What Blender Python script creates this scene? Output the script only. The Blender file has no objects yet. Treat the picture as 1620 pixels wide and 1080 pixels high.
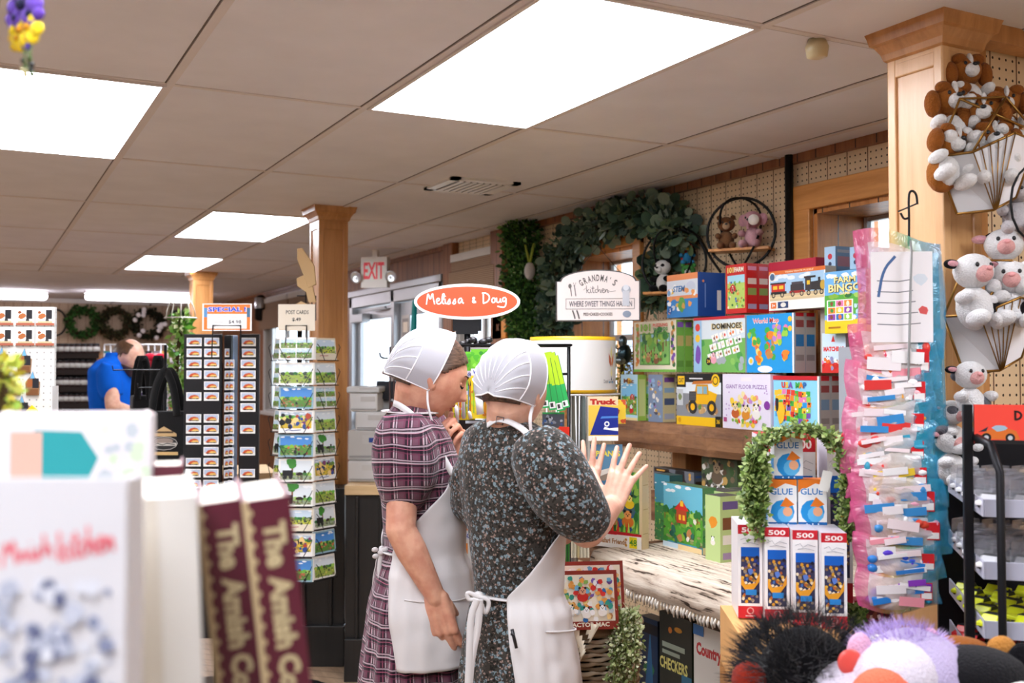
import bpy, bmesh, math, random
from mathutils import Vector, Matrix, noise
PI = math.pi
scene = bpy.context.scene
COL = bpy.data.collections.new('shop'); scene.collection.children.link(COL)
# ---------------------------------------------------------------- camera
CAMH = 1.48; CEIL = CAMH + 0.849; YAW = 0.4794; PITCH = 0.0252; F = 1640.0
CAM = Vector((0, 0, CAMH))
FW = Vector((math.sin(YAW)*math.cos(PITCH), math.cos(YAW)*math.cos(PITCH), math.sin(PITCH)))
RT = Vector((math.cos(YAW), -math.sin(YAW), 0)); UP = RT.cross(FW)
FH = Vector((math.sin(YAW), math.cos(YAW), 0))
cd = bpy.data.cameras.new('camera'); cam = bpy.data.objects.new('camera', cd); scene.collection.objects.link(cam)
cam.matrix_world = Matrix(((RT.x, UP.x, -FW.x, 0), (RT.y, UP.y, -FW.y, 0), (RT.z, UP.z, -FW.z, CAMH), (0, 0, 0, 1)))
cd.sensor_width = 36; cd.lens = F/1620*36; cd.clip_start = 0.05
cd.dof.use_dof = True; cd.dof.focus_distance = 2.95; cd.dof.aperture_fstop = 4.2; cd.dof.aperture_blades = 9
scene.camera = cam
def at(px, py, d): return CAM + (RT*((px-810)/F) + UP*((540-py)/F) + FW)*d
def ray(px, py): return RT*((px-810)/F) + UP*((540-py)/F) + FW
def onX(px, py, X): r = ray(px, py); return CAM + r*(X/r.x)
def onY(px, py, Y): r = ray(px, py); return CAM + r*(Y/r.y)
def onZ(px, py, Z): r = ray(px, py); return CAM + r*((Z-CAMH)/r.z)
# ---------------------------------------------------------------- tags
def tag(o, label=None, cat=None, group=None, kind=None):
    if label: o['label'] = label
    if cat: o['category'] = cat
    if group: o['group'] = group
    if kind: o['kind'] = kind
    return o
def thing(name, label, cat, loc=(0, 0, 0), rot=0, group=None):
    o = bpy.data.objects.new(name, None); COL.objects.link(o); o.location = loc
    o.rotation_euler = rot if isinstance(rot, (tuple, list)) else (0, 0, rot)
    o.empty_display_size = .05
    return tag(o, label, cat, group)
def clone(o, loc=None, rot=None, label=None, group=None, parent=None):
    c = o.copy(); COL.objects.link(c); c.parent = parent
    if loc is not None: c.location = loc
    if rot is not None: c.rotation_euler = rot if isinstance(rot, (tuple, list)) else (0, 0, rot)
    if label: c['label'] = label
    if group: c['group'] = group
    for ch in list(o.children): clone(ch, parent=c)
    return c
# ---------------------------------------------------------------- colours
def hx(s):
    if not isinstance(s, str): return tuple(s)
    s = s.lstrip('#'); v = [int(s[i:i+2], 16)/255 for i in (0, 2, 4)]
    return tuple(c/12.92 if c <= .04045 else ((c+.055)/1.055)**2.4 for c in v)
# ---------------------------------------------------------------- materials
MATS = {}
def newmat(name):
    m = bpy.data.materials.new(name); m.use_nodes = True; nt = m.node_tree
    b = nt.nodes['Principled BSDF']; return m, nt, b
def N(nt, t, **k):
    n = nt.nodes.new(t)
    for a, v in k.items():
        if a[0] == '_': n.inputs[a[1:].replace('_', ' ')].default_value = v
        else: setattr(n, a, v)
    return n
def colmat(name, rough=.5, spec=.5, metal=0, bump=0, bscale=200, var=0, trans=0, sheen=0, alpha=1, coat=0):
    """material whose base colour is the mesh's own 'Col' attribute"""
    m, nt, b = newmat(name); a = N(nt, 'ShaderNodeVertexColor', layer_name='Col')
    tc = N(nt, 'ShaderNodeTexCoord'); nz = N(nt, 'ShaderNodeTexNoise', _Scale=bscale, _Detail=3.0)
    nt.links.new(tc.outputs['Object'], nz.inputs['Vector'])
    if var:
        mx = N(nt, 'ShaderNodeMix', data_type='RGBA', blend_type='MULTIPLY'); mx.inputs[0].default_value = var
        nt.links.new(a.outputs[0], mx.inputs[6]); nt.links.new(nz.outputs[0], mx.inputs[7])
        nt.links.new(mx.outputs[2], b.inputs['Base Color'])
    else: nt.links.new(a.outputs[0], b.inputs['Base Color'])
    b.inputs['Roughness'].default_value = rough; b.inputs['Metallic'].default_value = metal
    b.inputs['Specular IOR Level'].default_value = spec
    if bump:
        bp = N(nt, 'ShaderNodeBump', _Strength=bump, _Distance=.004)
        nt.links.new(nz.outputs[0], bp.inputs['Height']); nt.links.new(bp.outputs[0], b.inputs['Normal'])
    if trans: b.inputs['Transmission Weight'].default_value = trans
    if sheen: b.inputs['Sheen Weight'].default_value = sheen
    if coat: b.inputs['Coat Weight'].default_value = coat
    if alpha < 1: b.inputs['Alpha'].default_value = alpha
    MATS[name] = m; return m
colmat('card', .38, .45, bump=.02, bscale=60)
colmat('paper', .8, .2)
colmat('plastic', .3, .5, bump=.02, bscale=300)
colmat('matte', .85, .2, bump=.15, bscale=120)
colmat('fabric', .95, .1, bump=.4, bscale=500, sheen=.2)
colmat('plush', 1, .05, bump=1.0, bscale=260, var=.3, sheen=.08)
colmat('metal', .3, .5, metal=1)
colmat('wire', .45, .5, metal=.6)
colmat('leaf', .5, .3, var=.3, bscale=90)
colmat('foil', .12, .7, bump=.9, bscale=28, coat=.6)
colmat('clear', .05, .5, trans=.85, alpha=.45)
def woodmat(name, c1, c2, scale=1.0, axis='Z', rough=.4, plank=0, coat=.2, stretch=14, dark=None):
    m, nt, b = newmat(name); L = nt.links
    tc = N(nt, 'ShaderNodeTexCoord'); mp = N(nt, 'ShaderNodeMapping')
    s = [stretch*scale]*3; s['XYZ'.index(axis)] = 1.0*scale; mp.inputs['Scale'].default_value = s
    L.new(tc.outputs['Object'], mp.inputs[0])
    nz = N(nt, 'ShaderNodeTexNoise', _Scale=1.6, _Detail=6.0, _Roughness=.6, _Distortion=.6); L.new(mp.outputs[0], nz.inputs[0])
    n2 = N(nt, 'ShaderNodeTexNoise', _Scale=9.0, _Detail=4.0, _Roughness=.7); L.new(mp.outputs[0], n2.inputs[0])
    md = N(nt, 'ShaderNodeMath', operation='MULTIPLY_ADD'); md.inputs[1].default_value = .35
    L.new(n2.outputs[0], md.inputs[0]); L.new(nz.outputs[0], md.inputs[2])
    cr = N(nt, 'ShaderNodeValToRGB'); e = cr.color_ramp.elements
    e[0].position = .42; e[0].color = (*hx(c2), 1); e[1].position = .82; e[1].color = (*hx(c1), 1)
    if dark: x = cr.color_ramp.elements.new(.36); x.color = (*hx(dark), 1)
    L.new(md.outputs[0], cr.inputs[0]); out = cr.outputs[0]
    if plank:   # dark grooves every `plank` metres along world Y (and X)
        sp = N(nt, 'ShaderNodeSeparateXYZ'); L.new(tc.outputs['Object'], sp.inputs[0])
        ad = N(nt, 'ShaderNodeMath', operation='ADD'); L.new(sp.outputs[0], ad.inputs[0]); L.new(sp.outputs[1], ad.inputs[1])
        dv = N(nt, 'ShaderNodeMath', operation='DIVIDE'); L.new(ad.outputs[0], dv.inputs[0]); dv.inputs[1].default_value = plank
        fr = N(nt, 'ShaderNodeMath', operation='FRACT'); L.new(dv.outputs[0], fr.inputs[0])
        lt = N(nt, 'ShaderNodeMath', operation='LESS_THAN'); L.new(fr.outputs[0], lt.inputs[0]); lt.inputs[1].default_value = .006/plank
        mx = N(nt, 'ShaderNodeMix', data_type='RGBA'); L.new(lt.outputs[0], mx.inputs[0]); L.new(out, mx.inputs[6]); mx.inputs[7].default_value = (.03, .015, .008, 1)
        out = mx.outputs[2]
    L.new(out, b.inputs['Base Color']); b.inputs['Roughness'].default_value = rough; b.inputs['Coat Weight'].default_value = coat
    b.inputs['Coat Roughness'].default_value = .25
    bp = N(nt, 'ShaderNodeBump', _Strength=.12, _Distance=.003); L.new(md.outputs[0], bp.inputs['Height']); L.new(bp.outputs[0], b.inputs['Normal'])
    MATS[name] = m; return m
woodmat('oak', 'c98f55', 'a9703a', rough=.38)
woodmat('oak_light', 'e0b07a', 'cf9a62', rough=.35)
woodmat('pine', 'da9450', 'b06c30', rough=.5, plank=.14)
woodmat('pine_x', 'dc9a52', 'b87632', axis='Y', rough=.5)
woodmat('panel', '9a643e', '6c4226', rough=.5, plank=.1016, coat=.08)
woodmat('barn', 'a27450', '4f3020', axis='Y', rough=.75, coat=0, stretch=9, dark='241408')
woodmat('driftwood', 'd8c8b4', 'b39c84', axis='Y', rough=.85, coat=0, stretch=26, scale=1.6, dark='3b2d22')
m_, nt, b = newmat('rug'); tc = N(nt, 'ShaderNodeTexCoord'); mp = N(nt, 'ShaderNodeMapping'); mp.inputs['Scale'].default_value = (70, 5, 70); nt.links.new(tc.outputs['Object'], mp.inputs[0])
n1 = N(nt, 'ShaderNodeTexNoise', _Scale=1.0, _Detail=3.0, _Roughness=.55, _Distortion=.4); nt.links.new(mp.outputs[0], n1.inputs[0]); cr = N(nt, 'ShaderNodeValToRGB'); e = cr.color_ramp.elements
e[0].position = .36; e[0].color = (*hx('4a3a2e'), 1); e[1].position = .42; e[1].color = (*hx('cdb9a4'), 1); x = cr.color_ramp.elements.new(.6); x.color = (*hx('e6d8c6'), 1)
nt.links.new(n1.outputs[0], cr.inputs[0]); nt.links.new(cr.outputs[0], b.inputs['Base Color']); b.inputs['Roughness'].default_value = .95; bp = N(nt, 'ShaderNodeBump', _Strength=.6, _Distance=.004); nt.links.new(n1.outputs[0], bp.inputs['Height']); nt.links.new(bp.outputs[0], b.inputs['Normal']); MATS['rug'] = m_
woodmat('floorwood', 'b5977a', '866c54', axis='Y', rough=.45, plank=.12, stretch=10)
woodmat('board', 'd8b98c', 'c39f6c', axis='X', rough=.5, coat=0, stretch=10)
woodmat('blackwood', '1c1b1b', '0e0d0d', rough=.4, coat=.1)
def dotmat(name, base, hole, grooves=True, step=.0254, r=.0036, groove=.1016, rough=.6, gcol='6d4a34'):
    """pegboard: round holes on a square grid, in object space; the sheet may face X or Y"""
    m, nt, b = newmat(name); L = nt.links
    tc = N(nt, 'ShaderNodeTexCoord'); sp = N(nt, 'ShaderNodeSeparateXYZ'); L.new(tc.outputs['Object'], sp.inputs[0])
    ad = N(nt, 'ShaderNodeMath', operation='ADD'); L.new(sp.outputs[0], ad.inputs[0]); L.new(sp.outputs[1], ad.inputs[1])
    def cell(o):
        d = N(nt, 'ShaderNodeMath', operation='DIVIDE'); L.new(o, d.inputs[0]); d.inputs[1].default_value = step
        f = N(nt, 'ShaderNodeMath', operation='FRACT'); L.new(d.outputs[0], f.inputs[0])
        s = N(nt, 'ShaderNodeMath', operation='SUBTRACT'); L.new(f.outputs[0], s.inputs[0]); s.inputs[1].default_value = .5
        q = N(nt, 'ShaderNodeMath', operation='MULTIPLY'); L.new(s.outputs[0], q.inputs[0]); L.new(s.outputs[0], q.inputs[1]); return q.outputs[0]
    a = N(nt, 'ShaderNodeMath', operation='ADD'); L.new(cell(ad.outputs[0]), a.inputs[0]); L.new(cell(sp.outputs[2]), a.inputs[1])
    lt = N(nt, 'ShaderNodeMath', operation='LESS_THAN'); L.new(a.outputs[0], lt.inputs[0]); lt.inputs[1].default_value = (r/step)**2
    nz = N(nt, 'ShaderNodeTexNoise', _Scale=3.0, _Detail=4.0); L.new(tc.outputs['Object'], nz.inputs[0])
    cr = N(nt, 'ShaderNodeValToRGB'); e = cr.color_ramp.elements; c = hx(base)
    e[0].position = .3; e[0].color = tuple(x*.86 for x in c)+(1,); e[1].position = .75; e[1].color = (*c, 1); L.new(nz.outputs[0], cr.inputs[0])
    out = cr.outputs[0]
    if grooves:
        dv = N(nt, 'ShaderNodeMath', operation='DIVIDE'); L.new(ad.outputs[0], dv.inputs[0]); dv.inputs[1].default_value = groove
        fr = N(nt, 'ShaderNodeMath', operation='FRACT'); L.new(dv.outputs[0], fr.inputs[0])
        l2 = N(nt, 'ShaderNodeMath', operation='LESS_THAN'); L.new(fr.outputs[0], l2.inputs[0]); l2.inputs[1].default_value = .045
        m2 = N(nt, 'ShaderNodeMix', data_type='RGBA'); L.new(l2.outputs[0], m2.inputs[0]); L.new(out, m2.inputs[6]); m2.inputs[7].default_value = (*hx(gcol), 1); out = m2.outputs[2]
    mx = N(nt, 'ShaderNodeMix', data_type='RGBA'); L.new(lt.outputs[0], mx.inputs[0]); L.new(out, mx.inputs[6]); mx.inputs[7].default_value = (*hx(hole), 1)
    L.new(mx.outputs[2], b.inputs['Base Color']); b.inputs['Roughness'].default_value = rough
    MATS[name] = m; return m
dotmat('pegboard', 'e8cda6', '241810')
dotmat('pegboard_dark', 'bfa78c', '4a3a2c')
dotmat('pegboard_white', 'eeeeea', '9c9a96', grooves=False, r=.003)
def plain(name, c, rough=.6, metal=0, noise_amt=.12, nscale=4, bump=0, spec=.5, emis=None, estr=0):
    m, nt, b = newmat(name); L = nt.links; tc = N(nt, 'ShaderNodeTexCoord')
    nz = N(nt, 'ShaderNodeTexNoise', _Scale=nscale, _Detail=5.0); L.new(tc.outputs['Object'], nz.inputs[0])
    cr = N(nt, 'ShaderNodeValToRGB'); e = cr.color_ramp.elements; c = hx(c)
    e[0].position = .3; e[0].color = tuple(x*(1-noise_amt) for x in c)+(1,); e[1].position = .7; e[1].color = (*c, 1)
    L.new(nz.outputs[0], cr.inputs[0]); L.new(cr.outputs[0], b.inputs['Base Color'])
    b.inputs['Roughness'].default_value = rough; b.inputs['Metallic'].default_value = metal; b.inputs['Specular IOR Level'].default_value = spec
    if bump:
        bp = N(nt, 'ShaderNodeBump', _Strength=bump, _Distance=.003); L.new(nz.outputs[0], bp.inputs['Height']); L.new(bp.outputs[0], b.inputs['Normal'])
    if emis: b.inputs['Emission Color'].default_value = (*hx(emis), 1); b.inputs['Emission Strength'].default_value = estr
    MATS[name] = m; return m
plain('tile', 'e6e6ec', .85, nscale=5, noise_amt=.07, bump=.1)
plain('tbar', 'dcd5d2', .6, noise_amt=.05)
plain('tbar_dark', '6c625e', .8, noise_amt=.05)
plain('wallpaint', 'd9d5cf', .8)
plain('alu', 'b9bcc0', .35, .7, .05)
plain('whitemetal', 'e9e8e6', .4, 0, .04)
plain('blackmetal', '141416', .35, .5, .1)
plain('blackpipe', '121212', .4, .3, .1)
plain('lamp', 'ffffff', .5, emis='f2f6ff', estr=15.0)
plain('lamp_strip', 'ffffff', .5, emis='fff6ff', estr=12.0)
plain('brass', '9c7238', .3, .9, .2, 30)
plain('carton', 'd9a466', .8, 0, .1, 8, bump=.1)
gm, nt, b = newmat('glass'); b.inputs['Transmission Weight'].default_value = 1; b.inputs['Roughness'].default_value = .0; b.inputs['IOR'].default_value = 1.05; b.inputs['Base Color'].default_value = (.93, .97, 1, 1); MATS['glass'] = gm
# ---------------------------------------------------------------- mesh builder
_textcache = {}
def textmesh(s, bold=0.0, shear=0.0):
    k = (s, bold, shear)
    if k not in _textcache:
        cu = bpy.data.curves.new('t', 'FONT'); cu.body = s; cu.size = 1; cu.offset = bold; cu.shear = shear; cu.resolution_u = 2
        ob = bpy.data.objects.new('t', cu); scene.collection.objects.link(ob)
        me = bpy.data.meshes.new_from_object(ob.evaluated_get(bpy.context.evaluated_depsgraph_get()))
        vs = [(v.co.x, v.co.y) for v in me.vertices]; ps = [tuple(p.vertices) for p in me.polygons]
        if me.polygons and me.polygons[0].normal.z < 0: ps = [p[::-1] for p in ps]
        bpy.data.objects.remove(ob); bpy.data.curves.remove(cu); bpy.data.meshes.remove(me)
        xs = [v[0] for v in vs] or [0, 1]; ys = [v[1] for v in vs] or [0, 1]
        _textcache[k] = (vs, ps, min(xs), max(xs), min(ys), max(ys))
    return _textcache[k]
class MB:
    def __init__(s): s.v = []; s.f = []; s.c = []; s.m = []; s.sm = []; s.mi = 0; s.smooth = False; s.M = None
    def add(s, vs, fs, col, smooth=None):
        o = len(s.v); col = hx(col) if not isinstance(col, list) else col
        if s.M is not None: vs = [s.M @ Vector(v) for v in vs]
        s.v.extend([tuple(v) for v in vs])
        for i, f in enumerate(fs):
            s.f.append(tuple(o+j for j in f)); s.c.append(col[i] if isinstance(col, list) else col); s.m.append(s.mi)
            s.sm.append(s.smooth if smooth is None else smooth)
    def quad(s, pts, col): s.add(pts, [tuple(range(len(pts)))], col)
    def box(s, x0, x1, y0, y1, z0, z1, col, faces=None):
        vs = [(x0, y0, z0), (x1, y0, z0), (x1, y1, z0), (x0, y1, z0), (x0, y0, z1), (x1, y0, z1), (x1, y1, z1), (x0, y1, z1)]
        fs = [(3, 2, 1, 0), (4, 5, 6, 7), (0, 1, 5, 4), (1, 2, 6, 5), (2, 3, 7, 6), (3, 0, 4, 7)]  # bottom top front right back left
        s.add(vs, fs, [hx(c) for c in faces] if faces else col)
    def obox(s, c, ax, ay, az, col):
        c = Vector(c); ax = Vector(ax); ay = Vector(ay); az = Vector(az)
        vs = [c+ax*i+ay*j+az*k for k in (-1, 1) for i, j in ((-1, -1), (1, -1), (1, 1), (-1, 1))]
        s.add(vs, [(3, 2, 1, 0), (4, 5, 6, 7), (0, 1, 5, 4), (1, 2, 6, 5), (2, 3, 7, 6), (3, 0, 4, 7)], col)
    def bar(s, p, q, w, h, col, up=(0, 0, 1)):
        p = Vector(p); q = Vector(q); d = (q-p); l = d.length; d.normalize(); u = Vector(up)
        if abs(d.dot(u)) > .98: u = Vector((1, 0, 0))
        r = d.cross(u).normalized(); u = r.cross(d)
        s.obox((p+q)/2, r*w/2, d*l/2, u*h/2, col)
    def tube(s, pts, rad, n=8, col='808080', caps=True, squash=None, closed=False, up=None):
        pts = [Vector(p) for p in pts]; k = len(pts)
        if not hasattr(rad, '__len__'): rad = [rad]*k
        rings = []; prev = None
        for i, p in enumerate(pts):
            if closed: t = pts[(i+1) % k]-pts[i-1]
            else: t = (pts[min(i+1, k-1)]-pts[max(i-1, 0)])
            if t.length < 1e-9: t = Vector((0, 0, 1))
            t.normalize()
            if prev is None:
                a = Vector(up) if up else (Vector((0, 0, 1)) if abs(t.z) < .9 else Vector((1, 0, 0)))
            else: a = prev
            a = (a-t*a.dot(t)); a = a.normalized() if a.length > 1e-6 else t.orthogonal().normalized()
            prev = a; bb = t.cross(a)
            sq = 1 if squash is None else (squash[i] if hasattr(squash, '__len__') else squash)
            rings.append([p+(a*math.cos(2*PI*j/n)*sq+bb*math.sin(2*PI*j/n))*rad[i] for j in range(n)])
        vs = [v for r in rings for v in r]; fs = []
        m = k if closed else k-1
        for i in range(m):
            for j in range(n):
                a, b = i*n+j, i*n+(j+1) % n; c, d = ((i+1) % k)*n+(j+1) % n, ((i+1) % k)*n+j
                fs.append((a, b, c, d))
        if caps and not closed: fs.append(tuple(range(n))[::-1]); fs.append(tuple((k-1)*n+j for j in range(n)))
        s.add(vs, fs, col, True)
    def capsule(s, p, q, r0, r1, n=12, col='808080', sq=1, up=None):
        p = Vector(p); q = Vector(q); d = (q-p).normalized() if (q-p).length > 1e-6 else Vector((0, 0, 1)); pts = []; rs = []
        for a in (0, .3, .6, .9): pts.append(p-d*r0*math.cos(a*PI/2/.9*.9)); rs.append(max(r0*math.sin(a*PI/2), r0*.12))
        pts.append(p); rs.append(r0); pts.append(q); rs.append(r1)
        for a in (.9, .6, .3, 0): pts.append(q+d*r1*math.cos(a*PI/2)); rs.append(max(r1*math.sin(a*PI/2), r1*.12))
        s.tube(pts, rs, n, col, True, sq, up=up)
    def ell(s, c, r, col='808080', R=None, n=14, m=9, fn=None):
        c = Vector(c); r = r if hasattr(r, '__len__') else (r, r, r); vs = []; fs = []
        for i in range(m+1):
            th = PI*i/m
            for j in range(n):
                ph = 2*PI*j/n; p = Vector((r[0]*math.sin(th)*math.cos(ph), r[1]*math.sin(th)*math.sin(ph), r[2]*math.cos(th)))
                if fn: p = fn(p)
                if R is not None: p = R @ p
                vs.append(c+p)
        for i in range(m):
            for j in range(n):
                a, b, d, e = i*n+j, i*n+(j+1) % n, (i+1)*n+(j+1) % n, (i+1)*n+j
                if i == 0: fs.append((a, e, d))
                elif i == m-1: fs.append((a, e, b))
                else: fs.append((a, e, d, b))
        s.add(vs, fs, col, True)
    def lathe(s, prof, n=16, col='808080', c=(0, 0, 0), smooth=True, cols=None):
        c = Vector(c); vs = []; fs = []; cl = []
        for r, z in prof:
            for j in range(n): vs.append(c+Vector((r*math.cos(2*PI*j/n), r*math.sin(2*PI*j/n), z)))
        for i in range(len(prof)-1):
            for j in range(n):
                fs.append((i*n+j, i*n+(j+1) % n, (i+1)*n+(j+1) % n, (i+1)*n+j)); cl.append(hx(cols[i]) if cols else hx(col))
        fs.append(tuple(range(n))[::-1]); cl.append(hx(cols[0] if cols else col)); fs.append(tuple((len(prof)-1)*n+j for j in range(n))); cl.append(hx(cols[-1] if cols else col))
        s.add(vs, fs, cl, smooth)
    def prism(s, poly, o, u, v, t, col, side=None):
        """2D polygon (x,y) in frame o,u,v extruded backwards by t (normal = u x v)"""
        o = Vector(o); u = Vector(u); v = Vector(v); n = u.cross(v).normalized(); k = len(poly)
        fr = [o+u*x+v*y for x, y in poly]; bk = [p-n*t for p in fr]
        s.add(fr+bk, [tuple(range(k)), tuple(range(k, 2*k))[::-1]]+[(i, i+k, (i+1) % k+k, (i+1) % k) for i in range(k)], [hx(col), hx(side or col)]+[hx(side or col)]*k, False)
    def canvas(s, o, u, v, w, h): return Cv(s, o, u, v, w, h)
    def front(s, x0, x1, y, z0, z1): return Cv(s, (x0, y, z0), (1, 0, 0), (0, 0, 1), x1-x0, z1-z0)      # faces -y
    def rside(s, x, y0, y1, z0, z1): return Cv(s, (x, y0, z0), (0, 1, 0), (0, 0, 1), y1-y0, z1-z0)      # faces +x
    def lside(s, x, y0, y1, z0, z1): return Cv(s, (x, y1, z0), (0, -1, 0), (0, 0, 1), y1-y0, z1-z0)     # faces -x
    def top(s, x0, x1, y0, y1, z): return Cv(s, (x0, y0, z), (1, 0, 0), (0, 1, 0), x1-x0, y1-y0)
    def build(s, name, mats, parent=None, world=False, bevel=0, label=None, cat=None, group=None, kind=None, loc=None, rot=None, mods=()):
        me = bpy.data.meshes.new(name); vs = s.v
        if world and parent is not None:
            o = Vector((0, 0, 0)); q = parent
            while q is not None: o = o+q.location; q = q.parent
            vs = [Vector(v)-o for v in vs]
        if loc is not None and world: o = Vector(loc); vs = [Vector(v)-o for v in vs]
        me.from_pydata([tuple(v) for v in vs], [], s.f)
        at_ = me.color_attributes.new('Col', 'FLOAT_COLOR', 'CORNER'); buf = []
        for f, c in zip(s.f, s.c): buf.extend((c[0], c[1], c[2], 1.0)*len(f))
        at_.data.foreach_set('color', buf)
        me.polygons.foreach_set('material_index', s.m); me.polygons.foreach_set('use_smooth', s.sm)
        for m in (mats if isinstance(mats, (list, tuple)) else [mats]): me.materials.append(MATS[m] if isinstance(m, str) else m)
        me.update(); ob = bpy.data.objects.new(name, me); COL.objects.link(ob)
        if parent is not None: ob.parent = parent
        if loc is not None: ob.location = loc
        if rot is not None: ob.rotation_euler = rot if isinstance(rot, (tuple, list)) else (0, 0, rot)
        if bevel:
            b = ob.modifiers.new('bevel', 'BEVEL'); b.width = bevel; b.segments = 2; b.limit_method = 'ANGLE'; b.angle_limit = .6
        for mm in mods:
            x = ob.modifiers.new(mm[0].lower(), mm[0])
            for k, v in mm[1].items(): setattr(x, k, v)
        return tag(ob, label, cat, group, kind)
class Cv:
    """flat printed surface: paint coloured shapes on a face in 0..1 coordinates"""
    def __init__(s, mb, o, u, v, w, h):
        s.mb = mb; s.o = Vector(o); s.u = Vector(u).normalized(); s.v = Vector(v).normalized(); s.n = s.u.cross(s.v); s.w = w; s.h = h; s.k = 6
    def P(s, x, y): return s.o+s.u*(x*s.w)+s.v*(y*s.h)+s.n*(s.k*3e-5)
    def poly(s, pts, c): s.k += 1; s.mb.add([s.P(x, y) for x, y in pts], [tuple(range(len(pts)))], c, False); return s
    def rect(s, x0, y0, x1, y1, c): return s.poly([(x0, y0), (x1, y0), (x1, y1), (x0, y1)], c)
    def disc(s, x, y, r, c, ry=None, n=12, a0=0, a1=2*PI):     # r in units of width
        ry = (ry if ry is not None else r)*s.w/s.h
        full = abs(a1-a0-2*PI) < 1e-6; m = n if full else n+1
        return s.poly([(x+r*math.cos(a0+(a1-a0)*i/n), y+ry*math.sin(a0+(a1-a0)*i/n)) for i in range(m)], c)
    def blob(s, x, y, r, c, rng, n=7, ry=None):
        ry = (ry if ry is not None else r)*s.w/s.h; a = rng.random()*6
        return s.poly([(min(1, max(0, x+r*(.6+.5*rng.random())*math.cos(a+2*PI*i/n))), min(1, max(0, y+ry*(.6+.5*rng.random())*math.sin(a+2*PI*i/n)))) for i in range(n)], c)
    def blobs(s, x0, y0, x1, y1, n, pal, r0, r1, rng):
        for i in range(n):
            s.blob(x0+(x1-x0)*rng.random(), y0+(y1-y0)*rng.random(), r0+(r1-r0)*rng.random(), rng.choice(pal), rng, 6)
        return s
    def text(s, t, x, y, hgt, c, w=None, bold=0.02, shear=0, align='C', rot=0):
        """x,y = centre (or left) in 0..1; hgt = height as fraction of face height; w = max width fraction"""
        vs, ps, a0, a1, b0, b1 = textmesh(t, bold, shear)
        if not ps: return s
        sc = hgt*s.h/(b1-b0) if b1 > b0 else 1; sx = sc
        if w is not None: sx = w*s.w/(a1-a0)
        s.k += 1; cx = (a0+a1)/2 if align == 'C' else a0; cy = (b0+b1)/2; cr, sr = math.cos(rot), math.sin(rot); out = []
        for vx, vy in vs:
            X = (vx-cx)*sx; Y = (vy-cy)*sc; X, Y = X*cr-Y*sr, X*sr+Y*cr
            out.append(s.P(x, y)+s.u*X+s.v*Y)
        s.mb.add(out, ps, c, False); return s
    def stroke(s, pts, wd, c, taper=False):
        """ribbon along 0..1 points; wd in metres"""
        P = [Vector((x*s.w, y*s.h)) for x, y in pts]; L = []; R_ = []; k = len(P)
        for i in range(k):
            t = P[min(i+1, k-1)]-P[max(i-1, 0)]
            t = t.normalized() if t.length > 1e-9 else Vector((1, 0)); nn = Vector((-t.y, t.x))*wd/2
            L.append(P[i]+nn); R_.append(P[i]-nn)
        s.k += 1; vs = [s.o+s.u*q.x+s.v*q.y+s.n*(s.k*3e-5) for q in L+R_]
        s.mb.add(vs, [(i, i+k, i+1+k, i+1) for i in range(k-1)], c, False); return s
    def frame(s, x0, y0, x1, y1, t, c):
        ty = t*s.w/s.h; s.rect(x0, y0, x1, y0+ty, c); s.rect(x0, y1-ty, x1, y1, c); s.rect(x0, y0, x0+t, y1, c); s.rect(x1-t, y0, x1, y1, c); return s
def chaikin(pts, n=2, closed=False):
    for _ in range(n):
        out = [] if closed else [pts[0]]
        rng_ = range(len(pts)) if closed else range(len(pts)-1)
        for i in rng_:
            a, b = Vector(pts[i]), Vector(pts[(i+1) % len(pts)]); out += [tuple(a*.75+b*.25), tuple(a*.25+b*.75)]
        if not closed: out.append(pts[-1])
        pts = out
    return pts
ORD = ['top', 'second', 'third', 'fourth', 'fifth', 'sixth', 'seventh', 'eighth', 'ninth', 'tenth', 'eleventh', 'twelfth', 'thirteenth', 'fourteenth', 'fifteenth', 'sixteenth', 'seventeenth', 'eighteenth', 'nineteenth', 'twentieth']
# ================================================================ room shell
XW = 2.92; YB = 13.9; XL = -7.5; YF = -3.0
def wallbox(mb, mi, x0, x1, y0, y1, z0, z1): mb.mi = mi; mb.box(x0, XW+.12 if y0 > 5.7 else x1, y0, y1, z0, z1, 'ffffff')
fl = MB(); fl.box(XL, XW+.35, YF, YB+.2, -.05, 0, 'ffffff'); fl.build('floor', 'floorwood', kind='structure')
ce = MB(); ce.mi = 0; ce.box(XL, XW+.35, YF, YB+.2, CEIL, CEIL+.08, 'ffffff')
GX = [-.096+.6096*j for j in range(-12, 5)]+[2.765]; GY = [3.21+1.235*i for i in range(-5, 6)]
ce.mi = 1
for x in GX: ce.box(x-.012, x+.012, YF, 10.0, CEIL-.004, CEIL, 'ffffff')
for y in GY+[10.0]: ce.box(XL, XW, y-.010, y+.010, CEIL-.003, CEIL, 'ffffff')
ce.mi = 2      # dark gaps where tiles sit unevenly beside the grid
rg = random.Random(4)
for x in GX:
    for y in GY:
        if rg.random() < .75: ce.box(x+.013, x+.6, y+.0105, y+.0155, CEIL-.0012, CEIL, 'ffffff')
    ce.box(x-.0165, x-.0125, YF, 10.0, CEIL-.0012, CEIL, 'ffffff')
ce.build('ceiling', ['tile', 'tbar', 'tbar_dark'], kind='structure')
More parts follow.
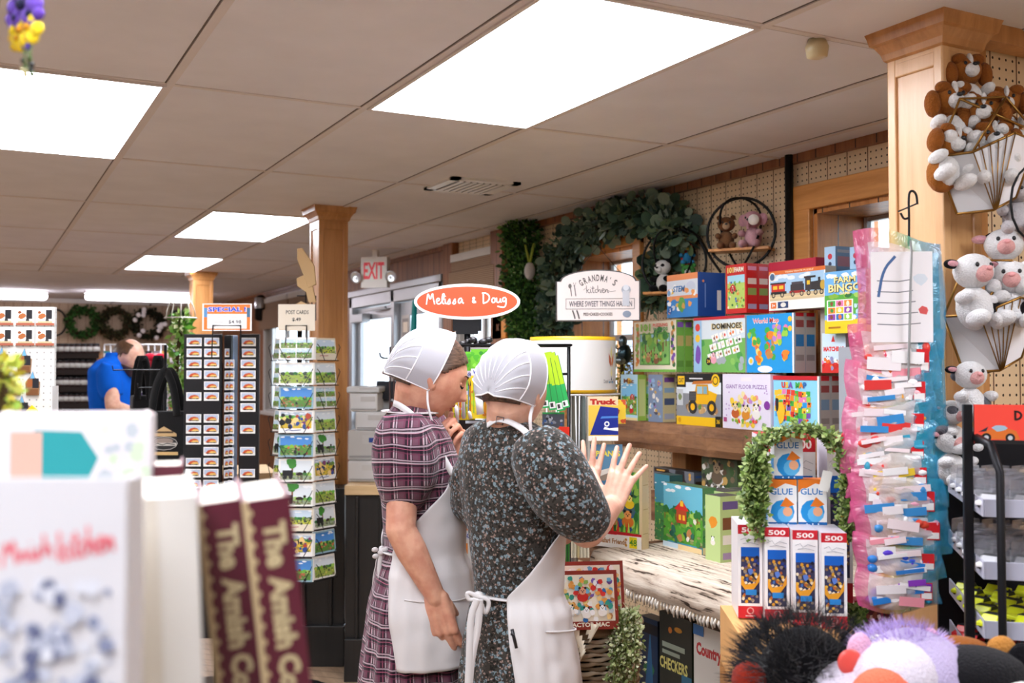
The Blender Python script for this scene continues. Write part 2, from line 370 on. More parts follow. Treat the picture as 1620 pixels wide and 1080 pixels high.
# right wall with openings: (y0, y1, z0, z1)
OPEN = [(2.3, 3.05, 1.17, 2.10), (4.28, 4.93, 1.2, 2.09), (5.80, 6.40, 1.0, 2.22), (6.62, 8.62, 0, 2.08), (9.5, 11.6, 1.0, 2.22)]
w = MB(); y = YF
OPEN.insert(2, (5.75, 5.7501, 0, .001))
for a, b2, z0, z1 in OPEN:
    mi = 0 if a < 5.9 else 1
    wallbox(w, mi, XW, XW+.35, y, a, 0, CEIL)
    if z0 > 0: wallbox(w, mi, XW, XW+.35, a, b2, 0, z0)
    wallbox(w, mi, XW, XW+.35, a, b2, z1, CEIL); y = b2
wallbox(w, 1, XW, XW+.35, y, YB, 0, CEIL)
w.build('wall_right', ['pegboard', 'panel'], kind='structure')
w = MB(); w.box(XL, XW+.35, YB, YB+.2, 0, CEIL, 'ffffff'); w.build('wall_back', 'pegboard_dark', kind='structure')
w = MB(); w.box(XL-.2, XL, YF, YB+.2, 0, CEIL, 'ffffff'); w.build('wall_left', 'wallpaint', kind='structure')
w = MB(); w.box(XL, XW+.35, YF-.2, YF, 0, CEIL, 'ffffff'); w.build('wall_front', 'wallpaint', kind='structure')
# trim along the ceiling
w = MB(); w.mi = 0; w.box(XW-.03, XW, YF, 5.75, CEIL-.035, CEIL, 'ffffff'); w.box(XW-.02, XW, 6.4, YB, CEIL-.03, CEIL, 'ffffff'); w.build('trim_1', 'panel', kind='structure')
w = MB(); w.box(XL, XW, YB-.03, YB, CEIL-.05, CEIL, 'ffffff'); w.build('trim_2', 'wallpaint', kind='structure')
w = MB(); w.box(XW-.05, XW, 6.41, 6.56, 0, CEIL, 'ffffff'); w.build('trim_3', 'panel', kind='structure', bevel=.006)
w = MB(); w.box(XW-.07, XW, 5.62, 5.78, .0, CEIL, 'ffffff'); w.build('trim_4', 'panel', kind='structure', bevel=.006)
w = MB(); w.box(XW-.012, XW, YF, 6.4, 0, .1, 'ffffff'); w.build('baseboard_right', 'oak', kind='structure')
w = MB(); w.box(XL, XW, YB-.012, YB, 0, .1, 'ffffff'); w.build('baseboard_back', 'oak', kind='structure')
# windows
def window(n, y0, y1, z0, z1, casing=.1, mat='pine_x', liner='pine', mullions=1, glassx=.27, dp=.33):
    r = thing('window_%d' % n, None, None, (XW, y0, z0)); r['kind'] = 'structure'
    m = MB(); c = casing
    m.box(XW-.025, XW, y0-c, y0, z0-c, z1+c, 'fff'*2); m.box(XW-.025, XW, y1, y1+c, z0-c, z1+c, 'ffffff')
    m.box(XW-.028, XW, y0-c, y1+c, z1, z1+c, 'ffffff'); m.box(XW-.06, XW, y0-c, y1+c, z0-c, z0, 'ffffff')
    m.build('window_casing', mat, r, world=True, bevel=.005)
    m = MB(); t = .018
    m.box(XW, XW+dp, y0, y0+t, z0, z1, 'ffffff'); m.box(XW, XW+dp, y1-t, y1, z0, z1, 'ffffff'); m.box(XW, XW+dp, y0, y1, z1-t, z1, 'ffffff'); m.box(XW, XW+dp, y0, y1, z0, z0+t, 'ffffff')
    m.build('window_liner', liner, r, world=True)
    m = MB(); g = XW+glassx
    for k in range(mullions+2):
        yy = y0+t+(y1-y0-2*t)*k/(mullions+1); m.box(g-.02, g+.02, yy-.016, yy+.016, z0+t, z1-t, 'ffffff')
    for zz in (z0+t, (z0+z1)/2, z1-t): m.box(g-.018, g+.018, y0+t, y1-t, zz-.016, zz+.016, 'ffffff')
    m.build('window_sash', 'whitemetal', r, world=True)
    m = MB(); m.box(g-.002, g+.002, y0+t, y1-t, z0+t, z1-t, 'ffffff'); m.build('pane', 'glass', r, world=True)
    return r
window(3, 2.3, 3.05, 1.17, 2.10)
window(2, 4.28, 4.93, 1.2, 2.09, casing=.07)
window(1, 5.80, 6.40, 1.0, 2.22, casing=.03, mat='whitemetal', liner='wallpaint', glassx=.06, dp=.11)
window(4, 9.5, 11.6, 1.0, 2.22, casing=.04, mat='whitemetal', liner='wallpaint', mullions=2, glassx=.06, dp=.11)
# woven roman shades
sm, nt, b = newmat('woven'); tc = N(nt, 'ShaderNodeTexCoord'); wv = N(nt, 'ShaderNodeTexWave', wave_type='BANDS', bands_direction='Z', _Scale=26.0, _Distortion=1.2, _Detail=3.0)
nt.links.new(tc.outputs['Object'], wv.inputs[0]); w2 = N(nt, 'ShaderNodeTexWave', wave_type='BANDS', bands_direction='Y', _Scale=18.0, _Distortion=.4); nt.links.new(tc.outputs['Object'], w2.inputs[0])
mx = N(nt, 'ShaderNodeMath', operation='MULTIPLY'); nt.links.new(wv.outputs[1], mx.inputs[0]); nt.links.new(w2.outputs[1], mx.inputs[1])
cr = N(nt, 'ShaderNodeValToRGB'); e = cr.color_ramp.elements; e[0].color = (*hx('7a5f4a'), 1); e[1].color = (*hx('d0b090'), 1); nt.links.new(mx.outputs[0], cr.inputs[0]); nt.links.new(cr.outputs[0], b.inputs['Base Color']); b.inputs['Roughness'].default_value = .9
MATS['woven'] = sm
def shade(y0, y1, z0, z1, label, grp=None):
    r = thing('roman_shade', label, 'window shade', (XW-.02, y0, z1), group=grp)
    m = MB(); m.box(XW-.05, XW-.035, y0, y1, z0+.18, z1, 'ffffff'); m.build('upper_fold', 'woven', r, world=True)
    m = MB(); m.box(XW-.075, XW-.055, y0+.003, y1-.003, z0, z0+.22, 'ffffff'); m.build('lower_fold', 'woven', r, world=True, bevel=.006)
    m = MB(); m.box(XW-.06, XW-.0, y0, y1, z1, z1+.05, 'ffffff'); m.build('headrail', 'wallpaint', r, world=True)
shade(5.72, 6.41, 1.90, 2.19, 'woven brown roman shade half raised over the window right of the glass entrance')
shade(9.45, 10.5, 1.90, 2.19, 'woven brown roman shade of the far windows, the one nearer the glass entrance')
shade(10.55, 11.65, 1.90, 2.19, 'woven brown roman shade of the far windows, the one farther from the entrance')
# glass entrance
def door():
    r = thing('door_1', None, None, (XW, 6.62, 0)); r['kind'] = 'structure'
    m = MB(); x0, x1 = XW-.03, XW+.12
    for a, b2 in ((6.62, 6.68), (7.55, 7.62), (8.55, 8.62)): m.box(x0, x1, a, b2, 0, 2.08, 'ffffff')
    m.box(x0, x1, 6.62, 8.62, 1.99, 2.08, 'ffffff'); m.box(x0-.02, x1, 6.60, 8.64, 2.08, 2.13, 'ffffff')
    m.build('door_frame', 'alu', r, world=True, bevel=.004)
    for a, b2 in ((6.69, 7.54), (7.63, 8.54)):
        m = MB(); q0, q1 = XW+.02, XW+.065
        m.box(q0, q1, a, a+.07, .01, 1.98, 'ffffff'); m.box(q0, q1, b2-.07, b2, .01, 1.98, 'ffffff'); m.box(q0, q1, a+.07, b2-.07, 1.88, 1.98, 'ffffff'); m.box(q0, q1, a+.07, b2-.07, .01, .25, 'ffffff'); m.box(q0, q1, a+.07, b2-.07, .98, 1.04, 'ffffff')
        l = m.build('door_leaf', 'alu', r, world=True, bevel=.003)
        m = MB(); m.box(XW+.04, XW+.045, a+.07, b2-.07, .25, 1.88, 'ffffff'); g = m.build('pane', 'glass', l); g.location = -Vector(r.location)
        m = MB(); m.box(q0-.03, q0, a+.25, b2-.1, .95, 1.0, 'ffffff'); g = m.build('push_bar', 'alu', l); g.location = -Vector(r.location)
    m = MB(); m.box(XW-.06, XW+.015, 8.20, 8.5, 1.86, 1.93, 'ffffff'); m.bar((XW-.04, 8.2, 1.95), (XW-.02, 7.75, 1.96), .02, .02, 'ffffff'); m.build('door_closer', 'alu', r, world=True, bevel=.004)
    # hanging notices on the glass
    m = MB(); m.M = Matrix.Translation((XW+.0, 7.46, 1.62)) @ Matrix.Rotation(-PI/2, 4, 'Z')
    m.box(-.0, .16, 0, .008, 0, .26, 'c9c3bd'); c = m.front(0, .16, 0, 0, .26); c.rect(.1, .1, .9, .9, '8d8580'); c.rect(.2, .5, .8, .8, 'e8d9c6')
    m.build('door_notice', 'card', None, label='grey framed notice hanging on the glass entrance, left of the teal streamer', cat='notice')
    m = MB(); m.M = Matrix.Translation((XW-.02, 7.22, 1.36)) @ Matrix.Rotation(-PI/2, 4, 'Z')
    for k in range(7): m.bar((.02*k-.03, 0, .0+.02*(k % 3)), (.06+.006*k, 0, .62), .022, .006, ['159a97', '0f7c84', '37b9b0'][k % 3])
    m.build('streamer', 'fabric', None, label='teal fabric streamer hanging on the glass entrance', cat='streamer')
door()
# outside: paving, a porch post and pale building
m = MB(); m.box(3.28, 30, -10, 30, -.1, -.02, 'c9c6c0'); m.build('floor', 'matte', kind='structure')
m = MB(); m.box(16, 16.5, 8, 34, 0, 2.1, 'c8ccd4'); m.box(15.8, 16.7, 8, 34, 2.1, 2.6, '9fa6b2')
for k in range(9): m.box(15.98, 16, 10+k*2.6, 11.1+k*2.6, .8, 1.8, '6b7686')
m.build('building', 'matte', label='pale blue-grey building across the yard seen through the glass entrance', cat='building')
for k, (x, yy) in enumerate(((5.2, 11.8), (5.2, 14.2))):
    m = MB(); m.box(x-.07, x+.07, yy-.07, yy+.07, -.02, 2.6, 'd8dde4'); m.box(x-.1, x+.1, yy-.1, yy+.1, -.02, .15, 'd8dde4')
    m.build('porch_post', 'matte', label='white porch post outside the glass entrance, the %s one' % ('nearer', 'farther')[k], cat='post')
# ---------------------------------------------------------------- columns
def column(x0, x1, y0, y1, label, mat='oak_light', base=True):
    r = thing('wooden_column', label, 'column', ((x0+x1)/2, (y0+y1)/2, 0)); m = MB(); e = .006; s = .028
    m.box(x0+e, x1-e, y0+e, y1-e, 0, CEIL, 'ffffff'); m.build('shaft', mat, r, world=True)
    m = MB()
    for a in (x0, x1-s):
        for c in (y0, y1-s): m.box(a, a+s, c, c+s, 0, CEIL, 'ffffff')
    m.box(x0+.001, x1-.001, y0+.001, y1-.001, CEIL-.12, CEIL-.02, 'ffffff')
    m.build('corner_stile', mat, r, world=True, bevel=.004)
    m = MB(); pr = [(.0, -.075), (.006, -.07), (.01, -.055), (.022, -.035), (.03, -.03), (.034, -.012), (.038, 0)]
    for (a, za), (b2, zb) in zip(pr, pr[1:]):
        A = [(x0-a, y0-a, CEIL+za), (x1+a, y0-a, CEIL+za), (x1+a, y1+a, CEIL+za), (x0-a, y1+a, CEIL+za)]; B = [(x0-b2, y0-b2, CEIL+zb), (x1+b2, y0-b2, CEIL+zb), (x1+b2, y1+b2, CEIL+zb), (x0-b2, y1+b2, CEIL+zb)]
        for i in range(4): j = (i+1) % 4; m.quad([A[i], A[j], B[j], B[i]], 'ffffff')
    m.quad([(x0, y0, CEIL-.085), (x0, y1, CEIL-.085), (x1, y1, CEIL-.085), (x1, y0, CEIL-.085)], 'ffffff')
    m.build('crown_moulding', 'oak', r, world=True)
    if base: m = MB(); m.box(x0-.012, x1+.012, y0-.012, y1+.012, 0, .12, 'ffffff'); m.build('plinth', 'oak', r, world=True, bevel=.004)
    return r
column(2.055, 2.19, 1.715, 1.885, 'pale wooden column with crown moulding beside the hanging plastic bags')
cp = at(488, 560, 5.35)
column(1.60, 1.76, 5.27, 5.44, 'wooden column with crown moulding behind the postcard spinner', 'oak')
column(1.716, 1.89, 9.40, 9.58, 'farthest wooden column, behind the name magnet display with the special sign', 'oak')
# partition of pegboard to the right of the near column
w = MB(); w.mi = 0; w.box(2.26, XW, 1.77, 1.80, 1.0, CEIL-.0, 'ffffff'); w.mi = 1; w.box(2.19, XW, 1.75, 1.80, 0, 1.0, 'ffffff'); w.mi = 2; w.box(2.19, 2.262, 1.755, 1.80, 1.0, CEIL, 'ffffff'); w.mi = 3; w.box(2.19, XW, 1.70, 1.76, CEIL-.045, CEIL, 'ffffff')
w.build('trim_5', ['pegboard', 'oak', 'oak', 'oak'], kind='structure')
p = onX(1250, 300, XW-.03)
m = MB(); m.tube([(XW-.035, p.y, .9), (XW-.035, p.y, CEIL)], .017, 10, 'ffffff'); m.build('conduit_pipe', 'blackpipe', label='black vertical pipe on the pegboard wall left of the near window', cat='pipe')
# ---------------------------------------------------------------- ceiling lights
def panel_light(j, i, label, grp='fluorescent ceiling panels'):
    x0 = -.096+.6096*j+.02; x1 = x0+.57; y0 = 3.21+1.235*i+.018; y1 = y0+1.199
    r = thing('ceiling_light', label, 'ceiling light', ((x0+x1)/2, (y0+y1)/2, CEIL), group=grp)
    m = MB(); m.box(x0, x1, y0, y1, CEIL-.008, CEIL-.003, 'ffffff'); m.build('diffuser', 'lamp', r, world=True)
    m = MB()
    for a in ((x0-.012, x0, y0-.012, y1+.012), (x1, x1+.012, y0-.012, y1+.012), (x0, x1, y0-.012, y0), (x0, x1, y1, y1+.012)): m.box(*a, CEIL-.009, CEIL, 'ffffff')
    m.build('light_frame', 'tbar', r, world=True)
panel_light(2, -1, 'largest ceiling light panel, above and ahead of the two women')
panel_light(0, 0, 'left ceiling light panel cut by the left edge of the frame')
panel_light(2, 2, 'ceiling light panel left of the middle wooden column')
panel_light(2, 4, 'smaller ceiling light panel above the farthest wooden column')
for j, i in ((0, -2), (3, -3), (-3, -2), (-4, 0), (-4, 2), (-6, 3), (-1, -3), (-2, 4), (-5, 5)): panel_light(j, i, 'unseen ceiling light panel added outside the picture to brighten the shop floor', 'added ceiling panels out of view')  # unseen panels, added to give the room more light
def strip_light(px0, px1, y, label):
    a = onZ(px0, y, CEIL-.05); b2 = onZ(px1, y, CEIL-.05); yy = (a.y+b2.y)/2
    r = thing('strip_light', label, 'ceiling light', ((a.x+b2.x)/2, yy, CEIL))
    m = MB(); m.box(a.x, a.x+1.22, yy-.06, yy+.06, CEIL-.03, CEIL, 'ffffff'); m.build('light_housing', 'whitemetal', r, world=True)
    m = MB(); m.box(a.x+.01, a.x+1.21, yy-.08, yy+.08, CEIL-.1, CEIL-.03, 'ffffff'); m.build('tube_cover', 'lamp_strip', r, world=True, bevel=.03)
strip_light(130, 292, 469, 'long white fluorescent strip light above the wreaths')
strip_light(-122, 40, 464, 'long white fluorescent strip light at the left edge, above the horse magnets')
# air vent
def vent():
    a = onZ(700, 288, CEIL); r = thing('air_vent', 'white louvred air vent in the ceiling above the oval sign', 'vent', (a.x+.25, a.y+.1, CEIL))
    x0, x1, y0, y1 = 1.88, 2.22, 4.18, 4.52
    r.location = ((x0+x1)/2, (y0+y1)/2, CEIL); m = MB(); z = CEIL-.012
    for q in ((x0, x1, y0, y0+.04), (x0, x1, y1-.04, y1), (x0, x0+.04, y0, y1), (x1-.04, x1, y0, y1)): m.box(*q, z, CEIL, 'ffffff')
    m.build('vent_frame', 'whitemetal', r, world=True)
    m = MB(); m.box(x0+.04, x1-.04, y0+.04, y1-.04, CEIL-.003, CEIL-.001, 'ffffff'); m.build('duct_opening', 'blackpipe', r, world=True)
    for k in range(8):
        m = MB(); xx = x0+.05+k*.032; m.box(xx, xx+.02, y0+.04, y1-.04, CEIL-.016, CEIL-.012, 'ffffff'); m.build('louvre', 'whitemetal', r, world=True)
vent()
# exit sign and emergency heads
def exit_sign():
    q = onX(594, 455, XW-.35); r = thing('exit_sign', 'white exit sign with red letters hanging over the glass entrance', 'exit sign', (q.x, q.y, CEIL))
    # sign blade sticks out from the wall, facing the room
    w_, h_ = .30, .19
    d = (RT*1.0).normalized(); m = MB(); ang = math.atan2(-.35, .94)
    m.M = Matrix.Translation((q.x, q.y, q.z)) @ Matrix.Rotation(-.75, 4, 'Z')
    m.box(-.10, .10, -.03, .03, 0, .22, 'f2efe8'); c = m.front(-.10, .10, -.03, 0, .22); c.text('EXIT', .5, .55, .55, 'ff2a3c', .8, .03)
    b2 = m.build('sign_box', 'card', r, world=True)
    m2 = MB(); m2.M = m.M; m2.box(-.02, .02, -.02, .02, .22, CEIL-q.z, 'f2efe8'); m2.build('ceiling_mount', 'plastic', r, world=True)
    for sx in (-.13, .14):
        m3 = MB(); m3.M = m.M @ Matrix.Translation((sx, -.03, .08)) @ Matrix.Rotation(PI/2+.3, 4, 'X')
        m3.lathe([(.0, -.03), (.02, -.03), (.042, .02), (.044, .028), (.035, .024), (.0, .02)], 16, 'cfd3d6'); m3.build('lamp_head', 'metal', r, world=True)
exit_sign()
# ================================================================ printed artwork (plain generic pictures)
R_ = random.Random
GREENS = ['3f8f3a', '6fb544', '2d6e34', 'a3cf5b', '86b93c']
FARM = ['d8332c', 'f4b63a', '3f8f3a', 'f6e9c8', '8a4b2a', 'ffffff', '2f6fb3', 'e8752c', '1f1f1f', 'b98250']
FUN = ['e23b2e', 'f7c531', '2f9de0', '44b04a', 'f07fb2', '7c4fb0', 'ffffff', 'f58a2c', '2a3f8f']
PASTEL = ['f3c64a', 'f09a9a', 'a7d36a', 'f7e6a8', 'e8a26a', 'ffffff', 'c78bd0', 'e27b55', '8fb851']
DARKA = ['2b2a2a', '5a4632', 'e9e4da', '7a6a52', '3d5a30', 'c9a25c', '8d8d86']
def scene_art(c, x0, y0, x1, y1, rng, sky='7fc4ea', grass='79b54a', pal=FARM, n=40, hor=.55, far='4c8f4a', r=(.02, .06)):
    H = y1-y0; W = x1-x0
    c.rect(x0, y0, x1, y1, sky); c.rect(x0, y0, x1, y0+H*hor, grass)
    for i in range(5): c.blob(x0+W*rng.random(), y1-H*.12*rng.random()-.02, W*.09, 'f4f8fb', rng, 8, W*.03)
    for i in range(7): c.blob(x0+W*(i+.5)/7, y0+H*hor, W*.11, rng.choice([far]+GREENS), rng, 8, W*.07)
    for i in range(26): c.blob(x0+W*rng.random(), y0+H*hor*rng.random(), W*.06, rng.choice(['5f8040', '8f9a5a', '7a6a4a', '4a5f34', 'a9a878']), rng, 6, W*.025)
    for i in range(n):
        yy = y0+H*hor*1.15*(1-(i+.5)/n); c.blob(x0+W*(.04+.92*rng.random()), yy+.01, W*(r[0]+(r[1]-r[0])*rng.random()), rng.choice(pal), rng, 7)
def barn(c, x, y, s, col='c22f28'):
    a = c.w/c.h
    c.poly([(x-s, y), (x+s, y), (x+s, y+s*a*.9), (x+s*.6, y+s*a*1.4), (x, y+s*a*1.65), (x-s*.6, y+s*a*1.4), (x-s, y+s*a*.9)], col)
    c.rect(x-s*.35, y, x+s*.35, y+s*a*.8, 'f4ede0'); c.rect(x-.28*s, y+.05*s*a, x+.28*s, y+.72*s*a, '8a2a22'); c.rect(x-s*.2, y+s*a*1.0, x+s*.2, y+s*a*1.25, 'f4ede0')
def tree(c, x, y, s, rng, g=None):
    a = c.w/c.h; c.rect(x-s*.12, y, x+s*.12, y+s*a*1.3, '8a5a32')
    for k in range(5): c.blob(x+s*.5*(rng.random()-.5)*2, y+s*a*(1.2+.7*rng.random()), s*.6, g or rng.choice(GREENS), rng, 8)
def critter(c, x, y, s, body, face='ffffff', dark='1c1a1a'):
    a = c.w/c.h
    c.disc(x, y, s, body, s*.8); c.disc(x, y+s*a*1.0, s*.62, face)
    for e in (-1, 1): c.disc(x+e*s*.5, y+s*a*1.5, s*.22, dark); c.disc(x+e*s*.22, y+s*a*1.08, s*.09, dark)
    c.disc(x, y+s*a*.85, s*.12, dark)
def art_farm(c, rng, title='FARM', tcol='f4f0e4', head='b7dcef'):
    c.rect(0, 0, 1, 1, head); scene_art(c, .05, .12, .95, .8, rng, pal=FARM, n=34); barn(c, .7, .45, .12); c.disc(.5, .86, .15, 'f2c53a', .1); c.text(title, .5, .86, .1, '7a3b1e', .6, .03)
    critter(c, .3, .3, .12, 'e0612a'); critter(c, .65, .22, .12, 'c8281f'); c.rect(0, 0, 1, .06, 'f0dca0')
def art_forest(c, rng):
    c.rect(0, 0, 1, 1, 'f3ead0')
    for k in range(14): c.blob(.06+.04*rng.random(), .15+.06*k, .045, rng.choice(['e0a14a', '8fb54a', 'b98250', 'd8752c']), rng); c.blob(.9+.05*rng.random(), .15+.06*k, .04, rng.choice(['3a6e34', 'e0a14a', '7c4fb0', 'b98250']), rng)
    c.rect(.16, .14, .86, .76, '8ecb6a'); c.rect(.16, .6, .86, .76, 'a9d8e8')
    for k in range(9): tree(c, .22+.07*k, .3+.1*(k % 3), .09+.03*(k % 2), rng)
    for k in range(26): c.blob(.2+.6*rng.random(), .16+.22*rng.random(), .03, rng.choice(GREENS+['c9a25c', 'e9d27a', '8a5a32']), rng)
    critter(c, .36, .25, .06, 'b98250', 'd9b07a'); critter(c, .55, .22, .06, '8a5a32', 'd9b07a')
    c.frame(.16, .14, .86, .76, .012, '4f9a3a'); c.rect(0, 0, 1, .05, '7cbc4c')
    c.text('101', .3, .88, .15, '8cc63f', .24, .04); c.text('PUZZLING', .65, .92, .06, 'e0452c', .34, .02); c.text('WOODS', .65, .84, .07, '3f9a3a', .34, .03)
def art_domino(c, rng):
    c.rect(0, 0, 1, 1, 'dfe9ee'); c.rect(0, 0, 1, .6, '77b85a')
    for k in range(14): c.blob(.05+.9*rng.random(), .1+.5*rng.random(), .06, rng.choice(['4f9f49', '8fc761', 'a9b3b8']), rng)
    for i in range(4):
        for j in range(3):
            x, y = .3+.16*i+.04*j, .2+.17*j+.04*i; dx, dy = .13, .045; ux, uy = -.03, .12
            c.poly([(x, y), (x+dx, y+dy), (x+dx+ux, y+dy+uy), (x+ux, y+uy)], 'fdfcf6'); c.poly([(x+.05, y+.02), (x+.06, y+.024), (x+.04+.0, y+.13), (x+.03, y+.126)], '8a8a8a')
            c.blob(x+.03, y+.07, .022, rng.choice(FARM), rng); c.blob(x+.08, y+.09, .022, rng.choice(FARM), rng)
    c.rect(0, 0, .16, 1, '9ec7e6'); c.blob(.08, .3, .07, '7c4fb0', rng, 9, .14); c.disc(.08, .62, .05, 'f7c531'); c.disc(.08, .82, .05, 'e23b2e')
    critter(c, .4, .22, .06, 'f2a9b8', 'f7c2cc'); c.disc(.3, .2, .05, '1c1a1a'); c.text('24', .3, .2, .06, 'f7c531')
    c.rect(0, .95, 1, 1, 'c8202c'); c.text('DOMINOES', .66, .82, .12, 'e9d7a0', .6, .05); c.text('DOMINOES', .66, .825, .1, '1c1a1a', .56, .03)
def art_world(c, rng, usa=False):
    sea = '1d9be0' if not usa else '8fd6ee'; c.rect(0, 0, 1, 1, sea); lay = lambda pts, col: c.poly(pts, col)
    if not usa:
        def cont(cx, cy, n, sx, sy, pal):
            for k in range(n): c.blob(cx+sx*(rng.random()-.5), cy+sy*(rng.random()-.5), .055, rng.choice(pal), rng, 7)
        cont(.16, .62, 14, .2, .25, ['44b04a', 'f58a2c', 'e23b2e', '9ad14a', 'f7c531']); cont(.27, .3, 9, .1, .3, ['f7c531', 'f58a2c', 'f7d97a', 'e8752c'])
        cont(.5, .4, 14, .15, .3, ['e0612a', '44b04a', 'f7c531', 'c98b4a']); cont(.5, .66, 8, .14, .14, ['f07fb2', '44b04a', 'f58a2c', 'e23b2e'])
        cont(.7, .65, 18, .3, .28, ['f07fb2', 'b884d0', 'f7c531', '44b04a', '9ad14a']); cont(.82, .3, 6, .12, .12, ['f58a2c', 'e23b2e', 'f7c531'])
        c.disc(.4, .06, .16, 'f4f7fa', .05); c.text('World Map', .42, .88, .12, 'ffffff', .56, .05); c.text('World Map', .42, .885, .1, 'e23b2e', .54, .01)
        c.disc(.1, .2, .06, 'cfe9f6'); c.disc(.1, .2, .035, 'f7c531')
        for y in (.9, .74): c.disc(.92, y, .04, 'f7c531')
    else:
        xs, ys = 9, 6
        for i in range(xs):
            for j in range(ys):
                if (i == xs-1 and j < 1) or (i == 0 and j < 1): continue
                x = .06+.085*i+.012*math.sin(j*2+i); y = .18+.095*j+.02*math.sin(i*.7); c.poly([(x, y), (x+.08, y+.01*math.sin(i)), (x+.085, y+.09), (x+.004, y+.093)], rng.choice(FUN[:6]+['f58a2c', 'f7c531', '9ad14a']))
        for k in range(30): c.blob(.1+.7*rng.random(), .2+.5*rng.random(), .022, rng.choice(FARM), rng)
        c.blob(.2, .35, .1, 'f7c531', rng, 9, .2); c.blob(.12, .5, .05, '2b2a2a', rng, 9, .12)
        for k, ch in enumerate('USA MAP'): c.text(ch, .26+.075*k, .84, .11, ['e23b2e', 'f7c531', '7c4fb0', 'ffffff', '44b04a', 'f58a2c', '2f6fb3'][k], None, .06)
        c.rect(0, .93, 1, 1, 'c8202c')
    c.rect(.965, 0, 1, 1, 'f6f2ea')
def art_digger(c, rng):
    c.rect(0, 0, 1, 1, '8c8f94'); c.rect(0, .62, 1, .86, 'e4ecf2'); c.rect(0, 0, 1, .17, 'f6c412'); c.rect(0, .84, 1, 1, '161616'); c.rect(0, .74, .22, 1, '161616'); c.rect(.03, .79, .19, .96, 'f6c412')
    c.text('CAT', .11, .875, .09, '161616', .12, .03); c.rect(.3, .9, .6, .925, 'e8e8e8'); c.disc(.88, .88, .09, 'f6c412'); c.disc(.88, .88, .06, '161616'); c.disc(.88, .88, .045, 'f6c412')
    for k in range(22): c.blob(.25+.65*rng.random(), .28+.12*rng.random(), .05, rng.choice(['b98a5a', 'c9a06a', '6f8f3a', '8a6a44', 'd8c49a']), rng)
    c.poly([(.3, .42), (.86, .42), (.92, .62), (.7, .7), (.34, .66)], 'f2b705'); c.poly([(.42, .6), (.74, .6), (.72, .8), (.46, .8)], 'd89a08'); c.rect(.48, .62, .6, .76, '9ec7d6'); c.rect(.62, .62, .7, .76, '7fb0c4')
    c.poly([(.36, .8), (.8, .82), (.84, .88), (.4, .86)], 'c9762c')
    for x in (.38, .8): c.disc(x, .36, .1, '2b2a2a'); c.disc(x, .36, .05, 'f2b705')
    c.rect(.3, .48, .46, .66, '3a3a3c')
    for k in range(5): c.rect(.31, .5+.03*k, .45, .51+.03*k, '6a6a6e')
    c.rect(.02, .38, .16, .7, 'c8ccd0'); c.blob(.09, .55, .05, '7f8f5a', rng); c.rect(.88, 0, 1, .2, '161616'); c.text('36', .94, .1, .08, 'f6c412')
    c.disc(.08, .09, .035, 'd89a08')
def art_floor(c, rng):
    c.rect(0, 0, 1, 1, 'e9e2f2'); c.text('GIANT FLOOR PUZZLE', .5, .77, .075, '8a5aa8', .86, .015); c.rect(.4, .87, .62, .94, 'f6e9ee')
    for k in range(46):
        a = rng.random()*2*PI; rr = .34*math.sqrt(rng.random()); c.blob(.5+rr*math.cos(a)*1.05, .36+rr*math.sin(a)*.9, .05, rng.choice(PASTEL+['f6cf3a', 'f6cf3a', 'f2e27a']), rng)
    for x, y, b_, f in ((.28, .28, 'c8622c', 'f2d9b0'), (.5, .26, 'e0912c', 'f5e3bc'), (.72, .28, 'f4f0ea', 'fbf6ee')): critter(c, x, y, .085, b_, f)
    for k in range(16): c.blob(.14+.72*rng.random(), .12+.04*rng.random(), .03, rng.choice(['e2452c', 'f6cf3a', '7fae3f', 'f08ab0']), rng)
    for k in range(10): c.disc(rng.choice([.08, .93, .14, .88])+.02*rng.random(), .2+.55*rng.random(), .012, 'b58fc8')
    c.disc(.94, .45, .06, '8a3aa0'); c.rect(.03, .12, .1, .2, 'b4467c')
def art_marble(c, rng):
    c.rect(0, 0, 1, 1, 'f2955a'); c.rect(0, .5, 1, .86, 'dfe6ee'); c.rect(0, 0, 1, .42, '2f86cf')
    for k in range(26): c.blob(.05+.9*rng.random(), .1+.6*rng.random(), .07, rng.choice(['2f86cf', 'cfd9e6', '7aa9d8', 'ffffff', 'f2a25a', '49a35a', 'e7c04a']), rng)
    c.text('STEM', .4, .66, .14, '3a7ab8', .4, .03, .2); c.disc(.78, .72, .14, 'cfd6e6', .08); c.blob(.5, .3, .16, '62a84a', rng, 9); c.blob(.55, .26, .07, 'd8a24a', rng)
    c.poly([(.02, .14), (.14, .08), (.2, .22), (.08, .28)], '1660b0'); c.text('5', .11, .18, .08, 'ffffff')
def art_redfarm(c, rng, t='101'):
    c.rect(0, 0, 1, 1, 'cc2420'); c.rect(.08, .1, .92, .78, 'bcd66a'); c.rect(.08, .62, .92, .78, 'a9dcec')
    for k in range(44): c.blob(.12+.76*rng.random(), .13+.55*rng.random(), .05, rng.choice(GREENS+['d8332c', 'f4b63a', 'f6e9c8', 'b98250', '2f6fb3']), rng)
    barn(c, .35, .45, .14); critter(c, .6, .4, .07, 'e0a14a', 'f2d08a'); c.text('101', .25, .89, .12, 'f2e27a', .3, .04); c.text('FARM', .66, .89, .1, 'f7f0dc', .45, .04)
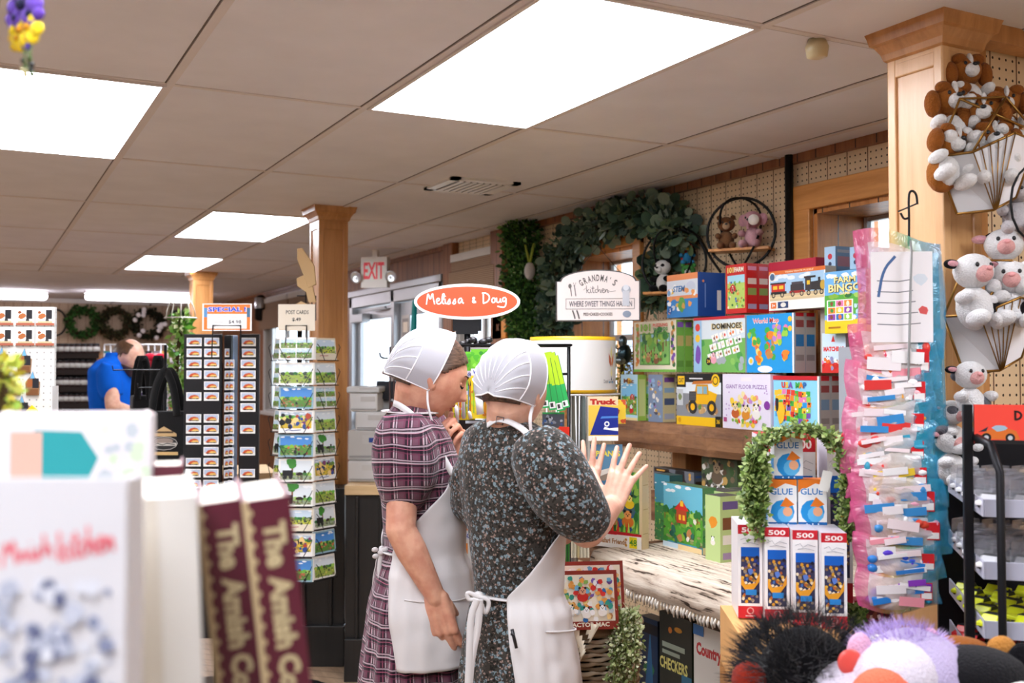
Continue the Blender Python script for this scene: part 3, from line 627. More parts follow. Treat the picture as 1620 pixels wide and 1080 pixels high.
def art_train(c, rng):
    c.rect(0, 0, 1, 1, 'f4f1ea'); c.rect(.02, .24, .98, .9, 'a8cbe6'); c.rect(.02, .24, .98, .42, 'd9c49a'); c.rect(0, .9, 1, 1, 'e0702c'); c.text('TRAIN TRACK PUZZLE', .55, .95, .04, 'f7e2c0', .5)
    for k in range(6): c.blob(.1+.8*rng.random(), .78+.08*rng.random(), .08, 'e8f0f6', rng, 8, .03)
    c.rect(.02, .30, .98, .34, 'e9d2a0')
    c.rect(.05, .46, .3, .66, 'c8281f'); c.rect(.03, .66, .32, .7, '2a2426'); c.rect(.08, .53, .16, .62, 'f7c531'); c.rect(.19, .53, .27, .62, 'f7c531'); c.rect(.04, .4, .33, .47, '2a2426')
    c.rect(.4, .46, .64, .62, '3a3336'); c.rect(.42, .62, .62, .68, '4a4246'); c.rect(.38, .4, .66, .46, 'a3261f')
    c.poly([(.68, .46), (.98, .42), (.98, .66), (.68, .64)], '2f2b2c'); c.rect(.66, .44, .76, .74, '3a3436'); c.rect(.64, .74, .84, .79, '2a2426'); c.rect(.69, .58, .74, .68, 'f7c531'); c.disc(.96, .55, .045, 'c9a23a', .06); c.rect(.88, .64, .92, .74, '2a2426')
    for x in (.09, .25, .44, .6, .72, .84, .94): c.disc(x, .38, .034, '2a2426'); c.disc(x, .38, .02, 'c9b48a')
    c.disc(.07, .85, .06, 'e9e4da'); c.disc(.07, .85, .045, '4a6a8f'); c.rect(.04, .05, .14, .2, 'e8752c'); c.text('3+', .09, .125, .08, 'ffffff'); c.rect(.17, .05, .36, .21, '27406f'); c.disc(.27, .13, .05, 'e9e4da', .03)
def art_bingo(c, rng):
    c.rect(0, 0, 1, 1, '6fb2e6'); c.rect(0, .3, 1, .62, '57ad3c'); c.rect(0, 0, 1, .22, 'f2cf1e')
    for k in range(5): c.blob(.1+.8*rng.random(), .93, .12, 'eef6fb', rng, 8, .05)
    for k in range(10): c.blob(rng.random(), .6, .1, rng.choice(GREENS), rng, 8, .05)
    for dx, dy, col, b_ in ((.008, -.008, '2a1a10', .07), (0, 0, 'f5e49a', .03)): c.text('FARM', .5+dx, .86+dy, .1, col, .52, b_); c.text('BINGO', .5+dx, .73+dy, .13, col, .8, b_)
    c.text('GAME', .5, .64, .045, 'f5e49a', .26, .03); c.rect(.06, .2, .7, .54, 'f7f4ec')
    for i in range(3):
        for j in range(3): c.rect(.09+.2*i, .215+.108*j, .27+.2*i, .31+.108*j, ['8e44ad', '44b04a', '2f6fb3', 'f07fb2', '9ad14a', 'f58a2c', '2f9de0', 'f7c531', 'e23b2e'][(i*2+j*5) % 9]); c.blob(.18+.2*i, .26+.108*j, .05, rng.choice(FARM), rng)
    for k in range(14): c.blob(.74+.22*rng.random(), .25+.25*rng.random(), .05, rng.choice(['bfe0f2', '57ad3c', 'a9c8e8', 'f7f4ec']), rng)
    c.rect(.1, .08, .4, .11, 'b87a10')
def art_match(c, rng):
    c.rect(0, 0, 1, 1, 'cfe3f2'); c.rect(0, 0, 1, .26, 'd8322c'); c.text('MATCHING', .5, .6, .12, 'd8322c', .86, .06); c.poly([(.4, .78), (.56, .78), (.48, .95)], 'd8322c')
    for k in range(22): c.blob(rng.random(), .08+.3*rng.random(), .08, rng.choice(['e8752c', 'd8322c', 'f4f0ea', 'f07fb2', 'c8281f', '8f8fb8']), rng)
    critter(c, .25, .3, .09, 'e8752c'); critter(c, .7, .2, .1, 'c8281f', 'f4c9b8')
def art_glue(c, rng):
    c.rect(0, 0, 1, 1, 'f6f6f4'); c.poly([(0, .72), (0, 1), (1, 1), (1, .86), (.6, .92), (.25, .8)], 'ef7f22'); c.disc(.5, .3, .42, '2196dd'); c.disc(.6, .24, .28, '63bdf0'); c.rect(0, 0, 1, .07, '1668b0')
    c.disc(.68, .3, .17, 'f6b48a'); c.poly([(.42, .42), (.62, .62), (.92, .46), (.7, .4)], 'ef7f22'); c.text('GLUE', .47, .74, .15, 'ffffff', .82, .07); c.text('GLUE', .47, .74, .14, '2f7fc4', .78, .02)
    for k in range(3): c.disc(.3+.2*k, .03, .03, 'd9ecf8')
def art_500(c, rng):
    c.rect(0, 0, 1, 1, 'f4f0f0'); c.rect(0, .9, 1, 1, 'c81e2c'); c.text('500', .5, .945, .055, 'f7e9e4', .7, .03); c.rect(0, 0, 1, .13, 'c81e2c'); c.disc(.5, .08, .15, 'e8a0a0'); c.disc(.5, .08, .1, 'c81e2c'); c.rect(.3, .02, .7, .03, 'f2d0d0')
    c.rect(.12, .16, .88, .76, '3a3a5a'); c.rect(.12, .66, .88, .76, '1560c0')
    for k in range(70): y = .17+.5*rng.random(); c.blob(.16+.68*rng.random(), y, .08, rng.choice(['d89a2c', 'e8b84a', '6a4a8a', '2a3f8f', 'f2e0c0', '8a6a44', '4a6fae', '1c1a2a', 'c0662c', '9a8a7a']), rng, 6)
    c.poly([(.12, .46), (.3, .36), (.7, .38), (.88, .5), (.88, .4), (.6, .3), (.3, .3), (.12, .36)], 'e8a02c'); c.blob(.5, .5, .14, '5a7fd0', rng, 9); c.rect(.3, .25, .75, .31, '2f86cf')
    c.stroke([(.1, .84), (.3, .86), (.4, .82), (.6, .85), (.9, .83)], .001, '9a9aa2'); c.stroke([(.2, .80), (.5, .81), (.85, .79)], .001, '9a9aa2')
def art_safari(c, rng):
    c.rect(0, 0, 1, 1, 'd9c096'); c.rect(.05, .2, .95, .96, '4a8f3f')
    for k in range(80): c.blob(.08+.84*rng.random(), .24+.7*rng.random(), .06, rng.choice(['2f6e34', '6fae44', '3a5f8f', '2b5a3a', 'a9cf5b', '8fb84a', '4a6a7a']), rng, 6, .1)
    for x, y, s, b_, f in ((.3, .72, .09, '3a4a8f', '8fa4d8'), (.25, .58, .08, 'e8752c', 'f2a23a'), (.42, .42, .15, '6a7288', '8c94a8'), (.55, .5, .1, '5a6276', '9aa2b4'), (.72, .78, .1, 'f4f4f0', 'ffffff'), (.78, .56, .09, 'f6cf2e', 'f9e27a'), (.75, .34, .11, 'd8782c', 'f2a45a'), (.5, .33, .07, 'b98250', 'e0b07a'), (.15, .42, .08, '8f4aa0', 'c98bd8')): critter(c, x, y, s, b_, f)
    for k in range(16): x = .1+.8*rng.random(); c.poly([(x, .21), (x+.05, .21), (x+.02+.08*(rng.random()-.5), .34)], rng.choice(['8fd04a', 'e2452c', 'b0e05a', 'd8332c']))
    c.poly([(0, .17), (1, .17), (1, .2), (0, .22)], 'c8202c'); c.rect(0, 0, 1, .17, 'f6f2ea'); c.text('Safari Friends', .48, .085, .065, 'b07a4a', .5, .04); c.rect(.78, .02, .92, .16, 'f2dc1e'); c.text('48', .85, .09, .08, '4a8f2f'); c.rect(.35, .165, .55, .2, 'c8202c')
    for y in (.05, .12): c.disc(.72, y, .022, 'c98a2c')
def art_tree(c, rng):
    c.rect(0, 0, 1, 1, '4aa0b8'); scene_art(c, 0, .12, 1, 1, rng, '6fc0d8', '5aa83a', GREENS+['2f6e5a', '1f5a4a', 'e9e4da', 'b98250'], 50, .5, '2f7a5a', (.03, .08))
    for k in range(4): tree(c, .05+.28*k, .45, .1, rng, '2f7a3a')
    c.rect(.36, .42, .62, .62, 'b8482c'); c.poly([(.3, .62), (.5, .78), (.68, .62)], 'd8332c'); c.rect(.42, .47, .48, .55, 'f7c531'); c.rect(.52, .47, .58, .55, 'f7c531'); c.rect(.46, .68, .54, .76, 'f7c531')
    c.rect(0, 0, 1, .1, 'cfe6f2'); c.rect(.4, 0, 1, .1, 'f2d7a0')
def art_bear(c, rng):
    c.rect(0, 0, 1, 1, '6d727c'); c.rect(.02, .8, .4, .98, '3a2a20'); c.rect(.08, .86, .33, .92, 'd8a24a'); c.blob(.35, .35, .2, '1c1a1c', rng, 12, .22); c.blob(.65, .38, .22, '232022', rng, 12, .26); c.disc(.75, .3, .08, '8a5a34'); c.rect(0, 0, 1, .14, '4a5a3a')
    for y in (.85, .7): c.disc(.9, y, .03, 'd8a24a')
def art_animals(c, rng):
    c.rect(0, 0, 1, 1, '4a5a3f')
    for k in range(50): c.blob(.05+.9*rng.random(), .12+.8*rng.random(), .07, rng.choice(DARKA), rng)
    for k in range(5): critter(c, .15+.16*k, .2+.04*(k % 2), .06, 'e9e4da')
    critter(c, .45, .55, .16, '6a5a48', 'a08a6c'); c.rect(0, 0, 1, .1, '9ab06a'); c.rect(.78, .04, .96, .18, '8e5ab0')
def art_tractor(c, rng):
    c.rect(0, 0, 1, 1, '8f2f22'); c.rect(.05, .14, .95, .93, 'f2ead6')
    for k in range(110): c.blob(.08+.84*rng.random(), .16+.72*rng.random(), .05, rng.choice(['f4f0ea', 'd8332c', '6fb2d6', 'f2d08a', 'b98250', '2f9a8a', '7c5ab0', 'e8a24a', 'ffffff', 'c9d8e0', '8fb85a', '2f6fb3']), rng, 6)
    for x, y in ((.25, .3), (.5, .25), (.75, .28)): critter(c, x, y, .07, 'f4f0ea')
    critter(c, .45, .55, .09, 'c8281f', 'e0a080'); c.text('TRACTOR MAC', .5, .085, .075, 'f2ead6', .7, .03)
def art_checkers(c, rng):
    c.rect(0, 0, 1, 1, '18211c')
    for k in range(60): c.disc(.08+.84*rng.random(), .03+.37*rng.random(), .045, rng.choice(['8fa03a', '5f7a2a', 'b8b04a', '2f3f1c']))
    c.text('CHECKERS', .45, .62, .09, 'd8d07a', .86, .03); c.disc(.35, .88, .06, 'c9762c'); c.disc(.6, .9, .12, 'c98b2c', .05); c.rect(.1, .74, .8, .78, '8f9a8a'); c.rect(.1, .69, .65, .72, '8f9a8a'); c.rect(.7, .45, 1, .58, '2a6a8a')
def art_country(c, rng):
    c.rect(0, 0, 1, 1, 'd9d4cc'); c.text('Country', .36, .83, .11, 'b8262c', .6, .05); c.text('Farm', .84, .8, .11, '2f6fb3', .3, .05); scene_art(c, 0, 0, 1, .5, rng, 'c9c0b0', '6fa03f', FARM, 26, .4); barn(c, .3, .05, .24, 'b8262c'); barn(c, .75, .15, .22, 'cfc6b4'); c.rect(0, .93, .25, 1, '2f6fb3')
def art_truck(c, rng):
    c.rect(0, 0, 1, 1, 'e8c9a0'); c.rect(0, 0, 1, .11, 'f2efe8'); c.rect(0, .11, 1, .8, 'e7c04a'); c.poly([(.05, .13), (1, .13), (1, .74), (.4, .78), (.25, .5)], '182a88'); c.disc(.62, .38, .09, 'f6f6f2'); c.disc(.62, .38, .05, '182a88'); c.poly([(.4, .5), (1, .52), (1, .56), (.45, .55)], '4a7fc8'); c.poly([(.5, .26), (1, .22), (1, .3), (.7, .28), (.55, .32)], 'f6f6f2'); c.text('Truck', .5, .88, .13, 'b02a1c', .9, .07)
def art_planes(c, rng):
    c.rect(0, 0, 1, 1, '5b87a6'); c.text('PLANES', .55, .78, .14, 'e8d84a', .75, .04); c.poly([(0, .3), (.9, .5), (1, .46), (.3, .2)], 'd8d0c4'); c.poly([(.2, .2), (.7, .35), (.8, .3), (.4, .1)], '8a7a6a'); c.rect(0, 0, 1, .12, '3a6a8f')
def art_photo(c, rng, kind=0):
    """a picture postcard: white border and a small view"""
    base = ['f2efe8', 'f4f2ee', 'e7dcc4', '8fb0c0'][kind % 4]; c.rect(0, 0, 1, 1, base); b_ = .05
    k = kind % 6
    if k == 0: scene_art(c, b_, .08, 1-b_, .92, rng, 'dfe8ee', '9ab04a', ['3a3f3a', '6a7a3a', '4a4a44', 'd8c86a'], 14, .5, '3a4a3a')
    elif k == 1:
        for (x0, y0, x1, y1) in ((b_, .52, .48, .92), (.52, .52, 1-b_, .92), (b_, .08, .48, .48), (.52, .08, 1-b_, .48)): scene_art(c, x0, y0, x1, y1, rng, 'c8dce8', '7a9a4a', ['b8482c', '3a3f3a', 'e9e4da', '8a5a44'], 12, .5, '3f6a3a')
    elif k == 2: scene_art(c, b_, .3, 1-b_, .92, rng, 'cfe0ee', 'c9d04a', ['3a3f3a', '5a6a3a'], 12, .4, '3a5a3a'); c.stroke([(.2, .16), (.3, .2), (.4, .17), (.6, .19)], .003, 'b04a5a')
    elif k == 3: scene_art(c, b_, .08, 1-b_, .92, rng, '4a8ad0', '5a8a3a', ['c86a4a', '8a4a3a', 'b06a4a', '2a2a2a'], 16, .45, '2f6a3a')
    elif k == 4:
        scene_art(c, b_, .08, 1-b_, .92, rng, 'dfe6ea', '9aa88a', ['8a8a88', 'b0b0a8'], 6, .3, '3f7a3a'); tree(c, .4, .35, .2, rng, '3f8a34'); c.rect(.12, .25, .42, .5, '1c1c1e'); c.disc(.2, .2, .06, '2a2a2a'); c.disc(.36, .2, .06, '2a2a2a'); c.blob(.62, .34, .12, '2a1f1a', rng, 9, .06); c.rect(.56, .14, .58, .3, '2a1f1a'); c.rect(.68, .14, .7, .3, '2a1f1a'); c.blob(.76, .44, .05, '2a1f1a', rng)
    else:
        scene_art(c, b_, .2, 1-b_, .92, rng, 'b9c8d8', 'd8b83a', ['2f4a8f', '1c1c1e', 'b8482c', 'f2d08a', '7a3a6a'], 24, .7, '5a8a3a', (.05, .12)); c.stroke([(.2, .1), (.3, .14), (.4, .1), (.65, .13)], .003, '2a4a8f')
def spine(c, base, bits):
    c.rect(0, 0, 1, 1, base)
    for (y, h_, col) in bits: c.rect(.12, y, .88, y+h_, col)
# handwriting strokes -------------------------------------------------------
GLY = {'M': [[(.05, 0), (.12, .9), (.18, 1), (.3, .35), (.42, .95), (.48, 1), (.52, .5), (.6, 0)]], 'e': [[(.0, .25), (.22, .32), (.26, .5), (.14, .58), (.04, .4), (.06, .12), (.2, .0), (.36, .12)]],
 'l': [[(0, .15), (.2, .5), (.24, .95), (.14, 1), (.08, .6), (.1, .1), (.24, .02)]], 'i': [[(.04, .5), (.06, .08), (.16, .02)], [(.05, .72), (.08, .76)]],
 's': [[(.0, .04), (.2, .55), (.17, .35), (.24, .12), (.12, -.02), (.04, .05)]], 'a': [[(.28, .5), (.12, .52), (.02, .25), (.1, .02), (.24, .2), (.3, .5), (.3, .12), (.42, .05)]],
 '&': [[(.4, .3), (.25, .0), (.05, .15), (.12, .4), (.3, .65), (.22, .85), (.08, .7), (.2, .35), (.42, .02)]], 'D': [[(.1, .95), (.1, .02), (.12, 0)], [(.0, .95), (.35, .95), (.58, .6), (.45, .15), (.1, 0)]],
 'o': [[(.15, .5), (.02, .3), (.1, .02), (.28, .1), (.3, .38), (.16, .5)]], 'u': [[(.02, .5), (.05, .1), (.18, .02), (.3, .2), (.32, .5), (.32, .1), (.42, .05)]],
 'g': [[(.28, .48), (.1, .5), (.02, .28), (.1, .08), (.26, .2), (.3, .5), (.3, -.1), (.2, -.42), (-.1, -.38), (-.35, -.3)]],
 'k': [[(.02, 1), (.05, .5), (.04, 0)], [(.3, .5), (.08, .25), (.3, 0), (.4, .06)]], 't': [[(.1, .9), (.08, .2), (.14, 0), (.26, .08)], [(-.05, .6), (.26, .64)]],
 'c': [[(.26, .42), (.14, .5), (.03, .28), (.1, .02), (.3, .1)]], 'h': [[(.02, 1), (.04, 0), (.1, .35), (.22, .48), (.28, .3), (.28, .02), (.38, .06)]], 'n': [[(.02, .5), (.04, 0), (.1, .35), (.22, .5), (.28, .3), (.28, .02), (.38, .06)]]}
ADV = {'M': .68, 'e': .34, 'l': .24, 'i': .18, 's': .36, 'a': .42, '&': .55, 'D': .68, 'o': .36, 'u': .44, 'g': .4, 'k': .4, 't': .26, 'c': .3, 'h': .38, 'n': .4, ' ': .28}
def script_text(c, t, x0, y0, w, h, col, wd, rise=0):
    tot = sum(ADV[k] for k in t); x = 0
    for ch in t:
        if ch != ' ':
            for st in GLY[ch]:
                pts = chaikin([(x0+w*(x+px)/tot, y0+h*py+rise*(x+px)/tot) for px, py in st], 2); c.stroke(pts, wd, col)
        x += ADV[ch]
# ================================================================ shelf, table and boxed toys
def carton(name, label, cat, loc, rot, w, d, h, art=None, seed=1, side=('e9e4da', []), top='e9e4da', lside=None, rside_art=None, mat='card', group=None, jaw=0):
    """printed cardboard box, front face looks along -y (local), origin at bottom centre"""
    m = MB(); x = w/2; y = d/2; s = side[0]; rng = R_(seed)
    m.box(-x, x, -y, y, 0, h, top, [s, top, s, s, s, lside or s]); 
    if art: c = m.front(-x, x, -y, 0, h); art(c, rng)
    c = m.rside(x, -y, y, 0, h)
    if rside_art: rside_art(c, rng)
    else: spine(c, s, side[1])
    c = m.lside(-x, -y, y, 0, h); spine(c, lside or s, side[1])
    t = m.top(-x, x, -y, y, h); t.rect(.03, .06, .97, .94, top)
    return m.build(name, mat, label=label, cat=cat, group=group, loc=loc, rot=rot, bevel=.0012)
SH = 1.247          # top of the thick plank shelf
r = thing('plank_shelf', 'thick rough brown wooden shelf plank holding rows of boxed puzzles', 'shelf', (2.74, 3.0, SH-.118))
m = MB(); rng = R_(5); ny = 40; y0s, y1s = 2.02, 3.93; V = []; Fc = []
for i in range(ny+1):
    y = y0s+(y1s-y0s)*i/ny; wob = .008*math.sin(i*.9)+.006*math.sin(i*2.3+1)
    for (xx, zz) in ((2.57+wob, SH-.006), (2.575+wob*.5, SH), (2.915, SH), (2.915, SH-.11), (2.58+wob, SH-.118), (2.565+wob*.6, SH-.09), (2.56+wob, SH-.04)): V.append((xx, y, zz))
for i in range(ny):
    for j in range(7): Fc.append((i*7+j, i*7+(j+1) % 7, (i+1)*7+(j+1) % 7, (i+1)*7+j))
Fc.append(tuple(range(7))[::-1]); Fc.append(tuple(ny*7+j for j in range(7)))
m.add(V, [f[::-1] for f in Fc], 'ffffff'); m.build('plank', 'barn', r, world=True)
for y in (3.72, 2.2):
    m = MB(); m.box(2.76, 2.9, y-.05, y+.05, .80, SH-.118, 'ffffff'); m.build('shelf_post', 'oak', r, world=True, bevel=.004)
def sbox(name, label, cat, pxl, pxr, pyt, z0, X=2.6, d=.05, n=1, labels=None, skew=0, **k):
    a = onX(pxl, pyt, X); b2 = onX(pxr, pyt, X); w = abs(a.y-b2.y)-.002; h = a.z-z0; out = []
    for q in range(n):
        lab = label if q == 0 else labels[q-1]
        out.append(carton(name, lab, cat, (X+d/2+q*(d+.001), (a.y+b2.y)/2, z0+.0005), -PI/2+skew, w, d, h-.001, **k))
    return out
cs = [(.1, .12, 'd9d2c4'), (.4, .18, '3a8fd0'), (.78, .1, 'e9e4da')]
Z1 = SH; Z2 = 1.461; Z3 = 1.688
sbox('puzzle_box', 'narrow light blue farm game box at the left end of the plank shelf', 'puzzle box', 982, 1009, 592, Z1, X=2.585, d=.045, art=lambda c, g: art_farm(c, g, 'Mac'), side=('a9cf5b', [(.1, .8, 'd8e39a')]), top='a9cf5b')
sbox('puzzle_box', 'yellow-green thin box behind the narrow farm game at the left end of the shelf', 'puzzle box', 1014, 1030, 594, Z1, X=2.64, d=.05, art=art_forest, seed=8, side=('c8d98a', []), top='c8d98a')
sbox('puzzle_box', 'cream puzzle box showing its pale yellow spine, left of the digger box', 'puzzle box', 1026, 1046, 592, Z1, X=2.6, d=.075, art=lambda c, g: (c.rect(0, 0, 1, 1, '7f8fa8'), c.blobs(.1, .1, .9, .9, 30, ['4a4a5a', 'c9a25c', '8fb0d0', 'e9e4da', '9a6ab0'], .08, .16, g)), side=('efe3ae', [(.06, .12, 'c9d0e0'), (.36, .14, '5a6a8f'), (.62, .1, 'a9cbe6'), (.84, .1, '8e5ab0')]), top='efe3ae', skew=.12)
sbox('puzzle_box', 'black and yellow boxed puzzle with a yellow digger on it', 'puzzle box', 1070, 1141, 591, Z1, X=2.585, d=.05, n=2, labels=['second digger puzzle box, hidden right behind the black and yellow one'], art=art_digger, side=('161616', [(.0, .16, 'f6c412')]), top='161616')
sbox('puzzle_box', 'lavender giant floor puzzle box with golden forest animals', 'puzzle box', 1143, 1219, 591, Z1, X=2.585, d=.06, art=art_floor, side=('e9e2f2', [(.1, .8, 'd3c5e4')]), top='efeaf5')
sbox('puzzle_box', 'map of the states puzzle box at the front of its pair on the shelf', 'puzzle box', 1221, 1297, 594, Z1, X=2.6, d=.05, n=3, labels=['second states map puzzle box, its spine just behind the front one', 'third states map puzzle box, deepest of its row'], art=lambda c, g: art_world(c, g, True), side=('b6b1ae', [(.72, .12, '9a4a4a'), (.42, .18, '7a9ab8'), (.18, .1, '8f8a88'), (.92, .08, 'c8202c')]), top='c8202c')
sbox('puzzle_box', 'pale green woodland puzzle box showing its forest picture', 'puzzle box', 1003, 1070, 510, Z2, X=2.6, d=.042, n=2, labels=['second woodland puzzle box, behind the one showing its forest picture'], art=art_forest, side=('7fb84a', [(.86, .1, '8e5ab0'), (.5, .2, 'c9b46a'), (.1, .12, '6a9a3a')]), top='a9cf5b')
sbox('game_box', 'dominoes game box partly hidden behind the front dominoes box', 'game box', 1097, 1135, 508, Z2, X=2.66, d=.05, art=lambda c, g: (c.rect(0, 0, 1, 1, '9ec7e6'), c.text('DOM', .5, .7, .13, '1c1a1a', .8, .05), c.blob(.4, .4, .2, 'b58fd8', g, 9)), side=('e9e4da', []), top='c8202c')
sbox('game_box', 'dominoes game box with picture tiles on green, front of the middle row', 'game box', 1098, 1179, 503, Z2, X=2.6, d=.05, art=art_domino, side=('c9d3d8', []), top='c8202c')
sbox('puzzle_box', 'bright blue world map puzzle box at the front of its pair', 'puzzle box', 1181, 1257, 499, Z2, X=2.6, d=.05, n=2, labels=['second world map puzzle box, behind the front one, only its spine showing'], art=art_world, side=('b6b1ae', [(.76, .12, '9a4a4a'), (.44, .2, '2f7ab8'), (.2, .1, '8f8a88'), (.94, .06, 'c8202c')]), top='c8202c')
sbox('game_box', 'light blue and red matching game box right of the world map puzzles', 'game box', 1300, 1338, 527, Z2, X=2.62, d=.11, art=art_match, side=('aeb0b8', [(.5, .2, '8f8f9a')]), top='d9e6f0')
sbox('puzzle_box', 'orange and blue science kit box at the left end of the top row', 'puzzle box', 1055, 1104, 436, Z3, X=2.6, d=.14, art=art_marble, side=('1a4fa6', [(.3, .4, '1e58b4')]), rside_art=lambda c, g: (c.rect(0, 0, 1, 1, '1a4fa6'), c.rect(.7, .15, .85, .6, 'f2f2f2'), c.rect(.25, .2, .29, .75, '7aa0e0'), c.disc(.2, .8, .04, 'f2955a')), top='2a5fb6')
sbox('puzzle_box', 'red farm puzzle box of one hundred and one pieces, front of its pair', 'puzzle box', 1148, 1181, 420, Z3, X=2.6, d=.055, n=2, labels=['second red farm puzzle box, behind the front one so only its red spine shows'], art=art_redfarm, side=('cc2420', [(.86, .08, 'e9a0c0'), (.58, .12, 'f2e6d8'), (.36, .14, '8fae5a'), (.08, .1, 'a8b0d0')]), top='b83a5a')
sbox('puzzle_box', 'boxed wooden train picture puzzle with red carriage and black engine', 'puzzle box', 1216, 1306, 430, Z3, X=2.6, d=.05, art=art_train, side=('c9c3b8', []), top='e0702c')
sbox('puzzle_box', 'red puzzle box behind the train puzzle, only its top edge showing', 'puzzle box', 1216, 1291, 416, Z3, X=2.66, d=.05, art=lambda c, g: c.rect(0, 0, 1, 1, 'b8203c'), side=('b8203c', []), top='c8304c')
sbox('game_box', 'green and black box under the train puzzle beside the world map spines', 'game box', 1298, 1330, 500, Z2, X=2.735, d=.08, art=lambda c, g: (c.rect(0, 0, 1, 1, '1c1c1c'), c.rect(0, .6, 1, 1, '2f9a4a'), c.text('TO', .4, .75, .12, 'e8e8e8')), side=('2f9a4a', []), top='1c1c1c')
bp = onX(1304, 527, 2.56)
sbox('game_box', 'farm bingo game box with a yellow base in front of the blue boxes', 'game box', 1304, 1370, 431, bp.z-.002, X=2.575, d=.036, art=art_bingo, side=('57ad3c', []), top='6fb2e6')
m = MB(); bq = onX(1370, 527, 2.56); m.box(2.575, 2.64, bq.y, bp.y, Z2+.002+0, bp.z-.004, 'd8d4cc'); 
sz = onX(1303, 430, 2.66)
for k, (a, b2, t, lab) in enumerate(((1304, 1322, 391, 'left light blue tall card game box on top of the stacks by the window'), (1344, 1362, 391, 'middle light blue tall card game box on top of the stacks by the window'), (1373, 1392, 393, 'right light blue tall card game box on top, beside the pink bags'))):
    sbox('game_box', lab, 'game box', a, b2, t, sz.z-.002, X=2.66, d=.075, art=lambda c, g: (c.rect(0, 0, 1, 1, 'a9cbe8'), c.disc(.5, .6, .2, 'c83a4a'), c.disc(.5, .3, .15, '2a3a5a')), side=('7fa8d0', [(.2, .4, 'c08fa0'), (.75, .12, 'b8c8d8')]), top='9ec4e4')
a = onX(1304, 430, 2.68); b2 = onX(1400, 430, 2.68)
m = MB(); m.box(2.665, 2.78, b2.y-.02, a.y+.005, Z2+.002, sz.z-.004, 'b9b0a4'); m.box(2.66, 2.785, b2.y-.02, a.y+.005, sz.z-.012, sz.z-.004, 'c9c0b4')
m.build('shipping_box', 'card', label='plain tan shipping box under the light blue card game boxes', cat='cardboard box')
for (xa, xb) in ((1346, 1400),):
    a = onX(xa, 560, 2.60); b2 = onX(xb, 560, 2.60)
    carton('puzzle_box', 'grey spined puzzle box mostly hidden behind the pink candy-coloured bags', 'puzzle box', (2.60, (a.y+b2.y)/2, Z1+.0005), -PI/2, abs(a.y-b2.y), .11, .30, art=lambda c, g: c.rect(0, 0, 1, 1, '9fa3ab'), side=('9fa3ab', [(.3, .2, '7a6a7a')]), top='c8202c')
# shipping carton between table and window, wrapped parcel behind
m = MB(); m.box(2.93, 3.15, 2.42, 2.95, 1.19, 1.72, 'b9a48c'); c = m.lside(2.93, 2.42, 2.95, 1.19, 1.72)
for k in range(6): c.rect(.0, .1+.16*k, 1, .11+.16*k, '7d6c58'); c.rect(.08+.16*k, 0, .09+.16*k, 1, '7d6c58')
m.build('wire_basket', 'foil', label='plastic-wrapped brown wire basket on the near window sill', cat='basket')
m = MB(); m.tube([(3.0, 2.9, 1.8), (3.0, 2.6, 1.86), (3.02, 2.35, 1.84)], [.03, .05, .04], 8, '2a2a2e'); m.ell((3.03, 2.6, 1.79), (.09, .28, .08), '3a3a40'); m.build('folded_bag', 'fabric', label='dark folded bag lying on the wrapped basket in the near window', cat='bag')
# ---------------------------------------------------------------- table with rag rug
TZ = .82; TX0, TX1, TY0, TY1 = 1.985, 2.90, 1.93, 3.19
r = thing('display_table', 'low dark wooden display table under the cream rag runner', 'table', (2.44, 2.6, 0))
m = MB(); m.box(TX0+.01, TX1, TY0, TY1+.12, TZ-.05, TZ-.006, 'ffffff'); m.build('tabletop', 'barn', r, world=True, bevel=.004)
for x in (TX0+.05, TX1-.06):
    for y in (TY0+.06, TY1+.06): m = MB(); m.box(x-.035, x+.035, y-.035, y+.035, 0, TZ-.05, 'ffffff'); m.build('leg', 'barn', r, world=True)
m = MB(); m.box(TX0+.05, TX1, TY0+.02, TY1+.05, .16, .19, 'ffffff'); m.build('lower_shelf', 'barn', r, world=True)
m = MB(); nx = 30; V = []; prof = [(TX1-.02, TZ+.001), (2.5, TZ+.003), (TX0+.03, TZ+.003), (TX0+.004, TZ-.002), (TX0-.008, TZ-.02), (TX0-.012, TZ-.055), (TX0-.016, TZ-.088)]; g = R_(3)
for i in range(61):
    y = TY0+.01+(TY1-TY0-.01)*i/60
    for j, (x, z) in enumerate(prof): V.append((x+(.004*math.sin(i*.8+j)+.002*g.random())*(j > 2), y, z+.0015*math.sin(i*1.9+j*2)))
Fc = [(i*7+j, (i+1)*7+j, (i+1)*7+j+1, i*7+j+1) for i in range(60) for j in range(6)]
m.add(V, Fc, 'ffffff', True); rug = m.build('rag_runner', 'rug', label='cream rag runner with dark flecks and fringed front edge on the display table', cat='runner', mods=[('SOLIDIFY', {'thickness': .006, 'offset': 1})])
m = MB(); g = R_(9)
for i in range(74):
    y = TY0+.02+(TY1-TY0-.03)*i/73; l = .022+.014*g.random(); dx = .006*(g.random()-.5)
    m.tube([(TX0-.016, y, TZ-.086), (TX0-.02+dx, y+.003*g.random(), TZ-.09-l*.4), (TX0-.017+dx, y+.004*g.random(), TZ-.09-l)], [.003, .0055, .002], 5, 'e6ddd0')
fr = m.build('fringe', 'fabric', rug)
def tbox(name, label, cat, p0, p1, z, h, d, mat='card', **k):
    """box standing at height z, bottom front edge running between two image points"""
    a = onZ(p0[0], p0[1], z); b2 = onZ(p1[0], p1[1], z); dv = b2-a; w = dv.length; ang = math.atan2(dv.y, dv.x); n = Vector((-math.sin(ang), math.cos(ang), 0)); c = (a+b2)/2+n*d/2
    return carton(name, label, cat, (c.x, c.y, z+.001), ang, w, d, h, **k), (c, ang, w)
TT = TZ+.004
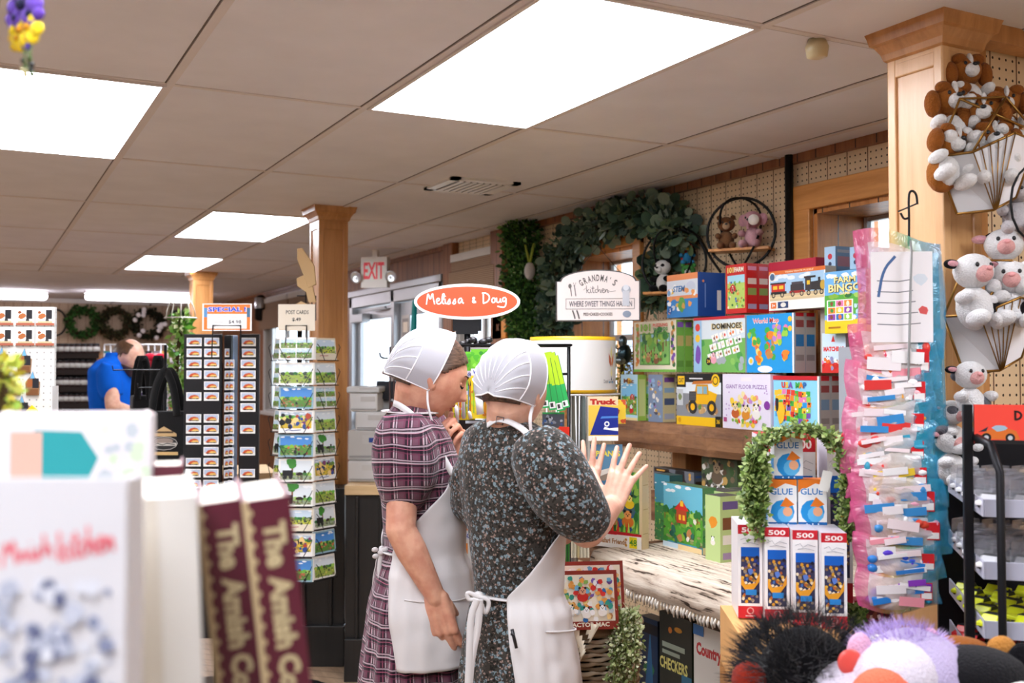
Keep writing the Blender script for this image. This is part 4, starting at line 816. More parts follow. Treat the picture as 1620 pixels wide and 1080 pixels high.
s_, inf = tbox('puzzle_box', 'large wooden-framed safari animal puzzle the women point at', 'puzzle box', (931, 861), (1016, 872), TT, .29, .045, art=art_safari, side=('dcc59c', [(.0, .01, 'b99a6a'), (.2, .008, 'b99a6a'), (.5, .008, 'b99a6a'), (.8, .008, 'b99a6a')]), top='d9c096')
def rowx(px0, px1, pyb, h, X, d, n, name, labs, **k):
    a = onX(px0, pyb, X); b2 = onX(px1, pyb, X)
    for q in range(n): carton(name, labs[q], 'puzzle box', (X+d/2+q*(d+.002), (a.y+b2.y)/2, TT), -PI/2, abs(a.y-b2.y)-.002, d, h, **k)
rowx(1050, 1112, 876, .235, 2.26, .06, 1, 'puzzle_box', ['treehouse and green meadow puzzle box standing on the rag runner'], art=art_tree, side=('6f8a5a', [(.0, .12, 'e9d4a0'), (.3, .4, '4a7a5a')]), rside_art=lambda c, g: (c.rect(0, 0, 1, 1, '5a8a5a'), c.blobs(.1, .15, .9, .9, 30, GREENS+['2f5a4a', 'b8d0c0'], .1, .2, g), c.rect(0, 0, 1, .12, 'e9d4a0')), top='3f6a4a')
rowx(1036, 1060, 872, .25, 2.33, .06, 1, 'puzzle_box', ['dark teal puzzle box peeking out left of the treehouse puzzle'], art=lambda c, g: scene_art(c, 0, 0, 1, 1, g, '3f8aa0', '3f8a4a', GREENS, 20), seed=5, side=('2f5a5a', []), top='2f5a5a')
rowx(1116, 1140, 879, .225, 2.22, .085, 1, 'puzzle_box', ['yellow-green hundred piece puzzle box, front of the spine-out row'], art=lambda c, g: (c.rect(0, 0, 1, 1, 'b8cf8a'), c.blob(.5, .6, .3, 'e0912c', g, 9), critter(c, .5, .3, .16, 'e9e4da')), side=('b8cf8a', [(.8, .12, '6a5a8f'), (.5, .18, '7a4a2c'), (.28, .14, 'e9e4da'), (.06, .1, 'a08ab0')]), top='4a4a4a')
for q in range(3):
    a = onX(1141, 879, 2.31)
    carton('puzzle_box', 'yellow-green hundred piece puzzle box, %s behind the front one of the spine-out row' % ['first', 'second', 'third'][q], 'puzzle box', (2.352+q*.087, a.y+.045-q*.02, TT), -PI/2, .12, .083, .225, art=None, side=('b8cf8a', [(.8, .12, '6a5a8f'), (.5, .18, '7a4a2c'), (.28, .14, 'e9e4da'), (.06, .1, 'a08ab0')]), top='4f5050')
a = onX(1040, 780, 2.6); b2 = onX(1105, 780, 2.6)
bz = onX(1040, 735, 2.6)
def stand(y0, y1, z1, X=2.62):
    pass
rt = onX(1105, 775, 2.62).z
m = MB(); ya = onX(1165, 770, 2.62).y; yb = onX(1036, 770, 2.62).y
m.box(2.6, 2.75, ya-.1, yb, TT+.0, rt-.03, '4a3526'); m.build('riser_block', 'barn', label='low dark wooden riser at the back of the display table', cat='riser')
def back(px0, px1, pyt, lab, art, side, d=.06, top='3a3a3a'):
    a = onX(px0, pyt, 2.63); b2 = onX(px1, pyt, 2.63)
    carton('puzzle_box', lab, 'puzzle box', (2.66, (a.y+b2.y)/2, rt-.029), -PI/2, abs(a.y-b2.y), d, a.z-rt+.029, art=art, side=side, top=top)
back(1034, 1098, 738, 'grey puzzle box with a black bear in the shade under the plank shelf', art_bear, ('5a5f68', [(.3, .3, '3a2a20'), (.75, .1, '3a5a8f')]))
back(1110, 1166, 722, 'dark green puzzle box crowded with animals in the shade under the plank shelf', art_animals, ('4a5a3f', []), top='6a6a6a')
# below the table
UZ = .191
for (x0, x1, yt, X, lab, art, side) in ((1010, 1040, 972, 2.2, 'dark blue and green game box under the table beside the trailing plant', lambda c, g: (c.rect(0, 0, 1, 1, '1a3a5f'), c.blob(.5, .5, .3, '2f8a5a', g, 9), c.poly([(.2, .1), (.6, .9), (.8, .2)], '2f7ab8'), c.rect(0, .85, 1, .95, '0f1a2a')), '142a44'),
        (1042, 1094, 965, 2.12, 'black checkers game box with dandelion picture under the table', art_checkers, '1c2a1c'), (1096, 1165, 985, 2.06, 'white country farm puzzle box with red barn under the table', art_country, 'b8b4ac')):
    a = onX(x0, yt, X); b2 = onX(x1, yt, X); carton('game_box', lab, 'game box', (X+.03, (a.y+b2.y)/2, UZ), -PI/2, abs(a.y-b2.y)-.004, .055, a.z-UZ, art=art, side=(side, []), top=side)
# ---------------------------------------------------------------- basket, red boxes, trailing plant
bc = at(935, 1010, 2.95)
def basket():
    z1 = bc.z+.048; r = thing('wicker_basket', 'grey-brown woven wicker basket under the red tractor puzzle boxes', 'basket', (bc.x, bc.y, 0))
    g = R_(6); m = MB(); m.lathe([(.075, .0), (.105, z1)], 24, '3a2a20', (bc.x, bc.y, 0)); m.build('inner_wall', 'matte', r, world=True)
    for i in range(30):
        z = z1-.012-.0125*i; rr = .118-.03*(1-z/z1); m = MB(); P = [(bc.x+(rr*1.22+.005*math.cos(j*PI/2+(i % 2)*PI))*math.cos(2*PI*j/48), bc.y+(rr+.005*math.cos(j*PI/2+(i % 2)*PI))*math.sin(2*PI*j/48), z+.0025*math.sin(j*PI/2+(i % 2)*PI)) for j in range(48)]
        m.tube(P, .0062, 6, g.choice(['b8a690', 'a08c74', '8f7c66', 'c9bba6', '7a6852']), closed=True); m.build('woven_strand', 'matte', r, world=True)
    m = MB(); m.lathe([(.07, 0), (.075, .01), (.10, z1-.39)], 24, '8a745c', (bc.x, bc.y, 0)); m.build('basket_foot', 'matte', r, world=True)
    m = MB(); k = [(bc.x+.147*math.cos(2*PI*j/30), bc.y+.118*math.sin(2*PI*j/30), z1) for j in range(30)]; m.tube(k, .012, 8, '8f7860', closed=True); m.build('rim', 'matte', r, world=True)
    m = MB(); m.box(bc.x-.12, bc.x+.12, bc.y-.07, bc.y+.07, z1-.012, z1-.002, '7a6650'); m.build('lid_board', 'matte', r, world=True)
    # crocheted doily hanging over the rim
    m = MB(); V = []; Fc = []
    q = at(912, 990, 2.76)
    for i in range(13):
        for j in range(8):
            u = i/12-.5; v = j/7; ww = (1-v*.75); V.append(Vector(q)+RT*(u*.13*ww+.0)+FH*(.02-.02*v)+Vector((0, 0, -.11*v*(1-.6*abs(u)))))
    for i in range(12):
        for j in range(7):
            if (i*3+j*2) % 5 not in (1, 3) or j in (0,): Fc.append((i*8+j, i*8+j+1, (i+1)*8+j+1, (i+1)*8+j))
    m.add(V, Fc, 'efe6d0', True); m.build('doily', 'fabric', label='cream crocheted doily hanging over the wicker basket rim', cat='doily', mods=[('SOLIDIFY', {'thickness': .003})])
    return z1
BZ = basket()
def leanbox(p, lab, dx=0, seed=3):
    w, d, h = .175, .05, .155
    m = MB(); s = '9a3a28'; m.box(-w/2, w/2, -d/2, d/2, 0, h, s); c = m.front(-w/2, w/2, -d/2, 0, h); art_tractor(c, R_(seed))
    c = m.rside(w/2, -d/2, d/2, 0, h); c.rect(0, 0, 1, 1, '7a2a1c'); c.rect(.15, .1, .85, .4, 'd8b07a'); c.blobs(.2, .12, .8, .38, 10, FARM, .1, .2, R_(2)); c.rect(.15, .5, .85, .9, 'b04a30'); c.rect(.3, .6, .7, .8, 'e9d4a0')
    return m.build('puzzle_box', 'card', label=lab, cat='puzzle box', loc=p, rot=(-.22, .0, -YAW+.12), bevel=.0015)
q = at(926, 985, 2.80)
leanbox((q.x, q.y, BZ+.016), 'red tractor puzzle box leaning at the front on the wicker basket')
q2 = at(937, 975, 2.86); leanbox((q2.x, q2.y, BZ+.03), 'red tractor puzzle box tucked behind the front one on the wicker basket', seed=4)
def sprig(mb, pts, rng, n, size, cols, spread=.02, stem='6a7a3a', leafn=4, droop=.3):
    mb.mi = 0; mb.tube(pts, .0016, 4, stem, False); P = [Vector(p) for p in pts]
    for i in range(n):
        t = rng.random()*(len(P)-1); k = int(t); p = P[k].lerp(P[k+1], t-k); d = Vector((rng.uniform(-1, 1), rng.uniform(-1, 1), rng.uniform(-1, .8))).normalized()
        c = p+d*spread*rng.random(); s = size*(.6+.7*rng.random()); u = d.orthogonal().normalized()*s*.42; tip = c+d*s; col = rng.choice(cols)
        mid = c+d*s*.5+Vector((0, 0, -s*.12))
        mb.add([c, mid+u, tip, mid-u], [(0, 1, 2), (0, 2, 3)], col, False)
def hanging_plant(name, label, cat, root, strands, rng, size, cols, n=60, spread=.02, rot=None, mats='leaf'):
    r = thing(name, label, cat, root); m = MB(); m2 = MB()
    for st in strands: sprig(m, st, rng, n, size, cols, spread)
    m.build('foliage', mats, r, world=True); return r
g = R_(11); q = at(985, 975, 2.78); st = []
for k in range(22):
    px = 965+g.random()*38; top = at(975+g.random()*24, 962+g.random()*16, 2.80+g.random()*.1); ln = 40+75*g.random(); bot = at(px, 985+ln, 2.74+g.random()*.12); mid = (top+bot)/2+Vector((g.uniform(-.02, .02), g.uniform(-.02, .02), .02)); st.append([top, mid, bot])
hanging_plant('trailing_plant', 'trailing small-leaved green plant hanging beside the wicker basket', 'plant', (q.x, q.y, q.z), st, g, .012, ['a9b57a', '8a9a5a', 'c5cc9a', '6f8046', 'd8dcb8'], 110, .022)
# ---------------------------------------------------------------- foreground right: cardboard box with long puzzle boxes and glue
PZ = .80; BX = at(1248, 988, 2.22); BXZ = BX.z
def camframe(px, d, z):      # matrix: x = camera right, y = away, z = up
    p = at(px, 540, d); return Matrix.Translation((p.x, p.y, z)) @ Matrix.Rotation(-YAW, 4, 'Z')
CFR = -YAW
p = at(1246, 540, 2.26); z = BXZ
m = MB(); m.box(-.125, .125, -.09, .16, 0, z-PZ-.003, 'd9a466'); c = m.front(-.125, .125, -.09, 0, z-PZ-.003); c.rect(.0, .93, 1, 1, 'c48f54'); c.rect(.45, .88, .58, .99, '2a2018'); c.rect(.75, .9, .85, .98, '3a2c20'); c.disc(.33, .84, .02, '9a6a3a')
m.build('cardboard_box', 'carton', label='open tan cardboard box under the row of long puzzle boxes', cat='cardboard box', loc=(p.x, p.y, PZ+.001), rot=-YAW-.05)
xs = [1179, 1220, 1263, 1307]; tops = [833, 836, 840, 844]; bots = [979, 983, 988, 993]; ds = [2.29, 2.26, 2.23, 2.20]
sd500 = lambda c, g: (c.rect(0, 0, 1, 1, 'dfd9e4'), c.rect(0, .0, 1, .28, '6f5a9a'), c.blobs(.1, .03, .9, .25, 14, ['8a7ab0', '4a3f7a', 'b0a8c8'], .1, .2, g), c.rect(.1, .5, .7, .52, 'b0a8b8'), c.rect(.1, .6, .8, .62, 'b0a8b8'), c.rect(.1, .7, .6, .72, 'b0a8b8'))
zb = BXZ+.002
for k in range(4):
    p = at(xs[k], 540, ds[k]+.06); hh = (bots[k]-tops[k])/F*ds[k]
    carton('puzzle_box', '%s of the four long 500 piece puzzle boxes standing on the cardboard box' % ['leftmost', 'second from left', 'third from left', 'rightmost'][k], 'puzzle box', (p.x, p.y, zb), -YAW-.10, .0525, .13, hh, art=art_500, seed=21, side=('f2eef0', []), rside_art=sd500, top='e4dde8', group='long 500 piece puzzle boxes')
# rear tier of long boxes and the glue boxes on top
zt = zb+.205; 
for k, (px, lab) in enumerate(((1213, 'left'), (1262, 'middle'), (1318, 'right'))):
    p = at(px, 540, 2.47); carton('puzzle_box', '%s long 500 piece puzzle box of the raised back row behind the glue' % lab, 'puzzle box', (p.x, p.y, zb), -YAW-.1, .056, .12, .392+.02*0, art=art_500, seed=25, side=('d9d3dc', []), rside_art=sd500, top='c8202c', group='long 500 piece puzzle boxes')
for k, (px, py, dz, lab) in enumerate(((1233, 845, 0, 'left glue box of the lower pair'), (1280, 845, 0, 'right glue box of the lower pair'), (1243, 765, .103, 'glue box standing on top of the lower pair'))):
    p = at(px, 540, 2.33); carton('glue_box', 'orange white and blue %s' % lab, 'glue box', (p.x, p.y, zb+.199+dz), -YAW-.06, .0625, .045, .101 if k < 2 else .10, art=art_glue, seed=2, side=('e9eef2', [(.1, .4, '2196dd')]), top='ef7f22')
m = MB()
for k in range(6): m.bar((-.02+.002*k, 0, 0), (0, 0, -.05), .001, .001, 'ffffff')
p = at(1310, 745, 2.28)
m = MB(); m.box(-.011, .011, -.001, .001, -.045, 0, 'f2f0ea'); m.tube([(0, 0, 0), (.004, 0, .03), (-.006, 0, .05)], .0006, 4, 'd8d4c8'); m.build('price_tag', 'card', label='white paper tag hanging from the leaf garland by the glue boxes', cat='tag', loc=p, rot=(0, .25, -YAW))
g = R_(21); st = []
arch = [(1190, 815), (1185, 770), (1188, 730), (1200, 700), (1225, 685), (1255, 676), (1290, 680), (1320, 692), (1335, 720), (1342, 760), (1346, 800), (1345, 850)]
for q in range(9):
    off = g.uniform(-7, 7); dd = 2.25+.1*g.random(); st.append([at(x+g.uniform(-9, 9), y+g.uniform(-6, 6)+off*.3, dd) for x, y in arch])
for q in range(12):
    x = g.choice([1190, 1200, 1340, 1350]); y = 700+20*g.random(); l = 70+80*g.random(); st.append([at(x+g.uniform(-8, 8), y, 2.28), at(x+g.uniform(-10, 10), y+l*.5, 2.26), at(x+g.uniform(-12, 8), y+l, 2.25)])
for q in range(4): st.append([at(1345+4*q, 960, 2.27), at(1346+3*q, 1000, 2.25), at(1350+2*q, 1030+5*q, 2.24)])
hanging_plant('leaf_garland', 'string-of-pearls leaf garland draped over the glue and long puzzle boxes', 'garland', tuple(at(1262, 676, 2.3)), st, g, .013, ['7f9a46', '5f7a34', '9ab060', '4a6228', 'b0c07a'], 190, .016)
r = thing('display_bin', 'low black display table holding the soft toys in the front right corner', 'table', (at(1420, 540, 1.75).x, at(1420, 540, 1.75).y, 0), -YAW)
m = MB(); m.box(-.32, .62, -.45, .38, PZ-.05, PZ, 'ffffff'); m.build('tabletop', 'blackwood', r, bevel=.005)
for x in (-.28, .58):
    for y in (-.4, .34): m = MB(); m.box(x-.03, x+.03, y-.03, y+.03, 0, PZ-.05, 'ffffff'); m.build('leg', 'blackwood', r)
m = MB(); p = at(1246, 540, 2.26); m.box(-.125, .16, -.09, .17, 0, PZ, 'ffffff'); m.build('pedestal', 'oak', label='plain wooden pedestal under the tan cardboard box', cat='pedestal', loc=(p.x, p.y, 0), rot=-YAW-.05)
# ================================================================ people
def skinmat(name, c1, c2):
    m, nt, b = newmat(name); L = nt.links; tc = N(nt, 'ShaderNodeTexCoord'); nz = N(nt, 'ShaderNodeTexNoise', _Scale=28.0, _Detail=5.0); L.new(tc.outputs['Object'], nz.inputs[0])
    cr = N(nt, 'ShaderNodeValToRGB'); e = cr.color_ramp.elements; e[0].position = .35; e[0].color = (*hx(c2), 1); e[1].position = .65; e[1].color = (*hx(c1), 1); L.new(nz.outputs[0], cr.inputs[0]); L.new(cr.outputs[0], b.inputs['Base Color'])
    b.inputs['Roughness'].default_value = .5; b.inputs['Subsurface Weight'].default_value = .12; b.inputs['Subsurface Radius'].default_value = (.02, .008, .004); b.inputs['Subsurface Scale'].default_value = .4
    n2 = N(nt, 'ShaderNodeTexNoise', _Scale=220.0); L.new(tc.outputs['Object'], n2.inputs[0]); bp = N(nt, 'ShaderNodeBump', _Strength=.15, _Distance=.001); L.new(n2.outputs[0], bp.inputs['Height']); L.new(bp.outputs[0], b.inputs['Normal'])
    MATS[name] = m
skinmat('skin', 'dba58a', 'c98a72'); skinmat('skin_pale', 'e2b49c', 'd09a84')
def hairmat(name, c1, c2):
    m, nt, b = newmat(name); L = nt.links; tc = N(nt, 'ShaderNodeTexCoord'); mp = N(nt, 'ShaderNodeMapping'); mp.inputs['Rotation'].default_value = (.0, .35, YAW); mp.inputs['Scale'].default_value = (14, 160, 260)
    L.new(tc.outputs['Object'], mp.inputs[0]); nz = N(nt, 'ShaderNodeTexNoise', _Scale=1.0, _Detail=4.0); L.new(mp.outputs[0], nz.inputs[0])
    cr = N(nt, 'ShaderNodeValToRGB'); e = cr.color_ramp.elements; e[0].position = .35; e[0].color = (*hx(c2), 1); e[1].position = .7; e[1].color = (*hx(c1), 1); L.new(nz.outputs[0], cr.inputs[0]); L.new(cr.outputs[0], b.inputs['Base Color'])
    b.inputs['Roughness'].default_value = .35; bp = N(nt, 'ShaderNodeBump', _Strength=.4, _Distance=.002); L.new(nz.outputs[0], bp.inputs['Height']); L.new(bp.outputs[0], b.inputs['Normal']); MATS[name] = m
hairmat('hair_brown', '7a5f4e', '33241c'); hairmat('hair_short', '6a4a34', '3a281c')
def clothmat(name, kind, rotz):
    m, nt, b = newmat(name); L = nt.links; tc = N(nt, 'ShaderNodeTexCoord'); mp = N(nt, 'ShaderNodeMapping'); mp.inputs['Rotation'].default_value = (0, 0, rotz); L.new(tc.outputs['Object'], mp.inputs[0])
    sp = N(nt, 'ShaderNodeSeparateXYZ'); nz = N(nt, 'ShaderNodeTexNoise', _Scale=5.0, _Detail=2.0); L.new(mp.outputs[0], nz.inputs[0])
    ws = N(nt, 'ShaderNodeVectorMath', operation='MULTIPLY_ADD'); ws.inputs[1].default_value = (.03, .03, .05); L.new(nz.outputs[1], ws.inputs[0]); L.new(mp.outputs[0], ws.inputs[2]); L.new(ws.outputs[0], sp.inputs[0])
    def mth(op, a, v=None, b2=None):
        n = N(nt, 'ShaderNodeMath', operation=op)
        for i, q in enumerate((a, v, b2)):
            if q is None: continue
            if isinstance(q, (int, float)): n.inputs[i].default_value = q
            else: L.new(q, n.inputs[i])
        return n.outputs[0]
    if kind == 'plaid':
        # cross-ways coordinate: whichever of x / y runs along the surface
        ge = N(nt, 'ShaderNodeNewGeometry'); vr = N(nt, 'ShaderNodeVectorRotate', rotation_type='Z_AXIS'); vr.inputs['Angle'].default_value = rotz; L.new(ge.outputs['Normal'], vr.inputs[0]); sn = N(nt, 'ShaderNodeSeparateXYZ'); L.new(vr.outputs[0], sn.inputs[0])
        fac = mth('GREATER_THAN', mth('ABSOLUTE', sn.outputs[0]), mth('MULTIPLY', mth('ABSOLUTE', sn.outputs[1]), 1.4))
        mixc = N(nt, 'ShaderNodeMix', data_type='FLOAT'); L.new(fac, mixc.inputs[0]); L.new(sp.outputs[0], mixc.inputs[2]); L.new(sp.outputs[1], mixc.inputs[3]); u = mixc.outputs[0]; v = sp.outputs[2]
        def bands(c, per, wd, ph): return mth('LESS_THAN', mth('FRACT', mth('ADD', mth('DIVIDE', c, per), ph)), wd)
        P = .038; col = None
        base = N(nt, 'ShaderNodeRGB'); base.outputs[0].default_value = (*hx('6b4655'), 1); out = base.outputs[0]
        def over(out, mask, colr, a):
            n = N(nt, 'ShaderNodeMix', data_type='RGBA'); L.new(mth('MULTIPLY', mask, a), n.inputs[0]); L.new(out, n.inputs[6]); n.inputs[7].default_value = (*hx(colr), 1); return n.outputs[2]
        for c in (u, v):
            out = over(out, bands(c, P, .52, 0), '150f1a', .80); out = over(out, bands(c, P, .10, .12), '6a2f48', .6); out = over(out, bands(c, P, .10, .62), 'cdb4bf', .6); out = over(out, bands(c, P, .05, .82), 'c06a86', .7); out = over(out, bands(c, P*2, .05, .4), 'e2d4da', .5)
    elif kind == 'floral':
        base = N(nt, 'ShaderNodeRGB'); base.outputs[0].default_value = (*hx('38342f'), 1); out = base.outputs[0]
        for sc, c1, th, ph in ((70, '869ca6', .26, 0), (105, 'a58a80', .20, 3), (95, '100f0e', .30, 7)):
            m2 = N(nt, 'ShaderNodeMapping'); m2.inputs['Location'].default_value = (ph, ph*.7, ph*.3); L.new(tc.outputs['Object'], m2.inputs[0])
            vo = N(nt, 'ShaderNodeTexVoronoi', feature='F1', _Scale=float(sc)); L.new(m2.outputs[0], vo.inputs[0])
            n3 = N(nt, 'ShaderNodeTexNoise', _Scale=sc*3.0, _Detail=3.0); L.new(tc.outputs['Object'], n3.inputs[0])
            d = mth('ADD', vo.outputs['Distance'], mth('MULTIPLY', mth('SUBTRACT', n3.outputs[0], .5), .9))
            lt = mth('LESS_THAN', d, th+.08); gt = mth('GREATER_THAN', d, th-.22 if c1[0] != '1' else -1.0)
            n = N(nt, 'ShaderNodeMix', data_type='RGBA'); L.new(mth('MULTIPLY', mth('MULTIPLY', lt, gt), .75), n.inputs[0]); L.new(out, n.inputs[6]); n.inputs[7].default_value = (*hx(c1), 1); out = n.outputs[2]
    L.new(out, b.inputs['Base Color']); b.inputs['Roughness'].default_value = .9; b.inputs['Specular IOR Level'].default_value = .15; b.inputs['Sheen Weight'].default_value = .15
    n4 = N(nt, 'ShaderNodeTexNoise', _Scale=18.0, _Detail=4.0); L.new(tc.outputs['Object'], n4.inputs[0]); bp = N(nt, 'ShaderNodeBump', _Strength=.5, _Distance=.012); L.new(n4.outputs[0], bp.inputs['Height']); L.new(bp.outputs[0], b.inputs['Normal'])
    MATS[name] = m
clothmat('plaid', 'plaid', YAW); clothmat('floral', 'floral', 0)
plain('apron', 'd3cfcf', .9, noise_amt=.03, nscale=14, bump=.5, spec=.1); plain('polo', '0f5fd0', .85, noise_amt=.1, nscale=12, bump=.4, spec=.1); plain('trousers', '2a2c34', .9); plain('shoe', '171516', .4)
km, nt, b = newmat('organza'); b.inputs['Base Color'].default_value = (.56, .55, .60, 1); b.inputs['Alpha'].default_value = .74; b.inputs['Roughness'].default_value = .6; tc = N(nt, 'ShaderNodeTexCoord'); nz = N(nt, 'ShaderNodeTexNoise', _Scale=300.0); nt.links.new(tc.outputs['Object'], nz.inputs[0]); bp = N(nt, 'ShaderNodeBump', _Strength=.1, _Distance=.001); nt.links.new(nz.outputs[0], bp.inputs['Height']); nt.links.new(bp.outputs[0], b.inputs['Normal']); MATS['organza'] = km
GA = lambda v, s: math.exp(-(v/s)**2)
def headpt(x, y, z, male=0):
    """unit direction -> head surface point; x right, y forward, z up"""
    X = .074*x; Y = (.098 if y > 0 else .102)*y; Z = (.112 if z > 0 else .118)*z
    if y > 0: X *= 1+.10*y*(1-abs(z)); Y *= 1-.10*abs(x)**2
    if z < 0:
        t = -z; X *= 1-.30*t**1.6
        if y < 0: Y *= 1-.62*t**1.1
        else: Y *= 1-.02*t
    if y > .05:
        Y += .006*GA(X, .018)*GA(Z+.092, .016)                       # chin
        Y += .0035*GA(Z-.030, .009)*GA(abs(X)-.026, .022)              # brow
        Y -= .010*GA(Z-.010, .013)*GA(abs(X)-.031, .015)              # sockets
        Y += .004*GA(Z+.022, .02)*GA(abs(X)-.042, .018)               # cheeks
        k = 0
        if -.040 < Z < .026: k = min(1, (.026-Z)/.052)**1.15 if Z > -.026 else max(0, 1-((-.026-Z)/.012))
        wd = .0085+.006*GA(Z+.026, .010)
        Y += .0255*k*GA(X, wd)
        Y += .0055*GA(Z+.050, .0045)*GA(X, .020) + .006*GA(Z+.061, .005)*GA(X, .017) - .004*GA(Z+.0555, .0025)*GA(X, .022)
        Y -= .004*GA(Z+.074, .006)*GA(X, .02)
    return Vector((X, Y, Z))
def headmesh(mb, M, n=84, m_=72, off=0, cond=None, col='dba58a', fn=None):
    vs = []; keep = []; fs = []
    for i in range(m_+1):
        th = PI*i/m_
        for j in range(n):
            ph = 2*PI*j/n; d = (math.sin(th)*math.cos(ph), math.sin(th)*math.sin(ph), math.cos(th)); p = headpt(*d)
            if off: p = p+Vector(d)*off
            if fn: p = fn(p, d)
            vs.append(M @ p); keep.append(True if cond is None else cond(d))
    for i in range(m_):
        for j in range(n):
            q = (i*n+j, (i+1)*n+j, (i+1)*n+(j+1) % n, i*n+(j+1) % n)
            if all(keep[k] for k in q): fs.append(q if 0 < i < m_-1 else q)
    mb.add(vs, fs, col, True)
def surf(X, Z):
    best = None
    for i in range(61):
        z = -1+i/30
        for j in range(61):
            x = -1+j/30
            if x*x+z*z < .999:
                p = headpt(x, math.sqrt(1-x*x-z*z), z); e = (p.x-X)**2+(p.z-Z)**2
                if best is None or e < best[0]: best = (e, p)
    return best[1]
def hair_cond(d, temple=.06):
    x, y, z = d
    if y > .22: th = .10+.52*min(1, (y-.22)/.6)
    elif y > -.12: th = .10
    else: th = .10-.52*min(1, (-.12-y)/.45)
    return z > th
def frame(o, f, pitch=0, roll=0):
    """matrix with y = facing direction f (horizontal) pitched down, z up"""
    f = Vector(f).normalized(); r = f.cross(Vector((0, 0, 1))).normalized(); M = Matrix(((r.x, f.x, 0, o[0]), (r.y, f.y, 0, o[1]), (r.z, f.z, 1, o[2]), (0, 0, 0, 1)))
    return M @ Matrix.Rotation(-pitch, 4, 'X') @ Matrix.Rotation(roll, 4, 'Y')
def ears(mb, M, col='dba58a'):
    for s in (-1, 1):
        c = M @ Vector((s*.073, -.004, -.004)); R3 = M.to_3x3() @ Matrix.Rotation(s*.35, 3, 'Z') @ Matrix.Rotation(.15, 3, 'X')
        mb.ell(c, (.007, .017, .029), col, R3, 12, 8); mb.ell(M @ Vector((s*.070, .004, -.026)), (.008, .009, .012), col, R3, 10, 6)
def face_parts(M, root, brow='4a3428', lip='a85a52', closed=True, beard=None):
    for s in (-1, 1):
        p = surf(s*.031, .009); q = M @ (p+Vector((0, -.0045, 0))); R3 = M.to_3x3(); m = MB()
        if closed: m.ell(q, (.014, .0085, .0075), 'c98f78', R3, 12, 7); m.build('eyelid', 'plastic_skin', root, world=True)
        m = MB(); k = []
        for a in range(7):
            xx = -.013+.026*a/6; k.append(M @ (surf(s*.031+xx, .004-.0035*math.sin(PI*a/6))+Vector((0, .0022, 0))))
        m.tube(k, [.0006]+[.0017]*5+[.0006], 6, '1c120e'); m.build('lash_line', 'matte', root, world=True)
        m = MB(); k = []
        for a in range(6):
            xx = .012+.030*a/5; k.append(M @ (surf(s*xx, .030+.004*math.sin(PI*a/5))+Vector((0, .001, 0))))
        m.tube(k, [.0015, .003, .003, .0028, .002, .001], 6, brow, squash=.6); m.build('eyebrow', 'matte', root, world=True)
    m = MB()
    for z, r in ((-.0505, .0032), (-.0605, .0042)):
        k = [M @ (surf(x, z+(.0025 if z > -.055 else -.001)*(1-abs(x)/.02)-.0)+Vector((0, -.0008, 0))) for x in (-.021, -.013, -.005, 0, .005, .013, .021)]
        m.tube(k, [r*.3, r*.8, r, r*.95, r, r*.8, r*.3], 8, lip)
    m.build('lips', 'plastic_skin', root, world=True)
colmat('plastic_skin', .5, .4)
def hand(mb, W, y, z, side, curls=(.15, .15, .1), spread=1.0, thumb=(.9, .0), sc=1.0, fc=None, col='dba58a'):
    """W wrist, y finger direction, z back-of-hand normal, side +1 left hand / -1 right hand (x = towards the thumb)"""
    W = Vector(W); y = Vector(y).normalized(); z = Vector(z); z = (z-y*z.dot(y)).normalized(); x = y.cross(z)*side*1.0
    P = lambda a, b2, c: W+(x*a+y*b2+z*c)*sc
    for a0, a1, r0, r1 in ((.014, .026, .017, .0125), (.004, .009, .018, .0125), (-.007, -.010, .018, .012), (-.016, -.028, .016, .011)):
        mb.capsule(P(a0, .0, 0), P(a1, .082, .001), r0*sc, r1*sc, 12, col, .85)
    mb.capsule(P(.012, .004, -.004), P(.024, .045, -.006), .018*sc, .014*sc, 10, col)
    F = [(.027, .086, .020, (.040, .024, .019), .0094), (.009, .091, .0, (.044, .027, .020), .0096), (-.010, .087, -.02, (.040, .025, .019), .0092), (-.028, .078, -.05, (.031, .020, .017), .0083)]
    for i, (fx, fy, sp, ls, r) in enumerate(F):
        p = P(fx, fy-.006, 0); ang = (.13, .0, -.13, -.30)[i]*spread; d = (y*math.cos(ang)+x*math.sin(ang)).normalized(); zz = z.copy(); cu = (fc[i] if fc else curls); pr = p; rr = r
        for k in range(3):
            c = cu[k]; d2 = d*math.cos(c)-zz*math.sin(c); zz = zz*math.cos(c)+d*math.sin(c); d = d2; q = pr+d*ls[k]*sc; mb.capsule(pr, q, rr*sc, rr*.9*sc, 10, col); rr *= .91; pr = q
    d = (x*math.sin(thumb[0])+y*math.cos(thumb[0])-z*.25-z*thumb[1]).normalized(); p = P(.022, .022, -.006); q = p+d*.042*sc; mb.capsule(p, q, .0135*sc, .0105*sc, 10, col); d = (d+y*.25-z*thumb[1]*.3).normalized(); q2 = q+d*.032*sc; mb.capsule(q, q2, .0105*sc, .0095*sc, 10, col); q3 = q2+(d+y*.1).normalized()*.022*sc; mb.capsule(q2, q3, .0093*sc, .0078*sc, 10, col)
def limb(mb, pts, rad, n=16, col='dba58a'):
    for i in range(len(pts)-1): mb.capsule(pts[i], pts[i+1], rad[i], rad[i+1], n, col)
